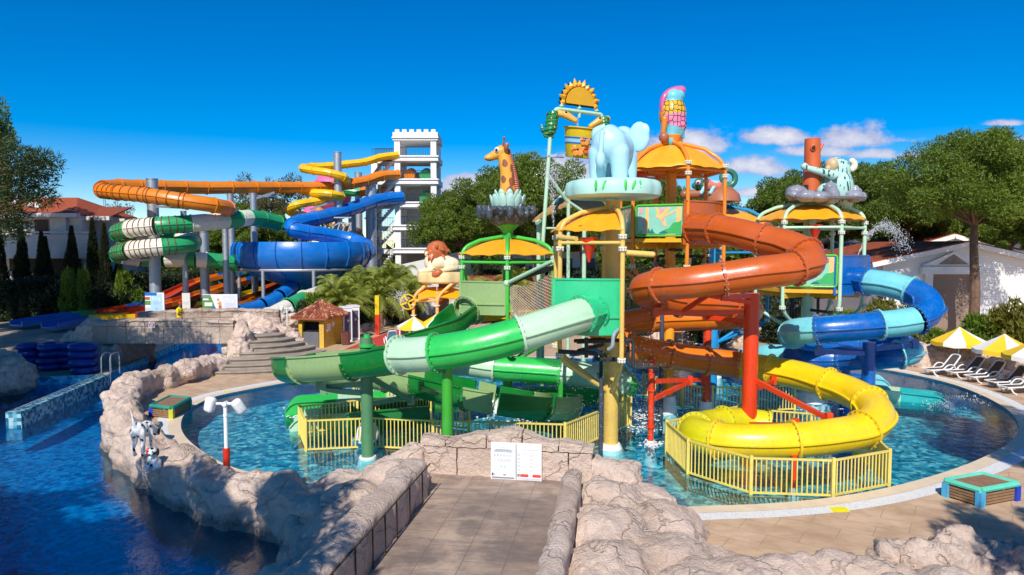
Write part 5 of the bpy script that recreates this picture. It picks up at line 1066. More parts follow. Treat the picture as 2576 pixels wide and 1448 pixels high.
def pedestal(x, y, r, label):
    p = G(x, y, -.07); t = thing('tiled_pedestal', label, 'pedestal', (p.x, p.y, -.85), 'tiled pedestals in the pool'); m = MB(); m.lathe([(r, -.85), (r, .12), (r-.06, .15), (0, .15)], (p.x, p.y, 0), 24); m.build('tile_ring', MOS, t); m = MB(); m.lathe([(r*.75, .15), (r*.6, .5), (r*.3, .72), (0, .75)], (p.x, p.y, 0), 20); m.build('white_cap', WPAINT, t)
pedestal(925, 1118, .55, 'white domed pedestal inside the left fence below the sage post'); pedestal(2042, 1024, .7, 'white and tiled pedestal under the koala tower'); pedestal(1268, 1050, .6, 'tiled pedestal behind the bridge wall under the green slides'); 
# ---------------------------------------------------------------- umbrellas and loungers
UY = matte('canvas_yellow', S(246, 200, 40), .75, .06); UW = matte('canvas_white', S(240, 234, 222), .75, .06)
def umbrella():
    t = thing('parasol', 'x', 'parasol', (0, 0, 0), 'yellow and white parasols'); m = MB(); m.cyl((0, 0, 0), (0, 0, 2.3), .03, n=8); m.build('pole', WPAINT, t); m = MB(); m.lathe([(0, .08), (.24, .07), (.28, 0)], n=16); m.build('base', WPAINT, t)
    m = MB(); m.lathe([(.3, .48), (.3, .52), (0, .52)], n=16); m.build('side_table', WPAINT, t)
    for k in range(8):
        a, b = 2*pi*k/8, 2*pi*(k+1)/8; m = MB(); q = lambda an, r, z: V((r*cos(an), r*sin(an), z)); mid = (a+b)/2; n = 6; vs = []
        for i in range(n+1):
            s = i/n
            for an, dz in ((a, 0), (mid, -.05*s), (b, 0)): vs.append(q(an, 1.3*s*(.95 if an == mid else 1), 2.32-.75*s**.9+dz))
        for an in (a, mid, b): vs.append(q(an, 1.3*(.95 if an == mid else 1), 2.32-.75-.2-(.05 if an == mid else 0)))
        m.add(vs, [(i*3+j, i*3+j+1, i*3+j+4, i*3+j+3) for i in range(n+1) for j in (0, 1)]); m.build('canopy_panel', UY if k % 2 else UW, t, ang=25)
    return t
LFB = matte('sling_brown', S(88, 80, 76), .8, .1); LBL = matte('sling_blue', S(96, 176, 226), .8, .1)
def lounger(fab, name='sun_lounger'):
    t = thing(name, 'x', 'sun lounger', (0, 0, 0), 'white framed sun loungers')   # foot towards -y
    m = MB()
    for s in (-1, 1): m.tube(bend([V((.3*s, -.95, .32)), V((.3*s, .2, .34)), V((.27*s, .75, 1.0)), V((0, .77, 1.02))], .15), .035, 6)
    m.tube([V((-.3, -.95, .32)), V((.3, -.95, .32))], .035, 6); m.build('frame', WPAINT, t)
    for s in (-1, 1):
        m = MB(); m.tube(bend([V((.33*s, -.3, .34)), V((.36*s, -.05, .58)), V((.36*s, .3, .56)), V((.33*s, .42, .3)), V((.33*s, .5, .02))], .15), .032, 6); m.build('armrest', WPAINT, t)
        m = MB(); m.tube(bend([V((.3*s, -.85, .32)), V((.3*s, -.72, .1)), V((.3*s, -.55, .02))], .1), .035, 6); m.build('leg', WPAINT, t)
    m = MB(); m.add([(-.27, -.93, .33), (.27, -.93, .33), (.27, .2, .34), (-.27, .2, .34), (.25, .74, .98), (-.25, .74, .98)]+[(-.27, -.93, .315), (.27, -.93, .315), (.27, .21, .32), (-.27, .21, .32), (.25, .76, .97), (-.25, .76, .97)], [(0, 1, 2, 3), (3, 2, 4, 5), (6, 9, 8, 7), (9, 11, 10, 8)]); m.build('sling', fab, t, ang=20)
    return t
ub = umbrella(); lg = lounger(LFB); lbl = lounger(LBL); first = {}
def put(src, p, rz, label, sc=1):
    if src not in first: first[src] = 1; o = src; o.location = p; o.rotation_euler = (0, 0, rz); o['label'] = label; o.scale = (sc,)*3
    else: o = dup(src, p, rz, sc, label)
    return o
for x, y, l, s in [(2410, 934, 'parasol over the gap between the first two loungers right of the pool', 1), (2522, 960, 'second parasol right of the pool, over the third lounger', 1), (2608, 985, 'parasol cut by the right edge of the picture', 1.05), (1042, 872, 'left one of two parasols below the lion tower', .85), (1098, 870, 'right one of two parasols below the lion tower', .9), (1716, 872, 'parasol glimpsed between the orange column and the lower orange tube', .9), (1838, 868, 'parasol glimpsed behind the red posts under the orange slide', .9)]: put(ub, G(x, y), x*.3, l, s)
for x, y, a, l in [(2372, 944, -80, 'leftmost lounger right of the pool'), (2432, 950, -82, 'lounger just right of the first parasol pole'), (2482, 962, -82, 'lounger under the second parasol, left side'), (2537, 976, -84, 'lounger right of the second parasol pole'), (2572, 990, -84, 'lounger at the right picture edge'), (1018, 852, 190, 'white lounger beside the blue one'), (1043, 848, 190, 'white lounger below the left lion tower parasol'), (1076, 850, 190, 'brown lounger under the right lion tower parasol'), (1755, 868, -40, 'lounger farthest left under the orange slide'), (1772, 874, -40, 'second lounger under the orange slide'), (1790, 878, -40, 'third lounger under the orange slide'), (1828, 872, -35, 'white lounger alone near the rock behind the red post')]: put(lg, G(x, y), R(a), l)
put(lbl, G(983, 868), R(200), 'sky blue lounger beside the red path')
# ---------------------------------------------------------------- inner tubes
TUB = paint('vinyl_blue', S(2, 44, 130), .3, .15, .3, .05); m = MB()
prof = [(.46+.17*cos(a), .17+.17*sin(a)) for a in [2*pi*k/14 for k in range(15)]]; m.lathe(prof, n=32); tb = tag(m.build('inner_tube', TUB, None, ang=180, origin=(0, 0, 0)), 'x', 'inner tube', 'stacked blue inner tubes'); rnd = random.Random(5)
lv = ['bottom', 'second lowest', 'second highest', 'top']
for si, (x, y, sc, nm) in enumerate([(60, 934, 1.0, 'leftmost stack'), (113, 935, 1.0, 'second stack from the left'), (158, 932, .98, 'third stack, half hidden'), (197, 944, 1.1, 'rightmost stack')]):
    p = G(x, y)+V((0, .5, 0))
    for k in range(4):
        o = tb if si == k == 0 else tb.copy()
        if o is not tb: COL.objects.link(o)
        o.location = p+V((rnd.uniform(-.07, .07), rnd.uniform(-.05, .05), .01+k*.35*sc)); o.scale = (sc, sc, sc*1.03); o.rotation_euler = (rnd.uniform(-.05, .05)*(k > 0), rnd.uniform(-.07, .07)*(k > 0), rnd.uniform(0, 6)); o['label'] = f'blue inner tube, {lv[k]} one of the {nm}'
# ---------------------------------------------------------------- step boxes
def planks(): return blockmat('plank_brown', 4, .1, 1, .5, (150, 112, 80), (132, 98, 70), .012, 'Object')
PLK = matte('plank_wood', S(146, 112, 82), .7, .2, 6)
def stepbox(f, l, r, z, label, cols, dark=False):
    f, l, r = V((f[0], f[1], 0)), V((l[0], l[1], 0)), V((r[0], r[1], 0)); b = l+r-f; t = thing('step_platform', label, 'step platform', (f+b)/2)
    u, v = (r-f), (l-f); Lu, Lv = u.length, v.length; u.normalize(); v.normalize(); Z = V((0, 0, 1))
    m = MB(); n = 12
    for k in range(n): a = f+v*(.05+(Lv-.1)*(k+.5)/n)+Z*(z-.03); m.bar(a+u*.06, a+u*(Lu-.06), (Lv-.1)/n*.9, .05)
    m.build('plank_top', PLK, t, smooth=False)
    m = MB(); c = [f, r, b, l]
    for p, q in zip(c, c[1:]+c[:1]): m.tube([p+Z*(z-.03), q+Z*(z-.03)], .075, 8)
    m.build('foam_edge', cols[0], t)
    for i, p in enumerate(c): q = p.lerp((f+b)/2, .03); m = MB(); m.box(q+Z*(z/2-.04), (.16, .16, z-.08), math.atan2(u.y, u.x)); m.build('foam_leg', cols[1+i % (len(cols)-1)], t)
    for p, q in zip(c, c[1:]+c[:1]):
        m = MB()
        for k in range(4): h = Z*(.07+k*(z-.16)/4); a, e = p.lerp(q, .08), p.lerp(q, .92); m.bar(a+h, e+h, .03, (z-.16)/4*.72)
        m.build('slat_side', PLK, t, smooth=False)
MNT = paint('foam_mint', S(96, 206, 176), .6, .12, 0); SKY_ = paint('foam_sky', S(76, 176, 222), .6, .12, 0); NVY = paint('foam_blue', S(20, 60, 180), .6, .1, 0); FOY = paint('foam_yellow', S(190, 190, 40), .6, .1, 0); FOT = paint('foam_teal', S(30, 140, 120), .6, .1, 0)
g2 = lambda x, y: tuple(G(x, y)[:2])
stepbox(g2(2465, 1277), g2(2378, 1250), g2(2557, 1259), .46, 'low square wooden step platform with mint foam edges at the right deck', [MNT, SKY_, NVY, SKY_, SKY_])
stepbox(g2(432, 1055), g2(380, 1049), g2(478, 1029), .45, 'shaded low step platform with teal foam edges beside the rock wall', [FOT, FOY, FOT, NVY, NVY])
# ---------------------------------------------------------------- dalmatian statues
def dalm():
    n = N('dalmatian'); v = n.co(); vo = n.n('TexVoronoi', Vector=n.n('VectorMath', i0=v, i1=n.n('VectorMath', i0=n.n('TexNoise', Vector=v, Scale=7.0).outputs[1], i1=(.1, .1, .1), _operation='MULTIPLY').outputs[0], _operation='ADD').outputs[0], Scale=6.5).outputs[0]
    return n.bsdf(Base_Color=n.ramp(vo, [(.3, (.012, .012, .014)), (.33, S(235, 232, 228)[:3])]), Roughness=.35, Coat_Weight=.3)
DAL = dalm()
def dog(name, label, p, build, extra, ys=1, zs=1):
    t = thing(name, label, 'dog statue', p); m = MB(); build(m, V(p)); m.v = [p+V((v.x-p.x, (v.y-p.y)*ys, (v.z-p.z)*zs)) for v in m.v]; blob(m, 'body', DAL, t, .022, 4); extra(t, V(p))
def d1(m, p):     # standing, rump towards the viewer, head lowered towards the pool
    q = lambda x, y, z: p+V((x, y, z))
    m.ball(q(0, -.1, .62), (.17, .26, .17)); m.ball(q(.03, .2, .58), (.16, .26, .17)); m.ball(q(.08, .45, .56), (.16, .2, .19)); capsule(m, q(.1, .55, .6), q(.16, .75, .5), .1, .08); m.ball(q(.18, .86, .44), (.1, .14, .1)); capsule(m, q(.18, .9, .42), q(.2, 1.05, .36), .07, .05)
    for s in (-1, 1): capsule(m, q(.1*s, -.15, .55), q(.11*s, -.02, .34), .12, .08); capsule(m, q(.11*s, -.02, .34), q(.11*s, -.16, .2), .07, .045); capsule(m, q(.11*s, -.16, .2), q(.11*s, -.12, .03), .045, .05); m.ball(q(.11*s, -.06, .03), (.055, .09, .04)); capsule(m, q(.08+.1*s, .45, .5), q(.08+.1*s, .42, .25), .08, .05); capsule(m, q(.08+.1*s, .42, .25), q(.08+.1*s, .45, .03), .045, .045)
    m.tube(bend([q(0, -.32, .7), q(-.02, -.42, .85), q(-.08, -.4, 1.1)], .1), [.05-.003*k for k in range(9)], 8)
def e1(t, p):
    for s in (-1, 1): m = MB(); m.ball(p+V((.18+.1*s, .5, .54)), (.03, .06, .1), 8, 6); m.build('ear', BLACK, t)
dog('dog_statue', 'larger spotted dalmatian statue standing on the rock wall, tail up', G(352, 1146, .7), d1, e1, .6, 1.22)
def d2(m, p):     # sitting pup facing the viewer
    q = lambda x, y, z: p+V((x, y, z)); m.ball(q(0, .08, .14), (.17, .16, .15)); m.ball(q(0, .02, .27), (.12, .11, .16)); m.ball(q(.02, -.06, .48), (.12, .13, .11)); m.ball(q(.03, -.18, .44), (.06, .07, .05))
    for s in (-1, 1): capsule(m, q(.07*s, -.04, .3), q(.08*s, -.1, .04), .05, .04); m.ball(q(.08*s, -.14, .03), (.045, .07, .035)); m.ball(q(.15*s, -.05, .07), (.07, .13, .07))
def e2(t, p):
    m = MB(); m.ball(p+V((-.11, -.02, .46)), (.05, .06, .11), 10, 8); m.build('ear', CON, t); m = MB(); m.ball(p+V((.14, -.02, .46)), (.03, .06, .1), 10, 8); m.build('ear', BLACK, t); m = MB(); m.ball(p+V((.03, -.25, .45)), .025, 8, 6); m.build('nose', BLACK, t)
    for s in (-1, 1): m = MB(); m.ball(p+V((.02+.05*s, -.17, .51)), .02, 8, 6); m.build('eye', BLACK, t)
dog('dog_statue', 'small sitting dalmatian pup statue with one orange ear', G(386, 1180, .66), d2, e2)
# ---------------------------------------------------------------- floodlight posts
def flood(p, h, sc, label, ly):
    t = thing('floodlight_post', label, 'floodlight', p, 'white floodlight posts'); m = MB(); m.cyl(p, p+V((0, 0, h)), .05*sc, n=14); m.cyl(p+V((0, 0, h*.86)), p+V((0, 0, h*.88)), .06*sc, n=14); m.build('pole', WPAINT, t)
    m = MB(); m.cyl(p, p+V((0, 0, h*ly)), .085*sc, n=14); m.build('foam_guard', CON, t)
    m = MB(); m.cyl(p+V((-.22*sc, 0, h)), p+V((.2*sc, 0, h)), .035*sc, n=8); m.cyl(p+V((0, -.08*sc, h)), p+V((0, .08*sc, h)), .06*sc, n=10); m.build('bracket', WPAINT, t)
    for s, rz, tl in ((-1, -.35, .25), (1, .75, -.55)):
        c = p+V((.36*s*sc-.02, 0, h-.02-.05*(s > 0))); M = Matrix.Rotation(rz, 3, 'Z') @ Matrix.Rotation(tl, 3, 'Y'); bm = bmesh.new(); bmesh.ops.create_cube(bm, size=1)
        for v in bm.verts: v.co = V((v.co.x*.26*sc, v.co.y*.22*sc, v.co.z*.4*sc))
        bmesh.ops.bevel(bm, geom=bm.edges, offset=.085*sc, segments=4, affect='EDGES', profile=.5); m = MB(); m.add([c+M@v.co for v in bm.verts], [[v.index for v in f.verts] for f in bm.faces]); bm.free(); m.build('lamp_head', WPAINT, t)
flood(V((-7.55, 17.75, 0)), 2.36, 1.05, 'white twin floodlight on a white post with orange foam guard beside the rock wall', .5)
flood(P(723, 835, 43.5)-V((0, 0, .5)), 2.0, .9, 'small white floodlight post with red foot in the rocks left of the kiosk', .35)
# ---------------------------------------------------------------- boards and signs
def board(name, label, a, b, z0, z1, mat_, cat='sign board', th=.08):
    a, b = V(a), V(b); t = thing(name, label, cat, (a+b)/2*1); d = (b-a); d.z = 0; L = d.length; d.normalize(); n = V((d.y, -d.x, 0)); m = MB(); a0 = V((a.x, a.y, 0)); m.prism([(0, z0), (L, z0), (L, z1), (0, z1)], a0, d, (0, 0, 1), -n, th); m.build('panel', mat_, t, smooth=False)
    m = MB()
    for x in (.08, .92): m.bar(a0+d*L*x-n*th*.5, a0+d*L*x-n*th*.5+V((0, 0, z0)), .06)
    if z0 > .05: m.build('stand', WPAINT, t)
    return t, a0, d, n, L
def flat(root, o, d, n, polys, mats, name='print', lift=.004):
    m = MB()
    for k, (po, mi) in enumerate(polys): m.prism(po, o+n*(lift*(1+.25*(mi+1))), d, (0, 0, 1), n, .003, mi)
    return m.build(name, mats, root, smooth=False)
def rect(x0, y0, x1, y1): return [(x0, y0), (x1, y0), (x1, y1), (x0, y1)]
def text(root, s, o, d, n, size, mat_, name='lettering'):
    cu = bpy.data.curves.new('t', 'FONT'); cu.body = s; cu.size = size; cu.align_x = 'CENTER'; cu.extrude = .004; cu.resolution_u = 3
    ob = bpy.data.objects.new('t', cu); COL.objects.link(ob); dg = bpy.context.evaluated_depsgraph_get(); me = bpy.data.meshes.new_from_object(ob.evaluated_get(dg)); bpy.data.objects.remove(ob)
    z = V((0, 0, 1)); M = Matrix((d, z, n)).transposed().to_4x4(); M.translation = o-ORG[root]; me.transform(M); me.materials.clear(); return finish(me, name, mat_, root, ORG[root], None, None)
PW = matte('print_white', S(238, 238, 240), .5, .03); PLB = matte('print_light_blue', S(176, 214, 240), .5, .03); PCR = matte('print_cream', S(226, 216, 200), .5, .04); PLV = matte('print_lavender', S(222, 222, 244), .5, .03); PGN = matte('print_green', S(96, 150, 60), .6, .35, 8); PBL = matte('print_blue', S(20, 110, 200), .5, .2, 5); PGY = matte('print_grey', S(130, 134, 142), .5, .1); PSK = matte('print_skin', S(220, 160, 110), .5, .1); PRD = matte('print_red', S(226, 70, 50), .5, .1); PPK = matte('print_pale_grey', S(200, 204, 214), .5, .05); PDK = matte('print_dark', S(50, 52, 58), .5, .05); POR = matte('print_brick', S(180, 96, 60), .5, .2)
def at(x, yb, yt, d): p = P(x, yb, d); return p, p.z, P(x, yt, d).z
D_ = 46.5
p, z0, z1 = at(366, 790, 737, D_); q = P(414, 790, D_); t, a0, d, n, L = board('sign_board', 'white billboard with a light blue panel reading Sing', p, q, z0, z1, PW)
H = z1-z0; o = a0+V((0, 0, z0)); flat(t, o, d, n, [(rect(0, H*.86, L*.62, H), 1), (rect(0, .02, L*.29, H*.3), 4), (rect(0, H*.42, L*.29, H*.62), 2), (rect(0, H*.66, L*.26, H*.8), 3), (rect(L*.29, .03, L*.9, H*.94), 0), (rect(L*.4, H*.56, L*.82, H*.57), 5), (rect(L*.45, H*.5, L*.75, H*.51), 5), (rect(L*.45, H*.46, L*.75, H*.465), 5), (rect(L*.45, H*.42, L*.75, H*.425), 5), ([(L*.6+.08*cos(2*pi*k/14), H*.24+.08*sin(2*pi*k/14)) for k in range(14)], 5), ([(L*.6+.055*cos(2*pi*k/14), H*.24+.055*sin(2*pi*k/14)) for k in range(14)], 6)], [PLB, PBL, PGN, POR, PPK, PGY, PLB])
text(t, 'Sing', o+d*L*.6+n*.013+V((0, 0, H*.64)), d, n, .38, PW)
p, z0, z1 = at(459, 790, 738, D_); q = P(479, 790, D_); t, a0, d, n, L = board('sign_board', 'narrow cream billboard reading Feel, half hidden by the lifeguard', p, q, z0, z1, PCR); H = z1-z0; o = a0+V((0, 0, z0)); text(t, 'Feel', o+d*L*.5+n*.008+V((0, 0, H*.6)), d, n, .26, PW); flat(t, o, d, n, [(rect(L*.2, H*.52, L*.85, H*.53), 0), (rect(L*.3, H*.46, L*.75, H*.465), 0), ([(L*.5+.06*cos(2*pi*k/12), H*.25+.06*sin(2*pi*k/12)) for k in range(12)], 0)], [PGY])
p, z0, z1 = at(510, 790, 741, D_); q = P(598, 790, D_); t, a0, d, n, L = board('sign_board', 'wide billboard reading Play with an aerial view and a child', p, q, z0, z1, PW); H = z1-z0; o = a0+V((0, 0, z0))
flat(t, o, d, n, [([(0, .03), (L*.3, .03), (L*.38, H*.28), (L*.23, H*.97), (0, H*.97)], 0), (rect(L*.06, H*.4, L*.28, H*.58), 1), (rect(L*.02, H*.7, L*.18, H*.78), 1), ([(L*.24, H*.25), (L*.33, H*.2), (L*.36, H*.33), (L*.27, H*.38)], 2), (rect(.02, .03, L*.12, H*.12), 2), (rect(0, H*.84, L*.22, H*.95), 5), (rect(L*.6, .03, L*.95, H*.95), 3), ([(L*.46, H*.08), (L*.5, H*.08), (L*.51, H*.3), (L*.55, H*.5), (L*.52, H*.66), (L*.47, H*.6), (L*.42, H*.5), (L*.46, H*.5), (L*.47, H*.36)], 4), ([(L*.46, H*.3), (L*.55, H*.3), (L*.54, H*.42), (L*.46, H*.42)], 6), ([(L*.45+.09*cos(2*pi*k/12), H*.72+.1*sin(2*pi*k/12)) for k in range(12)], 4), (rect(L*.66, H*.5, L*.92, H*.51), 5), (rect(L*.68, H*.45, L*.9, H*.455), 5), (rect(L*.68, H*.4, L*.9, H*.405), 5)], [PGN, PW, PBL, PLV, PSK, PGY, PRD])
text(t, 'Play', o+d*L*.78+n*.013+V((0, 0, H*.58)), d, n, .4, PW)
# pictogram rules board on the sign wall
a = W(-.36, 1.69, 0); b = W(.97, 1.69, 0); zb, zt = .44, 1.42
def rules(x0, x1, name, label, polys):
    u0 = a.lerp(b, x0); u1 = a.lerp(b, x1); t = thing('rules_sign', label, 'sign', (u0+u1)/2+V((0, 0, zb))); d = (u1-u0); L = d.length; d.normalize(); n = V((d.y, -d.x, 0)); m = MB(); m.prism([(0, zb), (L, zb), (L, zt), (0, zt)], u0, d, (0, 0, 1), -n, .02); m.build('panel', PW, t, smooth=False); H = zt-zb; o = u0+V((0, 0, zb))
    flat(t, o, d, n, [([(x*L, y*H) for x, y in po], mi) for po, mi in polys], [PGY, PDK, PLB, PRD, PPK, PW], lift=.002)
def ring(cx, cy, r, mi, inner=5, asp=.68):
    return [([(cx+r*cos(2*pi*k/16), cy+r*asp*sin(2*pi*k/16)) for k in range(16)], mi), ([(cx+r*.82*cos(2*pi*k/16), cy+r*.82*asp*sin(2*pi*k/16)) for k in range(16)], inner), ([(cx-r*.7, cy+r*.5), (cx-r*.6, cy+r*.6), (cx+r*.7, cy-r*.45), (cx+r*.6, cy-r*.55)], 1 if mi == 1 else mi)]
pl_ = ring(.5, .92, .055, 0)
for y, x0, x1 in [(.805, .2, .8), (.785, .1, .92), (.765, .14, .86), (.74, .12, .88), (.85, .42, .58)]: pl_.append((rect(x0, y, x1, y+.009), 0))
for k in range(6): pl_.append((rect(.12+.125*k, .62, .2+.125*k, .685), 4)); pl_.append((rect(.145+.125*k, .635, .165+.125*k, .675), 1 if k > 1 else 4))
for k in range(5): pl_ += ring(.24+.125*k, .52, .055, 1)
pl_ += [([(.42+.05*cos(2*pi*k/14), .35+.034*sin(2*pi*k/14)) for k in range(14)], 2), ([(.56+.05*cos(2*pi*k/14), .35+.034*sin(2*pi*k/14)) for k in range(14)], 2), (rect(.04, .1, .15, .17), 1), (rect(.105, .11, .135, .16), 5), (rect(.5, .11, .62, .145), 0), (rect(.04, .03, .95, .07), 0)]
rules(0, .492, 'l', 'left white pool rules sign with a row of round prohibition symbols', pl_)
pr_ = ring(.36, .92, .055, 4)+[(rect(.46, .91, .74, .925), 4), (rect(.1, .83, .9, .838), 4), (rect(.2, .81, .85, .818), 4)]
for k in range(6):
    for cx, off in ((.09, 0), (.58, -.01)):
        y = .73-.098*k+off; pr_ += [(rect(cx-.055, y-.04, cx+.055, y+.04), 0), (rect(cx-.045, y-.033, cx+.045, y+.033), 5), (rect(cx-.018, y-.02, cx+.018, y+.02), 1 if k in (0, 3) else 3)]
        for j in range(3): pr_.append((rect(cx+.09, y-.025+.022*j, cx+.33, y-.02+.022*j), 4))
pr_ += [(rect(.15, .1, .48, .175), 3), (rect(.64, .1, .97, .175), 3), (rect(.03, .1, .13, .175), 0), (rect(.52, .11, .6, .16), 4), (rect(.03, .03, .97, .075), 4)]
rules(.508, 1, 'r', 'right white pool rules sign with square icons and orange boxes', pr_)
# no entry sticker on the far bridge
p = P(382, 818, 36.75); t = thing('warning_sign', 'small square prohibition sign on the far bridge parapet', 'sign', p); m = MB(); m.box(p, (.34, .03, .34)); m.build('panel', PW, t, smooth=False); m = MB(); m.lathe([(.1, -.004), (.13, -.004), (.13, .004), (.1, .004), (.1, -.004)], p-V((0, .022, 0)), 20, M=Matrix.Rotation(pi/2, 3, 'X')); m.bar(p+V((-.08, -.022, .08)), p+V((.08, -.022, -.08)), .02); m.build('symbol', PRD, t)
# ---------------------------------------------------------------- lifeguard
pp = P(452, 790, 39.2); pp.z = 1.5; t = thing('person', 'person in yellow shirt and red cap with folded arms on the far bridge', 'person', pp); q = lambda x, y, z: pp+V((x, y, z))
SKIN = matte('skin', S(150, 100, 72), .6, .1); SHY = matte('shirt_yellow', S(236, 214, 20), .8, .1); SHR = matte('shorts_red', S(216, 50, 24), .8, .1)
m = MB(); capsule(m, q(-.02, 0, 1.42), q(.02, 0, 1.58), .07, .065); m.ball(q(.04, 0, 1.68), (.1, .085, .125)); m.ball(q(.12, 0, 1.66), (.035, .02, .025))
for s in (-1, 1): capsule(m, q(.0, .19*s, 1.38), q(.02, .24*s, 1.12), .06, .05); capsule(m, q(.02, .24*s, 1.12), q(.22, .06*s, 1.1), .048, .038); m.ball(q(.24, -.02*s, 1.12), (.05, .04, .035)); capsule(m, q(0, .1*s, .85), q(.02, .1*s, .45), .085, .06); capsule(m, q(.02, .1*s, .45), q(0, .1*s, .07), .055, .04); m.ball(q(.06, .1*s, .04), (.12, .05, .04))
capsule(m, q(0, 0, 1.35), q(0, 0, .95), .15, .13); blob(m, 'body', SKIN, t, .025, 3)
m = MB(); m.ball(q(-.01, 0, 1.3), (.17, .23, .2)); m.ball(q(-.02, 0, 1.08), (.16, .19, .2)); m.ball(q(-.01, 0, .92), (.16, .19, .1))
for s in (-1, 1): capsule(m, q(-.01, .2*s, 1.38), q(.01, .25*s, 1.2), .085, .075)
blob(m, 'shirt', SHY, t, .025, 4); m = MB(); m.ball(q(0, 0, .88), (.165, .195, .12))
for s in (-1, 1): capsule(m, q(0, .1*s, .82), q(.02, .11*s, .55), .115, .105)
blob(m, 'shorts', SHR, t, .025, 3); m = MB(); m.ball(q(.03, 0, 1.75), (.115, .1, .075)); m.ball(q(.15, 0, 1.73), (.09, .075, .015)); blob(m, 'cap', SHR, t, .02, 2); m = MB(); m.ball(q(.0, 0, 1.66), (.09, .09, .06)); m.build('hair', BLACK, t)
# ---------------------------------------------------------------- kiosk, cabins, bin, posts
KY = blockmat('kiosk_yellow', .3, .12, 1, .5, (244, 200, 20), (238, 192, 16), .004, 'Object', (pi/2, 0, 0), .01)
def tileroof(root, c, hx, hy, z0, z1, rz, name='roof', over=.35):
    M = Matrix.Rotation(rz, 3, 'Z'); c = V(c); rows = 9; rnd = random.Random(2)
    m = MB(); co = [c+M@V((x*(hx+over), y*(hy+over), z0)) for x, y in ((-1, -1), (1, -1), (1, 1), (-1, 1))]; ap = c+V((0, 0, z1)); m.add(co+[p-V((0, 0, .1)) for p in co]+[ap], [(0, 1, 8), (1, 2, 8), (2, 3, 8), (3, 0, 8), (0, 4, 5, 1), (1, 5, 6, 2), (2, 6, 7, 3), (3, 7, 4, 0), (4, 7, 6, 5)])
    for a, b in zip(co, co[1:]+co[:1]):
        L = (b-a).length; n = int(L/.24); nn = (b-a).cross(ap-a).normalized()
        for r in range(rows):
            s = r/rows; p0, p1 = a.lerp(ap, s), b.lerp(ap, s); q0, q1 = a.lerp(ap, s+1.1/rows), b.lerp(ap, s+1.1/rows); k = max(1, int(n*(1-s)))
            for i in range(k): f = (i+.5)/k; u, v = p0.lerp(p1, f), q0.lerp(q1, f); m.tube([u+nn*.035, v+nn*.015], [.085, .07], 6, mi=rnd.choice((0, 0, 1, 2)))
    m.build(name, [RT1, RT2, RT3], root, ang=50)
RT1 = matte('tile_red', S(158, 88, 60), .85, .2, 6); RT2 = matte('tile_pale', S(192, 134, 104), .85, .2, 6); RT3 = matte('tile_dark', S(122, 64, 44), .85, .2, 6)
def kiosk(A, B, C, ze, za, label, door=True):
    A, B, C = V(A), V(B), V(C); u = (B-A); L = u.length; u.normalize(); v = V((-u.y, u.x, 0)); Lv = (C-B).dot(v); t = thing('kiosk', label, 'kiosk', A+u*L/2+v*Lv/2); rz = math.atan2(u.y, u.x); M = Matrix.Rotation(rz, 3, 'Z'); ctr = A+u*L/2+v*Lv/2; m = MB()
    for lo, hi, y in [(0, .14*L, .06), (.82*L, L, .06)]: m.box(A+u*(lo+hi)/2+v*.06+V((0, 0, ze/2)), (hi-lo, .12, ze), M=M)
    m.box(A+u*L*.48+v*.06+V((0, 0, ze-.12)), (L*.68, .12, .24), M=M); m.box(A+u*L/2+v*(Lv-.06)+V((0, 0, ze/2)), (L, .12, ze), M=M)
    for x in (.06, L-.06): m.box(A+u*x+v*Lv/2+V((0, 0, ze/2)), (.115, Lv-.25, ze), M=M)
    m.build('wall', KY, t, smooth=False)
    if door: m = MB(); m.box(A+u*L*.48+v*.05+V((0, 0, .5)), (L*.62, .04, 1.0), M=M); m.build('counter_panel', matte('ribbed_grey', S(110, 112, 118), .5, .4, 30), t, smooth=False); m = MB(); m.box(A+u*L*.48+v*.5+V((0, 0, ze/2)), (L*.7, .04, ze), M=M); m.build('interior', BLACK, t, smooth=False); m = MB(); m.box(B+v*.7+u*.008+V((0, 0, 1.25)), (.02, .5, .5), M=M); m.box(B+v*1.35+u*.008+V((0, 0, 1.4)), (.02, .3, .3), M=M); m.build('notice_paper', PW, t, smooth=False)
    tileroof(t, ctr, L/2, Lv/2, ze, za, rz)
kiosk(G(752, 874), G(815, 876), G(856, 861), 1.92, 2.95, 'yellow kiosk with red tiled hip roof and dark serving hatch')
kiosk(G(772, 838), G(835, 839), G(860, 828), 2.2, 3.3, 'second yellow kiosk with tiled roof hidden behind the shrubs', False)
for i, (x, lab) in enumerate([(866, 'left white portable cabin with a dark patterned door'), (885, 'right white portable cabin with a dark patterned door')]):
    p = G(x, 861-5*i); t = thing('portable_cabin', lab, 'cabin', p, 'white portable cabins'); rz = R(28); M = Matrix.Rotation(rz, 3, 'Z'); m = MB(); m.box(p+V((0, .5, 1.15)), (.62, 1.0, 2.3), M=M); m.box(p+V((0, .5, 2.34)), (.7, 1.08, .08), M=M); m.build('body', WPAINT, t, smooth=False)
    f = p+V((0, .5, 0))+M@V((0, -.515, 0)); m = MB(); m.box(f+V((0, 0, 1.1)), (.4, .04, 1.9), M=M); dr = m.build('door', paint('door_grey', S(90, 92, 110), .5), t, smooth=False); m = MB(); m.ball(f+M@V((0, -.03, 0))+V((0, 0, 1.45)), (.1, .02, .1), 12, 6); m.build('door_emblem', PPK, dr)
p = G(870, 868); t = thing('litter_bin', 'round brown slatted litter bin beside the kiosk', 'litter bin', p); m = MB(); m.lathe([(.24, 0), (.27, .85), (.2, .85), (.18, .1)], p, 22); m.build('bin_body', matte('bin_brown', S(96, 52, 44), .6, .2), t); m = MB()
for k in range(16): a = 2*pi*k/16; m.bar(p+V((.25*cos(a), .25*sin(a), .02)), p+V((.28*cos(a), .28*sin(a), .83)), .05, .02)
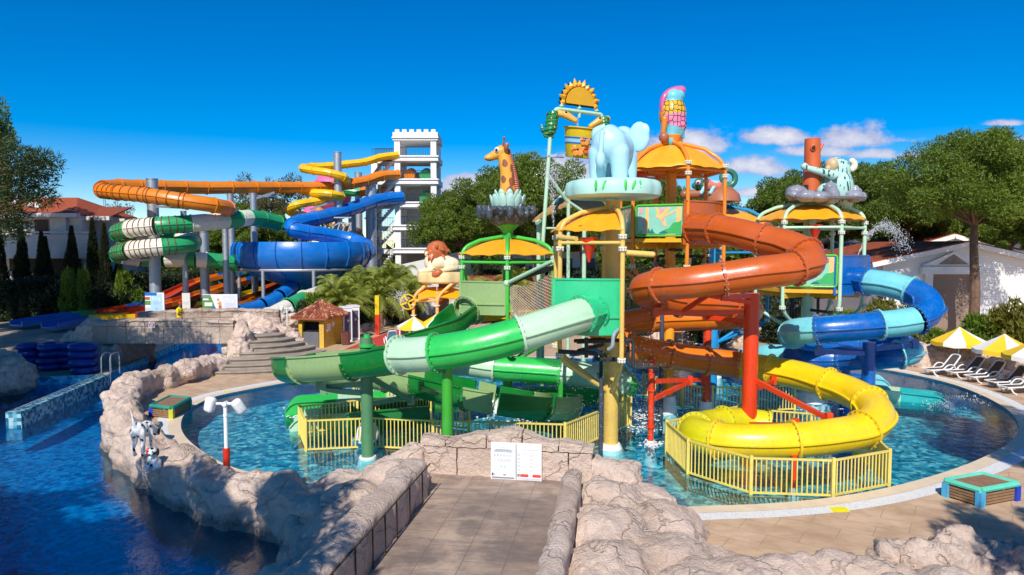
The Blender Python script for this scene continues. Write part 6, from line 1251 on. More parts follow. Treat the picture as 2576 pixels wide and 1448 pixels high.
m.build('slat', matte('slat_brown', S(110, 62, 50), .6, .2), t, smooth=False)
p = G(950, 843); t = thing('marker_post', 'square post painted yellow above and red below beside the red path', 'post', p); m = MB(); m.box(p+V((0, 0, .75)), (.3, .3, 1.5)); m.build('lower_part', CON, t); m = MB(); m.box(p+V((0, 0, 2.2)), (.3, .3, 1.4)); m.build('upper_part', RY, t)
# ---------------------------------------------------------------- white tower
tw = thing('white_tower', 'white slide tower of open storeys with battlements and an outside staircase', 'tower', P(1046, 624, 80).xy.to_3d()); d0, d1 = 78.0, 83.0
x0, x1 = P(993, 500, d0).x, P(1099, 500, d0).x; zs = [P(0, y, d0).z for y in (399, 457, 515, 573, 631)]; ztop = P(0, 336, d0).z; yc = (d0+d1)/2; m = MB()
for z in zs: m.box(((x0+x1)/2, yc, z), (x1-x0+.3, d1-d0+.3, .62))
m.box(((x0+x1)/2, yc, ztop-.35), (x1-x0+.3, d1-d0+.3, .9)); m.build('floor_slab', WHITE, tw, smooth=False); m = MB()
for z in zs: m.box(((x0+x1)/2, d0-.2, z+.2), (x1-x0+.55, .2, .1)); m.box(((x0+x1)/2, d0-.2, z-.25), (x1-x0+.45, .15, .1))
m.box(((x0+x1)/2, d0-.2, ztop-.5), (x1-x0+.5, .2, .12)); m.build('cornice', WHITE, tw, smooth=False)
for x in (x0+.32, x1-.36):
    for y in (d0+.35, d1-.35):
        m = MB(); m.box((x, y, ztop/2), (.64, .7, ztop)); 
        for k in (-1, 0, 1): m.box((x+k*.18, y-.36, ztop/2), (.06, .04, ztop-.8))
        m.build('pillar', WHITE, tw, smooth=False)
for k in range(6):
    m = MB(); m.box((x0+.35+(x1-x0-.7)*k/5, d0+.1, ztop+.25), (.5, .35, .35)); m.build('battlement', WHITE, tw, smooth=False)
for i, z in enumerate(zs+[zs[-1]-2.6]):
    m = MB(); m.bar((x0+.6, d0+.1, z+1.25), (x1-.6, d0+.1, z+1.25), .05)
    for k in range(19): x = x0+.7+(x1-x0-1.4)*k/18; m.bar((x, d0+.1, z+.3), (x, d0+.1, z+1.25), .035)
    m.build('railing', BLACK, tw, smooth=False)
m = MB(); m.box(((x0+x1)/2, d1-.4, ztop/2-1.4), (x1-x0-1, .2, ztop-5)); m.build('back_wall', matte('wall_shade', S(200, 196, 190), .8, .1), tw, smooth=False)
for z, c_, n_ in [(zs[1]+.8, FOR, -1), (zs[1]+.8, FGR, 1), (zs[2]+.8, FGR, 1)]: m = MB(); m.tube([((x0+x1)/2+n_*.9, d0+1.2, z), ((x0+x1)/2+n_*.9, d0+3, z+.4)], .65, 14); m.build('slide_start', c_, tw)
sx0 = P(939, 500, 79).x; m = MB()
for i, z in enumerate([ztop-3.0]+zs): m.box(((sx0+x0)/2, 79.5, z-.1), (x0-sx0, 3, .5))
m.box((sx0+.35, 79.2, (ztop-3.2)/2), (.7, 2.4, ztop-3.2)); m.build('stair_landing', WHITE, tw, smooth=False)
for i, z in enumerate(zs):
    m = MB(); m.bar((sx0+.5, 78.4, z-2.4), (x0-.1, 78.4, z-.2), .5, .3)
    for k in range(9): m.box((sx0+.6+(x0-sx0-.8)*k/8, 78.4, z-2.25+2.1*k/8), (.32, 1.0, .12))
    m.build('stair_flight', WHITE, tw, smooth=False); m = MB(); m.bar((sx0+.5, 77.9, z-1.4), (x0-.1, 77.9, z+.8), .05); m.bar((sx0+.5, 77.9, z+1.1), (x0-.1, 77.9, z+1.1), .05)
    for k in range(12): x = sx0+.5+(x0-sx0-.6)*k/11; m.bar((x, 77.9, z-1.4+2.2*k/11-1), (x, 77.9, z-1.4+2.2*k/11), .03); m.bar((x, 77.9, z+.1), (x, 77.9, z+1.1), .03)
    m.build('stair_railing', BLACK, tw, smooth=False)
m = MB(); m.bar((sx0, 78.5, ztop-1.7), (x0, 78.5, ztop-1.7), .05)
for k in range(14): x = sx0+(x0-sx0)*k/13; m.bar((x, 78.5, ztop-2.75), (x, 78.5, ztop-1.7), .03)
m.build('stair_railing', BLACK, tw, smooth=False)
# ---------------------------------------------------------------- houses
def slab(m, pts, th=.2, mi=0): n = len(pts); m.add([V(p) for p in pts]+[V(p)+V((0, 0, th)) for p in pts], [tuple(range(n)), tuple(range(n, 2*n))]+[(i, (i+1) % n, n+(i+1) % n, n+i) for i in range(n)], mi)
def rooftile(name, rot=0, k=1):
    n = N(name); v = n.co('Object', None, (0, 0, rot)); w = n.n('TexWave', Vector=v, Scale=3.4, _bands_direction='X', Distortion=.6).outputs[1]; b = n.noise(v, 3, 6); c = n.noise(v, .3, 3)
    return n.bsdf(Base_Color=n.mix(b, vary(S(168, 74, 40), k), n.mix(c, vary(S(226, 120, 72), k), vary(S(204, 96, 54), k))), Roughness=.85, Normal=n.bump(w, .8, .08))
ROOFT = rooftile('pantile'); ROOFB = rooftile('pantile_b', pi/2, .72)
VWH = matte('villa_cream', S(214, 206, 196), .8, .1, 1, .1)
hs2 = thing('villa', 'white villa with red tiled roof, balcony and open doorway behind the cypresses', 'house', P(100, 700, 69)); d = 68
def X(x, dd=d): return P(x, 600, dd).x
def Z(y, dd=d): return P(0, y, dd).z
m = MB(); m.box(((X(-260)+X(205))/2, d+4.2, Z(543)/2), (X(205)-X(-260), 8, Z(543))); m.box((X(238), d+5.5, Z(548)/2), (X(262)-X(180), 6, Z(548))); m.box((X(150), d+.3, Z(548)/2), (X(168)-X(128), 1.0, Z(543))); m.build('wall', VWH, hs2, smooth=False)
m = MB(); m.box((X(110), d+.12, (Z(553)+Z(592))/2), (X(133)-X(90), .3, Z(553)-Z(592))); m.build('doorway', matte('doorway_brown', S(86, 66, 54), .8), hs2, smooth=False); m = MB(); m.box((X(131), d+.0, (Z(553)+Z(592))/2), (.5, .2, Z(553)-Z(592))); m.build('door_leaf', matte('door_tan', S(150, 112, 90), .7), hs2, smooth=False)
m = MB(); m.box(((X(-260)+X(262))/2, d-1.6, (Z(586)+Z(640))/2-.3), (X(262)-X(-260), .3, Z(586)-Z(640)+.2)); m.box(((X(-260)+X(262))/2, d-1.7, Z(586)), (X(262)-X(-260), .5, .18)); m.box(((X(-260)+X(262))/2, d-.7, Z(642)), (X(262)-X(-260)-.02, 2.2, .5)); m.build('balcony', VWH, hs2, smooth=False)
m = MB(); slab(m, [(X(-300), d-.9, Z(541)), (X(208), d-.9, Z(541)), (X(120), d+5, Z(541)+1.9), (X(-300), d+5, Z(541)+1.9)], .15); slab(m, [(X(208), d-.9, Z(541)), (X(208), d+10, Z(541)), (X(120), d+5, Z(541)+1.9)], .15); m.build('roof', ROOFT, hs2, ang=20); m = MB(); slab(m, [(X(170), d+1.0, Z(547)), (X(266), d+1.0, Z(547)), (X(250), d+6, Z(547)+1.2), (X(170), d+6, Z(547)+1.2)], .15); m.build('roof', ROOFB, hs2, ang=20)
m = MB(); m.box(((X(-300)+X(212))/2, d-.75, Z(543)), (X(212)-X(-300), .6, .4)); m.box(((X(200)+X(268))/2, d+.8, Z(549)), (X(270)-X(200), .6, .4)); m.build('cornice', VWH, hs2, smooth=False); m = MB(); p = P(190, 575, d+1.9); m.ball(p, (.18, .12, .35), 8, 6); m.bar(p+V((0, .3, .3)), p+V((0, 0, .3)), .06); m.build('wall_lantern', BLACK, hs2); m = MB(); m.box((X(60), d-.2, Z(655)), (2.6, .3, 2.6)); m.box((X(150), d-.2, Z(665)), (4, .3, 2.4)); m.build('lower_opening', matte('opening_dark', S(70, 58, 50), .9), hs2, smooth=False)
m = MB()
for x in (42, 78, 98): p = P(x, 522+(x-40)*.15, 69); m.lathe([(.1, 0), (.3, .15), (.34, .2)], p+V((0, 0, .5)), 12, M=Matrix.Rotation(1.1, 3, 'X'))
m.build('satellite_dish', WPAINT, hs2)
gh = thing('gabled_house', 'white clapboard gabled house with a tall brown door at the right', 'house', P(2424, 860, 45)); d = 45
def siding():
    n = N('clapboard'); v = n.co(); w = n.n('TexWave', Vector=v, Scale=2.2, _bands_direction='Z', _wave_profile='SAW').outputs[1]
    return n.bsdf(Base_Color=n.mix(n.ramp(w, [(.0, (0, 0, 0)), (.12, (1, 1, 1))]), S(190, 188, 184), S(236, 234, 230)), Roughness=.6, Normal=n.bump(w, .6, .03))
SID = siding(); ax_, az_ = X(2424, d), Z(612, d); lx, lz = X(2186, d), Z(664, d); rx = ax_*2-lx
m = MB(); m.prism([(lx+1, -.2), (rx-1, -.2), (rx-1, lz+.3), (ax_, az_-.15), (lx+1, lz+.3)], (0, d, 0), (1, 0, 0), (0, 0, 1), (0, 1, 0), 12); m.build('wall', SID, gh, smooth=False)
for s, xe in ((-1, lx), (1, rx)): m = MB(); slab(m, [(xe, d-.5, lz), (ax_, d-.5, az_), (ax_, d+12.5, az_), (xe, d+12.5, lz)], .14); m.build('roof', ROOFB, gh, ang=20); m = MB(); m.bar((xe, d-.55, lz-.08), (ax_, d-.55, az_-.08), .12, .3); m.build('barge_board', WHITE, gh, smooth=False)
dx0, dx1, dz = X(2346, d), X(2442, d), Z(690, d); m = MB(); m.box(((dx0+dx1)/2, d-.05, dz/2), (dx1-dx0, .12, dz)); m.build('door', blockmat('door_brown', 3, .14, 1, .5, (150, 126, 110), (144, 120, 104), .006, 'Object', (pi/2, 0, 0), .01), gh, smooth=False); m = MB()
for x in (dx0-.25, dx1+.25): m.box((x, d-.1, dz/2), (.5, .25, dz))
m.box(((dx0+dx1)/2, d-.15, dz+.25), (dx1-dx0+1.6, .4, .5)); m.prism([(-1, .02), (1, .02), (0, .32)], ((dx0+dx1)/2, d+.02, dz+.5), ((dx1-dx0)/2+.8, 0, 0), (0, 0, 3), (0, -1, 0), .3); m.build('door_surround', WHITE, gh, smooth=False); m = MB(); m.prism([(-1, .05), (1, .05), (0, .3)], ((dx0+dx1)/2, d-.29, dz+.5), ((dx1-dx0)/2*.8, 0, 0), (0, 0, 2.7), (0, -1, 0), .01); m.build('pediment_panel', matte('pediment_brown', S(150, 130, 116), .8), gh, smooth=False)
g3 = thing('gabled_house', 'second white gabled house rising just behind the clapboard one', 'house', P(2394, 600, 58)); d = 58; ax_, az_ = X(2392, d), Z(592, d); lx, lz = X(2190, d), Z(652, d); rx = ax_*2-lx; m = MB(); m.prism([(lx+1, 0), (rx-1, 0), (rx-1, lz+.2), (ax_, az_-.15), (lx+1, lz+.2)], (0, d, 0), (1, 0, 0), (0, 0, 1), (0, 1, 0), 10); m.build('wall', SID, g3, smooth=False)
for xe in (lx, rx): m = MB(); slab(m, [(xe, d-.5, lz), (ax_, d-.5, az_), (ax_, d+10, az_), (xe, d+10, lz)], .14); m.build('roof', ROOFB, g3, ang=20); m = MB(); m.bar((xe, d-.55, lz-.1), (ax_, d-.55, az_-.1), .12, .35); m.build('barge_board', WHITE, g3, smooth=False)
def lowhouse(x0, x1, yt, d, yr, label, rc=None):
    t = thing('low_building', label, 'building', P((x0+x1)/2, 700, d)); m = MB(); m.box(((X(x0, d)+X(x1, d))/2, d+4, Z(yt, d)/2), (X(x1, d)-X(x0, d), 8, Z(yt, d))); m.build('wall', WHITE, t, smooth=False); m = MB(); z = Z(yt, d); a, b = X(x0, d)-.5, X(x1, d)+.5; zr = Z(yr, d); slab(m, [(a, d-.5, z), (b, d-.5, z), (b-1.5, d+4, zr), (a+1.5, d+4, zr)], .15); slab(m, [(a+1.5, d+4, zr), (b-1.5, d+4, zr), (b, d+8.5, z), (a, d+8.5, z)], .15); m.build('roof', rc or ROOFT, t, ang=20)
    m = MB()
    for k in range(4): m.box((a+(b-a)*(k+.5)/4, d-.02, z-1.4), ((b-a)*.13, .1, 1.5))
    m.build('window', matte('window_dark', S(60, 70, 84), .2), t, smooth=False)
lowhouse(1290, 1500, 634, 66, 606, 'low white building with tiled roof behind the giraffe tower'); lowhouse(2105, 2200, 628, 70, 600, 'dark roofed white cottage left of the gabled house', matte('slate', S(80, 82, 92), .8)); lowhouse(2490, 2640, 632, 66, 606, 'dark roofed cottage behind the tall pine', matte('slate2', S(84, 84, 92), .8))
t = thing('white_ramp', 'sloping white ramp wall at the foot of the white tower', 'wall', P(1020, 700, 64)); m = MB(); a, b = P(1000, 668, 63), P(1185, 628, 66); m.add([V((a.x, a.y, 0)), V((b.x, b.y, 0)), b, a]+[V((p.x, p.y+.4, z)) for p, z in ((a, 0), (b, 0), (b, b.z), (a, a.z))], [(0, 1, 2, 3), (4, 5, 6, 7), (0, 1, 5, 4), (1, 2, 6, 5), (2, 3, 7, 6), (3, 0, 4, 7)]); m.build('ramp_wall', WHITE, t, smooth=False)
t = thing('red_wall', 'low dark red wall behind the lion tower and the palms', 'wall', P(1250, 750, 60)); m = MB(); a, b = P(1170, 694, 60), P(1420, 700, 60); m.box(((a.x+b.x)/2, 60, a.z/2), (b.x-a.x, .3, a.z)); m.build('wall_panel', matte('wall_red', S(130, 44, 36), .7), t, smooth=False)
t = thing('cream_wall', 'cream coloured wall behind the palms right of the kiosk', 'wall', P(960, 780, 56)); m = MB(); a, b = P(840, 705, 67), P(1120, 700, 67); m.box(((a.x+b.x)/2, 67, a.z/2), (b.x-a.x, .3, a.z)); m.build('wall_panel', matte('wall_cream', S(206, 190, 164), .8), t, smooth=False)
t = thing('lattice_mast', 'thin lattice radio mast beyond the villa', 'mast', P(262, 560, 95)); m = MB(); p = P(262, 500, 95)
for dx, dy in ((-.2, 0), (.2, 0), (0, .3)): m.cyl((p.x+dx, p.y+dy, 0), (p.x+dx*.6, p.y+dy, p.z), .04, n=5)
for k in range(24): z = p.z*k/24; m.bar((p.x-.18, p.y, z), (p.x+.18, p.y, z+p.z/24), .03)
m.build('lattice', STEEL, t, smooth=False)
# ---------------------------------------------------------------- vegetation
PINE = leafmat('pine_needles', (.04, .08, .008, 1), (.24, .33, .025, 1), .5); OLIV = leafmat('olive_leaves', (.06, .065, .022, 1), (.18, .16, .06, 1), .5)
CYP = leafmat('cypress_leaves', (.012, .022, .008, 1), (.05, .065, .02, 1), 1.2); HED = leafmat('hedge_leaves', (.012, .026, .008, 1), (.05, .075, .02, 1), .8)
BSH = leafmat('bright_shrub', (.06, .12, .008, 1), (.22, .33, .02, 1), 1.4); PAL = leafmat('palm_leaves', (.16, .21, .02, 1), (.46, .5, .09, 1), .7); GOL = leafmat('golden_shrub', (.10, .11, .008, 1), (.24, .22, .02, 1), 1.4)
BARK = matte('bark', S(120, 92, 74), .95, .3, 4, .9, 14, .05)
def tri(m, p, d, w, L, rnd):
    s = d.cross(V((rnd.uniform(-1, 1), rnd.uniform(-1, 1), rnd.uniform(-1, 1)))).normalized()*w
    o = len(m.v); m.v += [p-s, p+s, p+d*L]; m.f.append([o, o+1, o+2]); m.mi.append(0)
def rdir(rnd, zb=0):
    z = rnd.uniform(-1, 1); a = rnd.uniform(0, 2*pi); r = math.sqrt(1-z*z); return V((r*cos(a), r*sin(a), z+zb)).normalized()
def clump(m, c, r, n, L, w, rnd, zb=.25):
    for _ in range(n):
        d = rdir(rnd); q = rnd.random()**.33; p = c+V((d.x*r.x, d.y*r.y, d.z*r.z))*q; dd = (d*.7+rdir(rnd)+V((0, 0, zb))).normalized(); tri(m, p, dd, w*rnd.uniform(.7, 1.3), L*rnd.uniform(.7, 1.3), rnd)
def leafobj(m, name, mat_, parent): o = m.build(name, mat_, parent, ang='keep'); return o
def pine_proto(seed, H, rx, hz, k, nper, L=.27, w=.055, trunk=.28, lean=.5, under=.35, mat_=None, name='pine_tree', gap=.0):
    """umbrella pine: crown of half height hz centred at H"""
    rnd = random.Random(seed); t = thing(name, 'x', 'tree', (0, 0, 0)); m = MB(); top = V((rnd.uniform(-lean, lean), rnd.uniform(-lean, lean), H-hz*.2)); pts = catmull([V((0, 0, -.3)), V((top.x*.2+rnd.uniform(-.2, .2), top.y*.3, H*.35)), V((top.x*.7, top.y*.7, H*.68)), top], 4)[0]; m.tube(pts, [trunk*(1-.6*i/len(pts)) for i in range(len(pts))], 9)
    cl = []
    for i in range(k):
        while 1:
            d = rdir(rnd); 
            if d.z > -under: break
        q = rnd.uniform(.45, 1.14); cl.append((V((top.x+d.x*rx*q, top.y+d.y*rx*q, H+d.z*hz*q*(1 if d.z > 0 else .6))), rnd.uniform(.6, 1.35)))
    for c, s in cl[::6]:
        b = pts[-3 if rnd.random() < .5 else -1]; m.tube([b, b.lerp(c, .5)+V((0, 0, -.2)), c], [.09, .06, .02], 5)
    m.build('trunk', BARK, t); m = MB()
    for c, s in cl: clump(m, c, V((rx*.2*s, rx*.2*s, rx*.155*s)), int(nper*s), L, w, rnd)
    leafobj(m, 'crown', mat_ or PINE, t); return t
placed = set()
def plant(proto, p, rz, sc, label, group=None):
    o = proto if proto not in placed else dup(proto); placed.add(proto); o.location = p; o.rotation_euler = (0, 0, rz); o.scale = sc if isinstance(sc, tuple) else (sc,)*3; o['label'] = label
    if group: o['group'] = group
    return o
PA = pine_proto(1, 8.2, 4.4, 3.2, 105, 420, under=.65); PB_ = pine_proto(2, 8.6, 4.0, 2.7, 98, 420, under=.6); PC = pine_proto(7, 8.0, 3.6, 3.4, 100, 410, under=.8)
GP = 'stone pines in the background'
def gp2(x, d): p = P(x, 700, d); return V((p.x, p.y, 0))
big = pine_proto(11, 9.7, 4.3, 3.5, 150, 500, .19, .036, .36, .4, .6); plant(big, gp2(2448, 42), 0, (1, 1, 1), 'tall stone pine with a bare trunk in front of the gabled house')
for i, (pr, x, d, rz, sc, lab) in enumerate([(PA, 1132, 66, .3, (.76, .76, 1.02), 'round pine touching the right side of the white tower'), (PB_, 1165, 63, 1.2, (.8, .8, .95), 'pine between the white tower and the giraffe, above the lion'), (PC, 1205, 66, 2.2, (1.05, 1.05, 1.0), 'pine just left of the giraffe bowl'), (PA, 1268, 60, 3, (.9, .9, 1.16), 'pine directly behind the giraffe neck'), (PB_, 1340, 60, 4, (.95, .95, 1.25), 'tall pine between the giraffe and the mint frame post'), (PC, 1410, 66, 5, (.9, .9, 1.05), 'pine behind the mint frame post'), (PA, 1470, 62, .9, (.8, .8, .98), 'pine behind the elephant plate and brown shelter'), (PB_, 1560, 68, 2, (.9, .9, 1.0), 'pine seen below the elephant plate on the right'), (PC, 1640, 70, 1, (.9, .9, 1.12), 'pine seen through the orange tower'), (PA, 1730, 72, 4.2, (.9, .9, 1.1), 'pine seen through the right half of the orange tower'), (PC, 1965, 62, 3.3, (.9, .9, 1.05), 'pine rising above the orange tube bend'), (PB_, 2030, 64, .4, (1.0, 1, 1.18), 'pine behind the koala tower trunk'), (PA, 2110, 60, 1.8, (.95, .95, 1.18), 'pine behind the koala'), (PC, 2190, 62, 2.9, (1.05, 1.05, 1.17), 'dense pine just right of the koala'), (PB_, 2265, 60, 5.2, (.9, .9, 1.12), 'pine above the water arc'), (PA, 2335, 64, .1, (1.0, 1, 1.1), 'pine behind the crown of the tall pine, left side'), (PB_, 2385, 74, 1.6, (1, 1, 1.05), 'far pine seen between the trunks left of the tall pine'), (PC, 2455, 72, 2.6, (1, 1, .95), 'far pine seen just behind the bare trunk'), (PC, 2530, 58, 1.1, (.9, .9, 1.0), 'pine behind the right side of the tall pine'), (PB_, 2620, 48, 2.7, (1.1, 1.1, 1.1), 'pine at the right edge of the picture'), (PA, 660, 88, 2, (.9, .9, .95), 'pine behind the green coil and the steel columns'), (PC, 600, 78, 3, (.9, .9, .95), 'pine between the steel columns'), (PB_, 540, 80, 0, (.9, .9, .8), 'low pine behind the orange slide run')]): plant(pr, gp2(x, d), rz, sc, lab, GP)
OT = pine_proto(21, 8.0, 4.6, 4.6, 70, 150, .36, .07, .4, .6, .9, OLIV, 'broadleaf_tree'); 
for x, d, sc, lab in [(660, 98, (1.0, 1, 1.24), 'tall olive brown tree left of the yellow slide'), (715, 92, (1.0, 1, 1.2), 'brownish tree between the orange and yellow slides'), (300, 105, (.7, .7, .95), 'small olive tree left of the thick steel column'), (275, 100, (.6, .6, .95), 'small olive tree behind the radio mast'), (345, 110, (.6, .6, .8), 'low olive tree far behind the coil')]: plant(OT, gp2(x, d), x, sc, lab, 'broadleaf trees beyond the slides')
# near pine at the left edge
def left_pine():
    rnd = random.Random(31); base = V((-24.5, 28, 0)); t = thing('pine_tree', 'loose shaded pine reaching into the picture at the left edge', 'tree', base); m = MB(); m.tube([base, base+V((.2, 0, 4)), base+V((.6, .1, 8)), base+V((1, 0, 10.5)), base+V((1, 0, 11.5))], [.4, .34, .28, .16, .05], 10); cl = []
    for x, y, d in [(5, 370, 28.5), (35, 385, 27.5), (60, 395, 28), (95, 398, 28), (112, 405, 28), (85, 425, 28), (120, 425, 28.3), (45, 430, 28), (20, 425, 27.5), (70, 450, 28), (100, 458, 28), (30, 465, 28), (5, 470, 28), (55, 482, 28), (90, 492, 28), (30, 505, 28), (105, 502, 28.4), (10, 515, 28), (20, 540, 28), (40, 552, 28.3), (5, 560, 28), (15, 588, 28), (30, 575, 28.5), (-20, 350, 28), (-40, 420, 28), (-30, 500, 28), (-60, 380, 29), (-80, 460, 29), (-100, 430, 28), (-50, 560, 28)]:
        cl.append(P(x, y, d+rnd.uniform(-1, 1)))
    for c in cl: b = base+V((.5, 0, max(4, c.z-1.2))); m.tube([b, b.lerp(c, .55)+V((0, 0, .15)), c], [.07, .045, .015], 5)
    for k in range(95):
        a = rnd.uniform(0, 2*pi); r = rnd.uniform(.8, 3.6); cl.append(base+V((r*cos(a)-.8, r*sin(a), rnd.uniform(7, 11.3))))
    m.build('trunk', BARK, t); m = MB()
    for c in cl: clump(m, c, V((.68, .68, .42)), 230, .24, .026, rnd, .1)
    leafobj(m, 'crown', PINE_SHADE, t)
PINE_SHADE = leafmat('shaded_pine_needles', (.016, .034, .008, 1), (.085, .12, .018, 1), .5)  # shade on the left pine is put into a darker needle colour
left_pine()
# pines standing behind and beside the viewer, whose shade falls on the river and decks
for i, (x, y, sc, lab) in enumerate([(-26, 18.5, (.85, .85, 1.0), 'pine left of the river'), (-34.5, 36, (1.0, 1, 1.15), 'pine left of the villa garden'), (-40, 46, (1.1, 1.1, 1.25), 'pine beside the villa'), (-33, 27, (.9, .9, 1.1), 'pine at the far left bank'), (-17.8, 6.0, (.9, .9, 1.0), 'pine on the near river bank'), (-12.6, 5.0, (.85, .85, 1.0), 'second pine on the near river bank'), (-11.4, 5.9, (.68, .68, .95), 'third pine on the near river bank'), (-7.6, 3.6, (.7, .7, 1.0), 'pine beside the footbridge approach'), (-27.5, 19.5, (1, 1, 2.0), 'tallest shade pine added left of the river'), (-47, 55, (1, 1, 1.8), 'tallest shade pine added before the villa'), (-36, 42, (.85, .85, 1.2), 'pine before the villa garden'), (-44, 51, (1, 1, 1.5), 'tall shade pine added before the villa'), (15.0, 7.2, (.6, .6, 1.62), 'tall pine right of the viewer'), (9.6, 2.5, (.62, .62, 1.05), 'pine behind the right rock border'), (13.5, 3.0, (.7, .7, 1.05), 'pine at the right rear')]): plant((PA, PB_, PC)[i % 3], V((x, y, 0)), i*1.3, sc, lab+' outside the view', 'pines around the viewer')  # tall shade pines: unseen trees added to darken the left pine and villa
# cypresses
def cyp_proto(seed):
    rnd = random.Random(seed); t = thing('cypress_tree', 'x', 'tree', (0, 0, 0), 'columnar cypresses before the villa'); m = MB(); m.cyl((0, 0, -.2), (0, 0, 7.3), .12, .03, 7); m.build('trunk', BARK, t); m = MB()
    for _ in range(5200):
        z = rnd.uniform(.3, 8); a = rnd.uniform(0, 2*pi); r = .72*min(1, (8-z)/5)**.9*min(1, .5+z*.25)*(1+.55*noise.noise(V((z*1.1+cos(a), seed+sin(a), 0)))); q = rnd.random()**.35; tri(m, V((r*q*cos(a), r*q*sin(a), z)), V((cos(a)*.5, sin(a)*.5, 1)).normalized(), .05, .3, rnd)
    leafobj(m, 'crown', CYP, t); return t
c1, c2 = cyp_proto(1), cyp_proto(2)
for i, (x, y, d, lab) in enumerate([(2, 560, 62, 'cypress at the left picture edge'), (58, 573, 63, 'cypress in front of the left end of the villa balcony'), (108, 585, 63, 'cypress in front of the villa doorway'), (118, 598, 64, 'slim shorter cypress right behind the doorway one'), (184, 572, 64, 'cypress below the villa wall lantern'), (237, 552, 64, 'cypress at the right corner of the villa'), (266, 566, 64, 'cypress just left of the green coil'), (300, 650, 65, 'short cypress under the green coil')]): plant((c1, c2)[i % 2], gp2(x, d), i, (1.1 if i % 3 else .9, 1, P(x, y, d).z/8.05), lab)
# shrubs and hedges
def shrub_proto(seed, mat_, name='shrub', n=2600, L=.2, w=.05, squash=.9, k=12):
    rnd = random.Random(seed); t = thing(name, 'x', 'shrub', (0, 0, 0)); m = MB()
    for i in range(5): d = rdir(rnd, .6); m.tube([V((0, 0, -.1)), d*.5+V((0, 0, .1)), d*.9+V((0, 0, .2))], [.05, .03, .01], 5)
    m.build('stem', BARK, t); m = MB()
    for i in range(k): d = rdir(rnd, .2); c = V((d.x*.6, d.y*.6, .75+d.z*.55*squash)); clump(m, c, V((.5, .5, .42)), n//k, L, w, rnd)
    leafobj(m, 'foliage', mat_, t); return t
SB, SH, SG = shrub_proto(1, BSH), shrub_proto(2, HED), shrub_proto(3, GOL, squash=1.1)
for i, (pr, x, y, d, h, wd, lab) in enumerate([(SB, 172, 668, 59, None, .8, 'bright green shrub between the cypresses'), (SB, 210, 668, 59, None, .6, 'bright green shrub right of the lantern cypress'), (SB, 312, 672, 63, None, .9, 'light green shrub left of the thick steel column'), (SB, 345, 720, 63, None, .9, 'sunlit shrub above the blue lane end'), (SH, 225, 700, 60, None, 1.4, 'dark shrub under the villa corner'), (SH, 130, 690, 60, None, 1.8, 'dark shrub below the balcony'), (SH, 300, 690, 63, None, 1.8, 'dark shrub below the green coil'), (SB, 2480, 780, 38, None, 1.25, 'round bright green shrub at the foot of the tall pine'), (SG, 2558, 755, 37, None, 1.3, 'golden green conical shrub at the right edge'), (SG, 2280, 765, 39, None, 1.0, 'golden shrub behind the light blue slide bend'), (SG, 2220, 745, 42, None, 1.3, 'loose yellow green shrub left of the house'), (SB, 2120, 770, 42, None, 1.4, 'bright shrub under the koala tower deck'), (SB, 2360, 820, 40, None, .9, 'shrub under the brown door'), (SH, 1790, 770, 44, None, 1.6, 'dark shrub behind the tall orange column'), (SB, 1690, 770, 48, None, 1.3, 'shrub behind the orange tower base'), (SH, 1950, 770, 46, None, 1.7, 'dark shrub between the orange and koala towers'), (SH, 1600, 790, 50, None, 1.6, 'dark shrub behind the tan column')]): p = gp2(x, d); z = P(x, y, d).z; plant(pr, p, i*.9, (wd, wd, z/1.75), lab, 'garden shrubs')
i = 0
for x, y, d, wd in [(770, 742, 49, 1.0), (800, 728, 50, 1.2), (838, 735, 51, 1.0), (893, 748, 55, 1.3), (915, 765, 54.5, 1.1), (940, 745, 57, 1.3), (968, 760, 57, 1.2), (995, 745, 60, 1.4), (1022, 735, 62, 1.5), (905, 785, 53, .9), (930, 785, 55, .9), (980, 785, 58, .9), (1190, 760, 58, 1.2), (870, 720, 57, 1.6), (930, 710, 61, 1.8)]:
    i += 1; p = gp2(x, d); plant((SB, SH, SB)[i % 3], p, i*.7, (wd, wd, P(x, y, d).z/1.75), 'leafy shrub growing in the palm bed right of the kiosk', 'palm bed shrubs')
def mass(name, label, pts, zt, seed, n, mat_, wd=1.0, L=.28, w=.07):
    rnd = random.Random(seed); pp = catmull(pts, 10)[0]; m = MB()
    for _ in range(n):
        p = rnd.choice(pp); z = rnd.uniform(0, 1)**.7*zt*(1+.25*noise.noise(p*.35)); tri(m, V((p.x+rnd.uniform(-.5, .5)*2, p.y+rnd.choice((-1, -.8, .2, 1))*wd*rnd.uniform(.6, 1), z)), rdir(rnd, .2), w, L, rnd)
        if rnd.random() < .35: tri(m, V((p.x+rnd.uniform(-1, 1), p.y+rnd.uniform(-wd, wd), zt*(1+.25*noise.noise(p*.35))+rnd.uniform(-.15, .15))), rdir(rnd, .4), w, L, rnd)
    for a, b in zip(pp, pp[1:]): m.bar(V((a.x, a.y, zt*.4)), V((b.x, b.y, zt*.4)), wd*1.3, zt*.8)
    o = m.build(name, mat_, None, ang='keep'); return tag(o, label, 'hedge')
mass('hedge', 'long dark hedge behind the blue slide lanes at the left', [V((-62, 55, 0)), V((-44, 59, 0)), V((-38.5, 66, 0)), V((-35, 74, 0)), V((-24, 84, 0))], 3.4, 1, 26000, HED, 1.2)
mass('hedge', 'dark hedge behind the distant slides and bowl', [V((-40, 74, 0)), V((-26, 84, 0)), V((-8, 88, 0)), V((10, 84, 0))], 4.6, 2, 16000, HED, 1.4)
mass('hedge', 'dark hedge behind the play towers below the pines', [V((-2, 64, 0)), V((10, 62, 0)), V((22, 58, 0)), V((27, 56, 0))], 4.2, 3, 16000, HED, 1.4)
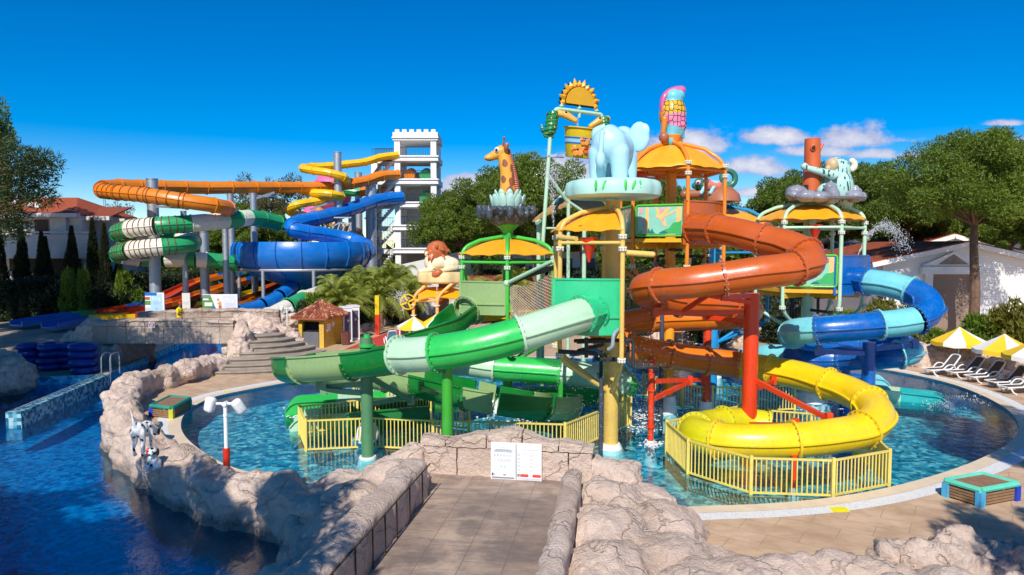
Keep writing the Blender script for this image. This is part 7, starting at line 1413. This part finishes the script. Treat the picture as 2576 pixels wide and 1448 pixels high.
# distant woodland
def woods():
    rnd = random.Random(9); m = MB()
    for k in range(210):
        a = rnd.uniform(-.85, .85); d = rnd.uniform(90, 140); c = V((d*a, d, 0)); h = rnd.uniform(6.5, 9.5)
        if -.62 < a < -.1: h *= .7
        clump(m, c+V((0, 0, h*.5)), V((4.5, 3, h*.5)), 170, 1.2, .4, rnd)
    for k in range(110):
        a = rnd.uniform(.28, .95); d = rnd.uniform(78, 92); clump(m, V((d*a, d, 4.2)), V((4, 3, 4.6)), 260, 1.0, .3, rnd)
    o = m.build('woodland', PINE, None, ang='keep'); o['kind'] = 'stuff'; return tag(o, 'far dark belt of trees along the horizon', 'woodland')
woods()
# palms
def palm_proto(seed, H, nf=30, FL=2.9):
    rnd = random.Random(seed); t = thing('palm_tree', 'x', 'palm', (0, 0, 0), 'feathery palms'); m = MB(); m.tube([V((0, 0, -.2)), V((.05, .05, H*.5)), V((.1, 0, H))], [.16, .13, .11], 9); m.build('trunk', BARK, t); m = MB()
    for k in range(nf):
        a = 2*pi*k/nf*2.4+rnd.uniform(-.2, .2); el = rnd.uniform(.1, 1.3); L = FL*rnd.uniform(.8, 1.1); d = V((cos(a), sin(a), 0)); pts = []
        for i in range(9): s = i/8; pts.append(V((.1, 0, H))+d*(L*s*cos(el)*(1-.1*s))+V((0, 0, L*(s*sin(el)*1.05-s*s*(.42+.3*cos(el))))))
        m.tube(pts, [.025-.0025*i for i in range(9)], 4, caps=False); side = V((-d.y, d.x, 0))
        for i in range(1, 8):
            for j in range(5):
                p = pts[i].lerp(pts[i+1], j/5); tg = (pts[i+1]-pts[i]).normalized()
                for s in (-1, 1): dd = (side*s*.8+tg*.7+V((0, 0, -.35+rnd.uniform(-.25, .1)))).normalized(); LL = .62*(1-.55*abs(i/8-.4)); n_ = dd.cross(tg).normalized(); w = dd.cross(n_).normalized()*.017; o = len(m.v); m.v += [p-w, p+w, p+dd*LL+V((0, 0, -.06))]; m.f.append([o, o+1, o+2]); m.mi.append(0)
    leafobj(m, 'fronds', PAL, t); return t
q1, q2 = palm_proto(1, 3.0), palm_proto(2, 2.3, 26, 2.6)
for i, (x, y, d, lab) in enumerate([(838, 690, 51.0, 'palm leftmost in the bed, above the kiosk roof'), (880, 700, 57.0, 'palm second from the left in the bed behind the kiosk'), (905, 682, 55.5, 'palm in the middle of the bed, in front of the blue bowl edge'), (940, 690, 56.5, 'palm above the marker post'), (985, 672, 58.0, 'tall palm below the white tower stairs'), (1022, 695, 57.0, 'palm rightmost in the bed, left of the lion plate'), (1190, 690, 56.0, 'palm seen between the lion and the green tower posts'), (1262, 700, 57.0, 'palm behind the column of the giraffe tower'), (1300, 672, 59.0, 'palm under the right of the giraffe canopy'), (960, 700, 54.5, 'lower palm right of the marker post'), (860, 710, 50.0, 'lower palm right behind the kiosk roof'), (800, 712, 52.0, 'palm behind the kiosk roof ridge, far left of the bed'), (925, 672, 58.0, 'slender palm in the rear of the bed left of the marker post'), (1000, 664, 60.0, 'slender palm in the rear of the bed near the lion wheel'), (1046, 688, 60.0, 'palm just left of the lion plate at the back of the bed')]): plant((q1, q2)[i % 2], gp2(x, d), i*1.1, (1.2, 1.2, max(.5, (P(x, y, d).z-1.5)/((3.0, 2.3)[i % 2]))), lab)
# ---------------------------------------------------------------- water in the air
def dropmat():
    n = N('droplets'); return n.bsdf(Base_Color=(.93, .96, .98, 1), Roughness=.08, Alpha=.85)
DROP = dropmat()
def spray(label, fn, n, seed, r=(.004, .011), name='water_spray'):
    rnd = random.Random(seed); m = MB()
    for _ in range(n):
        p = fn(rnd); s = rnd.uniform(*r); m.add([p+V((s, 0, -s*.5)), p+V((-s*.5, s*.86, -s*.5)), p+V((-s*.5, -s*.86, -s*.5)), p+V((0, 0, s*rnd.uniform(1, 2.6))), p-V((0, 0, s))], [(0, 1, 3), (1, 2, 3), (2, 0, 3), (1, 0, 4), (2, 1, 4), (0, 2, 4)])
    o = m.build(name, DROP, None, ang=180); o['kind'] = 'stuff'; return tag(o, label, 'water spray')
def jet(p0, vel, T, spread):
    def f(rnd):
        t = rnd.random()**.8*T; v = V(vel)+V((rnd.gauss(0, spread), rnd.gauss(0, spread), rnd.gauss(0, spread))); return p0+v*t-V((0, 0, 4.9*t*t))
    return f
def curtain(c, R0, z0, z1, amp=1.0):
    def f(rnd):
        a = rnd.uniform(0, 2*pi); r = R0*rnd.uniform(.55, 1.25); t = rnd.random()**.6; return V((c[0]+r*cos(a), c[1]+r*sin(a), z1+(z0-z1)*t))
    return f
spray('water droplets raining from the elephant tower deck', curtain(EC, 1.7, .1, 3.8), 1500, 1); spray('water droplets raining inside the giraffe tower', curtain(GC, 2.4, .1, 5.5), 1300, 2); spray('water droplets raining below the orange tower', curtain(OC, 2.1, .1, 9), 2200, 3); spray('water droplets falling from the koala tower', curtain(KC, 2.3, .1, 7.5), 2000, 4)
spray('tall white fountain jet between the giraffe and the elephant', jet(P(1392, 575, 26), (-.05, 0, 6.5), .9, .35), 900, 5, (.008, .02)); spray('arching water jet in front of the pines right of the koala tower', jet(P(2155, 650, 30), (2.3, .3, 5.3), 1.0, .22), 1300, 6, (.008, .02)); spray('white splash where the mint slide meets the pool', lambda r: G(2400+r.gauss(0, 30), 1020+r.gauss(0, 9), -.02)+V((0, 0, abs(r.gauss(0, .08)))), 900, 7, (.01, .03)); spray('splash jet beside the lion tower', jet(P(1015, 790, 47), (-.2, 0, 5.0), .8, .5), 500, 8, (.012, .03)); spray('thin water stream falling from the spout into the bucket', lambda r: P(1453, 296+40*r.random(), 29.6)+V((r.gauss(0, .02), r.gauss(0, .02), 0)), 250, 9)
def foam(label, pts, seed):
    rnd = random.Random(seed); m = MB()
    for x, y, rx, ry, n in pts:
        for _ in range(n): p = G(x+rnd.gauss(0, rx), y+rnd.gauss(0, ry), -.055); r = rnd.uniform(.02, .07); m.ball(p, (r, r, .012), 6, 4)
    o = m.build('foam', DROP, None, ang=180); o['kind'] = 'stuff'; tag(o, label, 'foam')
foam('white foam where falling water hits the pool', [(1620, 1060, 30, 16, 200), (1640, 1118, 14, 5, 80), (760, 1040, 20, 8, 120), (1560, 1030, 40, 14, 150), (1300, 1050, 60, 8, 120), (2050, 1020, 40, 10, 120), (1750, 1040, 30, 10, 80)], 3)
# ---------------------------------------------------------------- light, sky, camera
LD = V((.19, 1, -.92)).normalized()
sun = bpy.data.lights.new('sun', 'SUN'); sun.energy = 5; sun.angle = R(.5); sun.color = (1, .95, .87)
so = bpy.data.objects.new('sun', sun); so.rotation_euler = LD.to_track_quat('-Z', 'Y').to_euler(); so.location = (0, -20, 60); COL.objects.link(so)
w = bpy.data.worlds.new('World'); SC.world = w; w.use_nodes = True; T = w.node_tree; T.nodes.clear()
def wn(k, **kw):
    nd = T.nodes.new('ShaderNode'+k)
    for a, b in kw.items(): setattr(nd, a, b)
    return nd
def wm(op, a, b=0.0, c=0.0):
    m = wn('Math', operation=op)
    for i, x in enumerate((a, b, c)):
        if isinstance(x, (int, float)): m.inputs[i].default_value = x
        else: T.links.new(x, m.inputs[i])
    return m.outputs[0]
sky = wn('TexSky', sky_type='NISHITA'); sky.sun_disc = False; sky.sun_elevation = math.asin(-LD.z); sky.sun_rotation = math.atan2(-LD.x, -LD.y)
sky.air_density = 1.0; sky.dust_density = .05; sky.ozone_density = 4.0; sky.altitude = 1200
hs_ = wn('HueSaturation'); hs_.inputs['Saturation'].default_value = 1.62; hs_.inputs['Hue'].default_value = .507
hs_.inputs['Value'].default_value = .92; T.links.new(sky.outputs[0], hs_.inputs['Color'])
tc = wn('TexCoord'); sp = wn('SeparateXYZ'); T.links.new(tc.outputs['Generated'], sp.inputs[0])
dy = wm('MAXIMUM', sp.outputs[1], .02); ax = wm('DIVIDE', sp.outputs[0], dy); ez = wm('DIVIDE', sp.outputs[2], dy)
cv = wn('CombineXYZ'); T.links.new(ax, cv.inputs[0]); T.links.new(wm('MULTIPLY', ez, 1.5), cv.inputs[1])
def wnoise(sc, det, rough=.6, off=0):
    n = wn('TexNoise'); mp = wn('Mapping'); mp.inputs[1].default_value = (off, off*.7, 0); T.links.new(cv.outputs[0], mp.inputs[0]); T.links.new(mp.outputs[0], n.inputs['Vector']); n.inputs['Scale'].default_value = sc; n.inputs['Detail'].default_value = det; n.inputs['Roughness'].default_value = rough; return n.outputs[0]
n1 = wnoise(9, 8, .62); n2 = wnoise(34, 6, .6, 3)
tot = None
for x, y, rx, ry, k in [(1300, 478, 260, 34, .9), (1440, 440, 130, 42, 1), (1735, 372, 85, 40, 1), (1880, 425, 90, 26, .9), (1965, 350, 80, 22, .95), (2140, 352, 72, 32, 1), (2195, 392, 52, 14, .85), (1900, 488, 60, 14, .85), (2060, 385, 90, 16, .7), (2290, 395, 46, 14, .6), (2565, 372, 45, 20, .9), (2520, 312, 44, 9, .55), (2275, 354, 44, 9, .5), (1190, 462, 90, 22, .9), (205, 525, 70, 10, .55), (1900, 575, 500, 40, .7), (2050, 455, 100, 14, .6), (1650, 370, 50, 18, .5)]:
    r = ray(x, y); cx, cy = r.x/r.y, r.z/r.y
    a = wm('DIVIDE', wm('SUBTRACT', ax, cx), rx*1.3/FOC); b = wm('DIVIDE', wm('SUBTRACT', ez, cy), ry*1.35/FOC)
    b = wm('MULTIPLY', b, wm('ADD', 1.0, wm('LESS_THAN', b, 0.0)))
    e = wm('MULTIPLY', wm('EXPONENT', wm('MULTIPLY', wm('ADD', wm('MULTIPLY', a, a), wm('MULTIPLY', b, b)), -.9)), k)
    tot = e if tot is None else wm('MAXIMUM', tot, e)
lim = wm('MINIMUM', 1.0, wm('MULTIPLY', tot, 2.5)); dens = wm('ADD', tot, wm('MULTIPLY', lim, wm('MULTIPLY', wm('SUBTRACT', n1, .5), 1.9))); dens = wm('ADD', dens, wm('MULTIPLY', wm('SUBTRACT', n2, .5), .55))
mr = wn('MapRange', interpolation_type='SMOOTHSTEP'); T.links.new(dens, mr.inputs[0]); mr.inputs[1].default_value = .24; mr.inputs[2].default_value = .62
fac = wm('MULTIPLY', mr.outputs[0], wm('MULTIPLY', wm('GREATER_THAN', sp.outputs[1], .05), .88))
rp = wn('ValToRGB'); T.links.new(wm('ADD', wm('MULTIPLY', dens, .6), wm('MULTIPLY', n2, .5)), rp.inputs[0])
rp.color_ramp.elements[0].position = .45; rp.color_ramp.elements[0].color = (3.0, 3.2, 4.9, 1); rp.color_ramp.elements[1].position = .95; rp.color_ramp.elements[1].color = (6.6, 6.4, 6.6, 1)
mx = wn('Mix', data_type='RGBA'); T.links.new(fac, mx.inputs[0]); T.links.new(hs_.outputs[0], mx.inputs[6]); T.links.new(rp.outputs[0], mx.inputs[7])
bg = wn('Background'); bg.inputs[1].default_value = .14; T.links.new(mx.outputs[2], bg.inputs[0]); wo = wn('OutputWorld'); T.links.new(bg.outputs[0], wo.inputs[0])
cam = bpy.data.cameras.new('camera'); cam.sensor_width = 36; cam.lens = 36*FOC/2576; cam.clip_end = 6000; cam.clip_start = .1
co = bpy.data.objects.new('camera', cam); co.location = (0, 0, CAMZ); co.rotation_euler = (pi/2-PIT, 0, 0); COL.objects.link(co); SC.camera = co
SC.view_settings.view_transform = 'Standard'; SC.view_settings.look = 'None'; SC.view_settings.exposure = 0; SC.view_settings.gamma = 1
SC.cycles.max_bounces = 8; SC.cycles.transparent_max_bounces = 12; SC.cycles.use_denoising = True
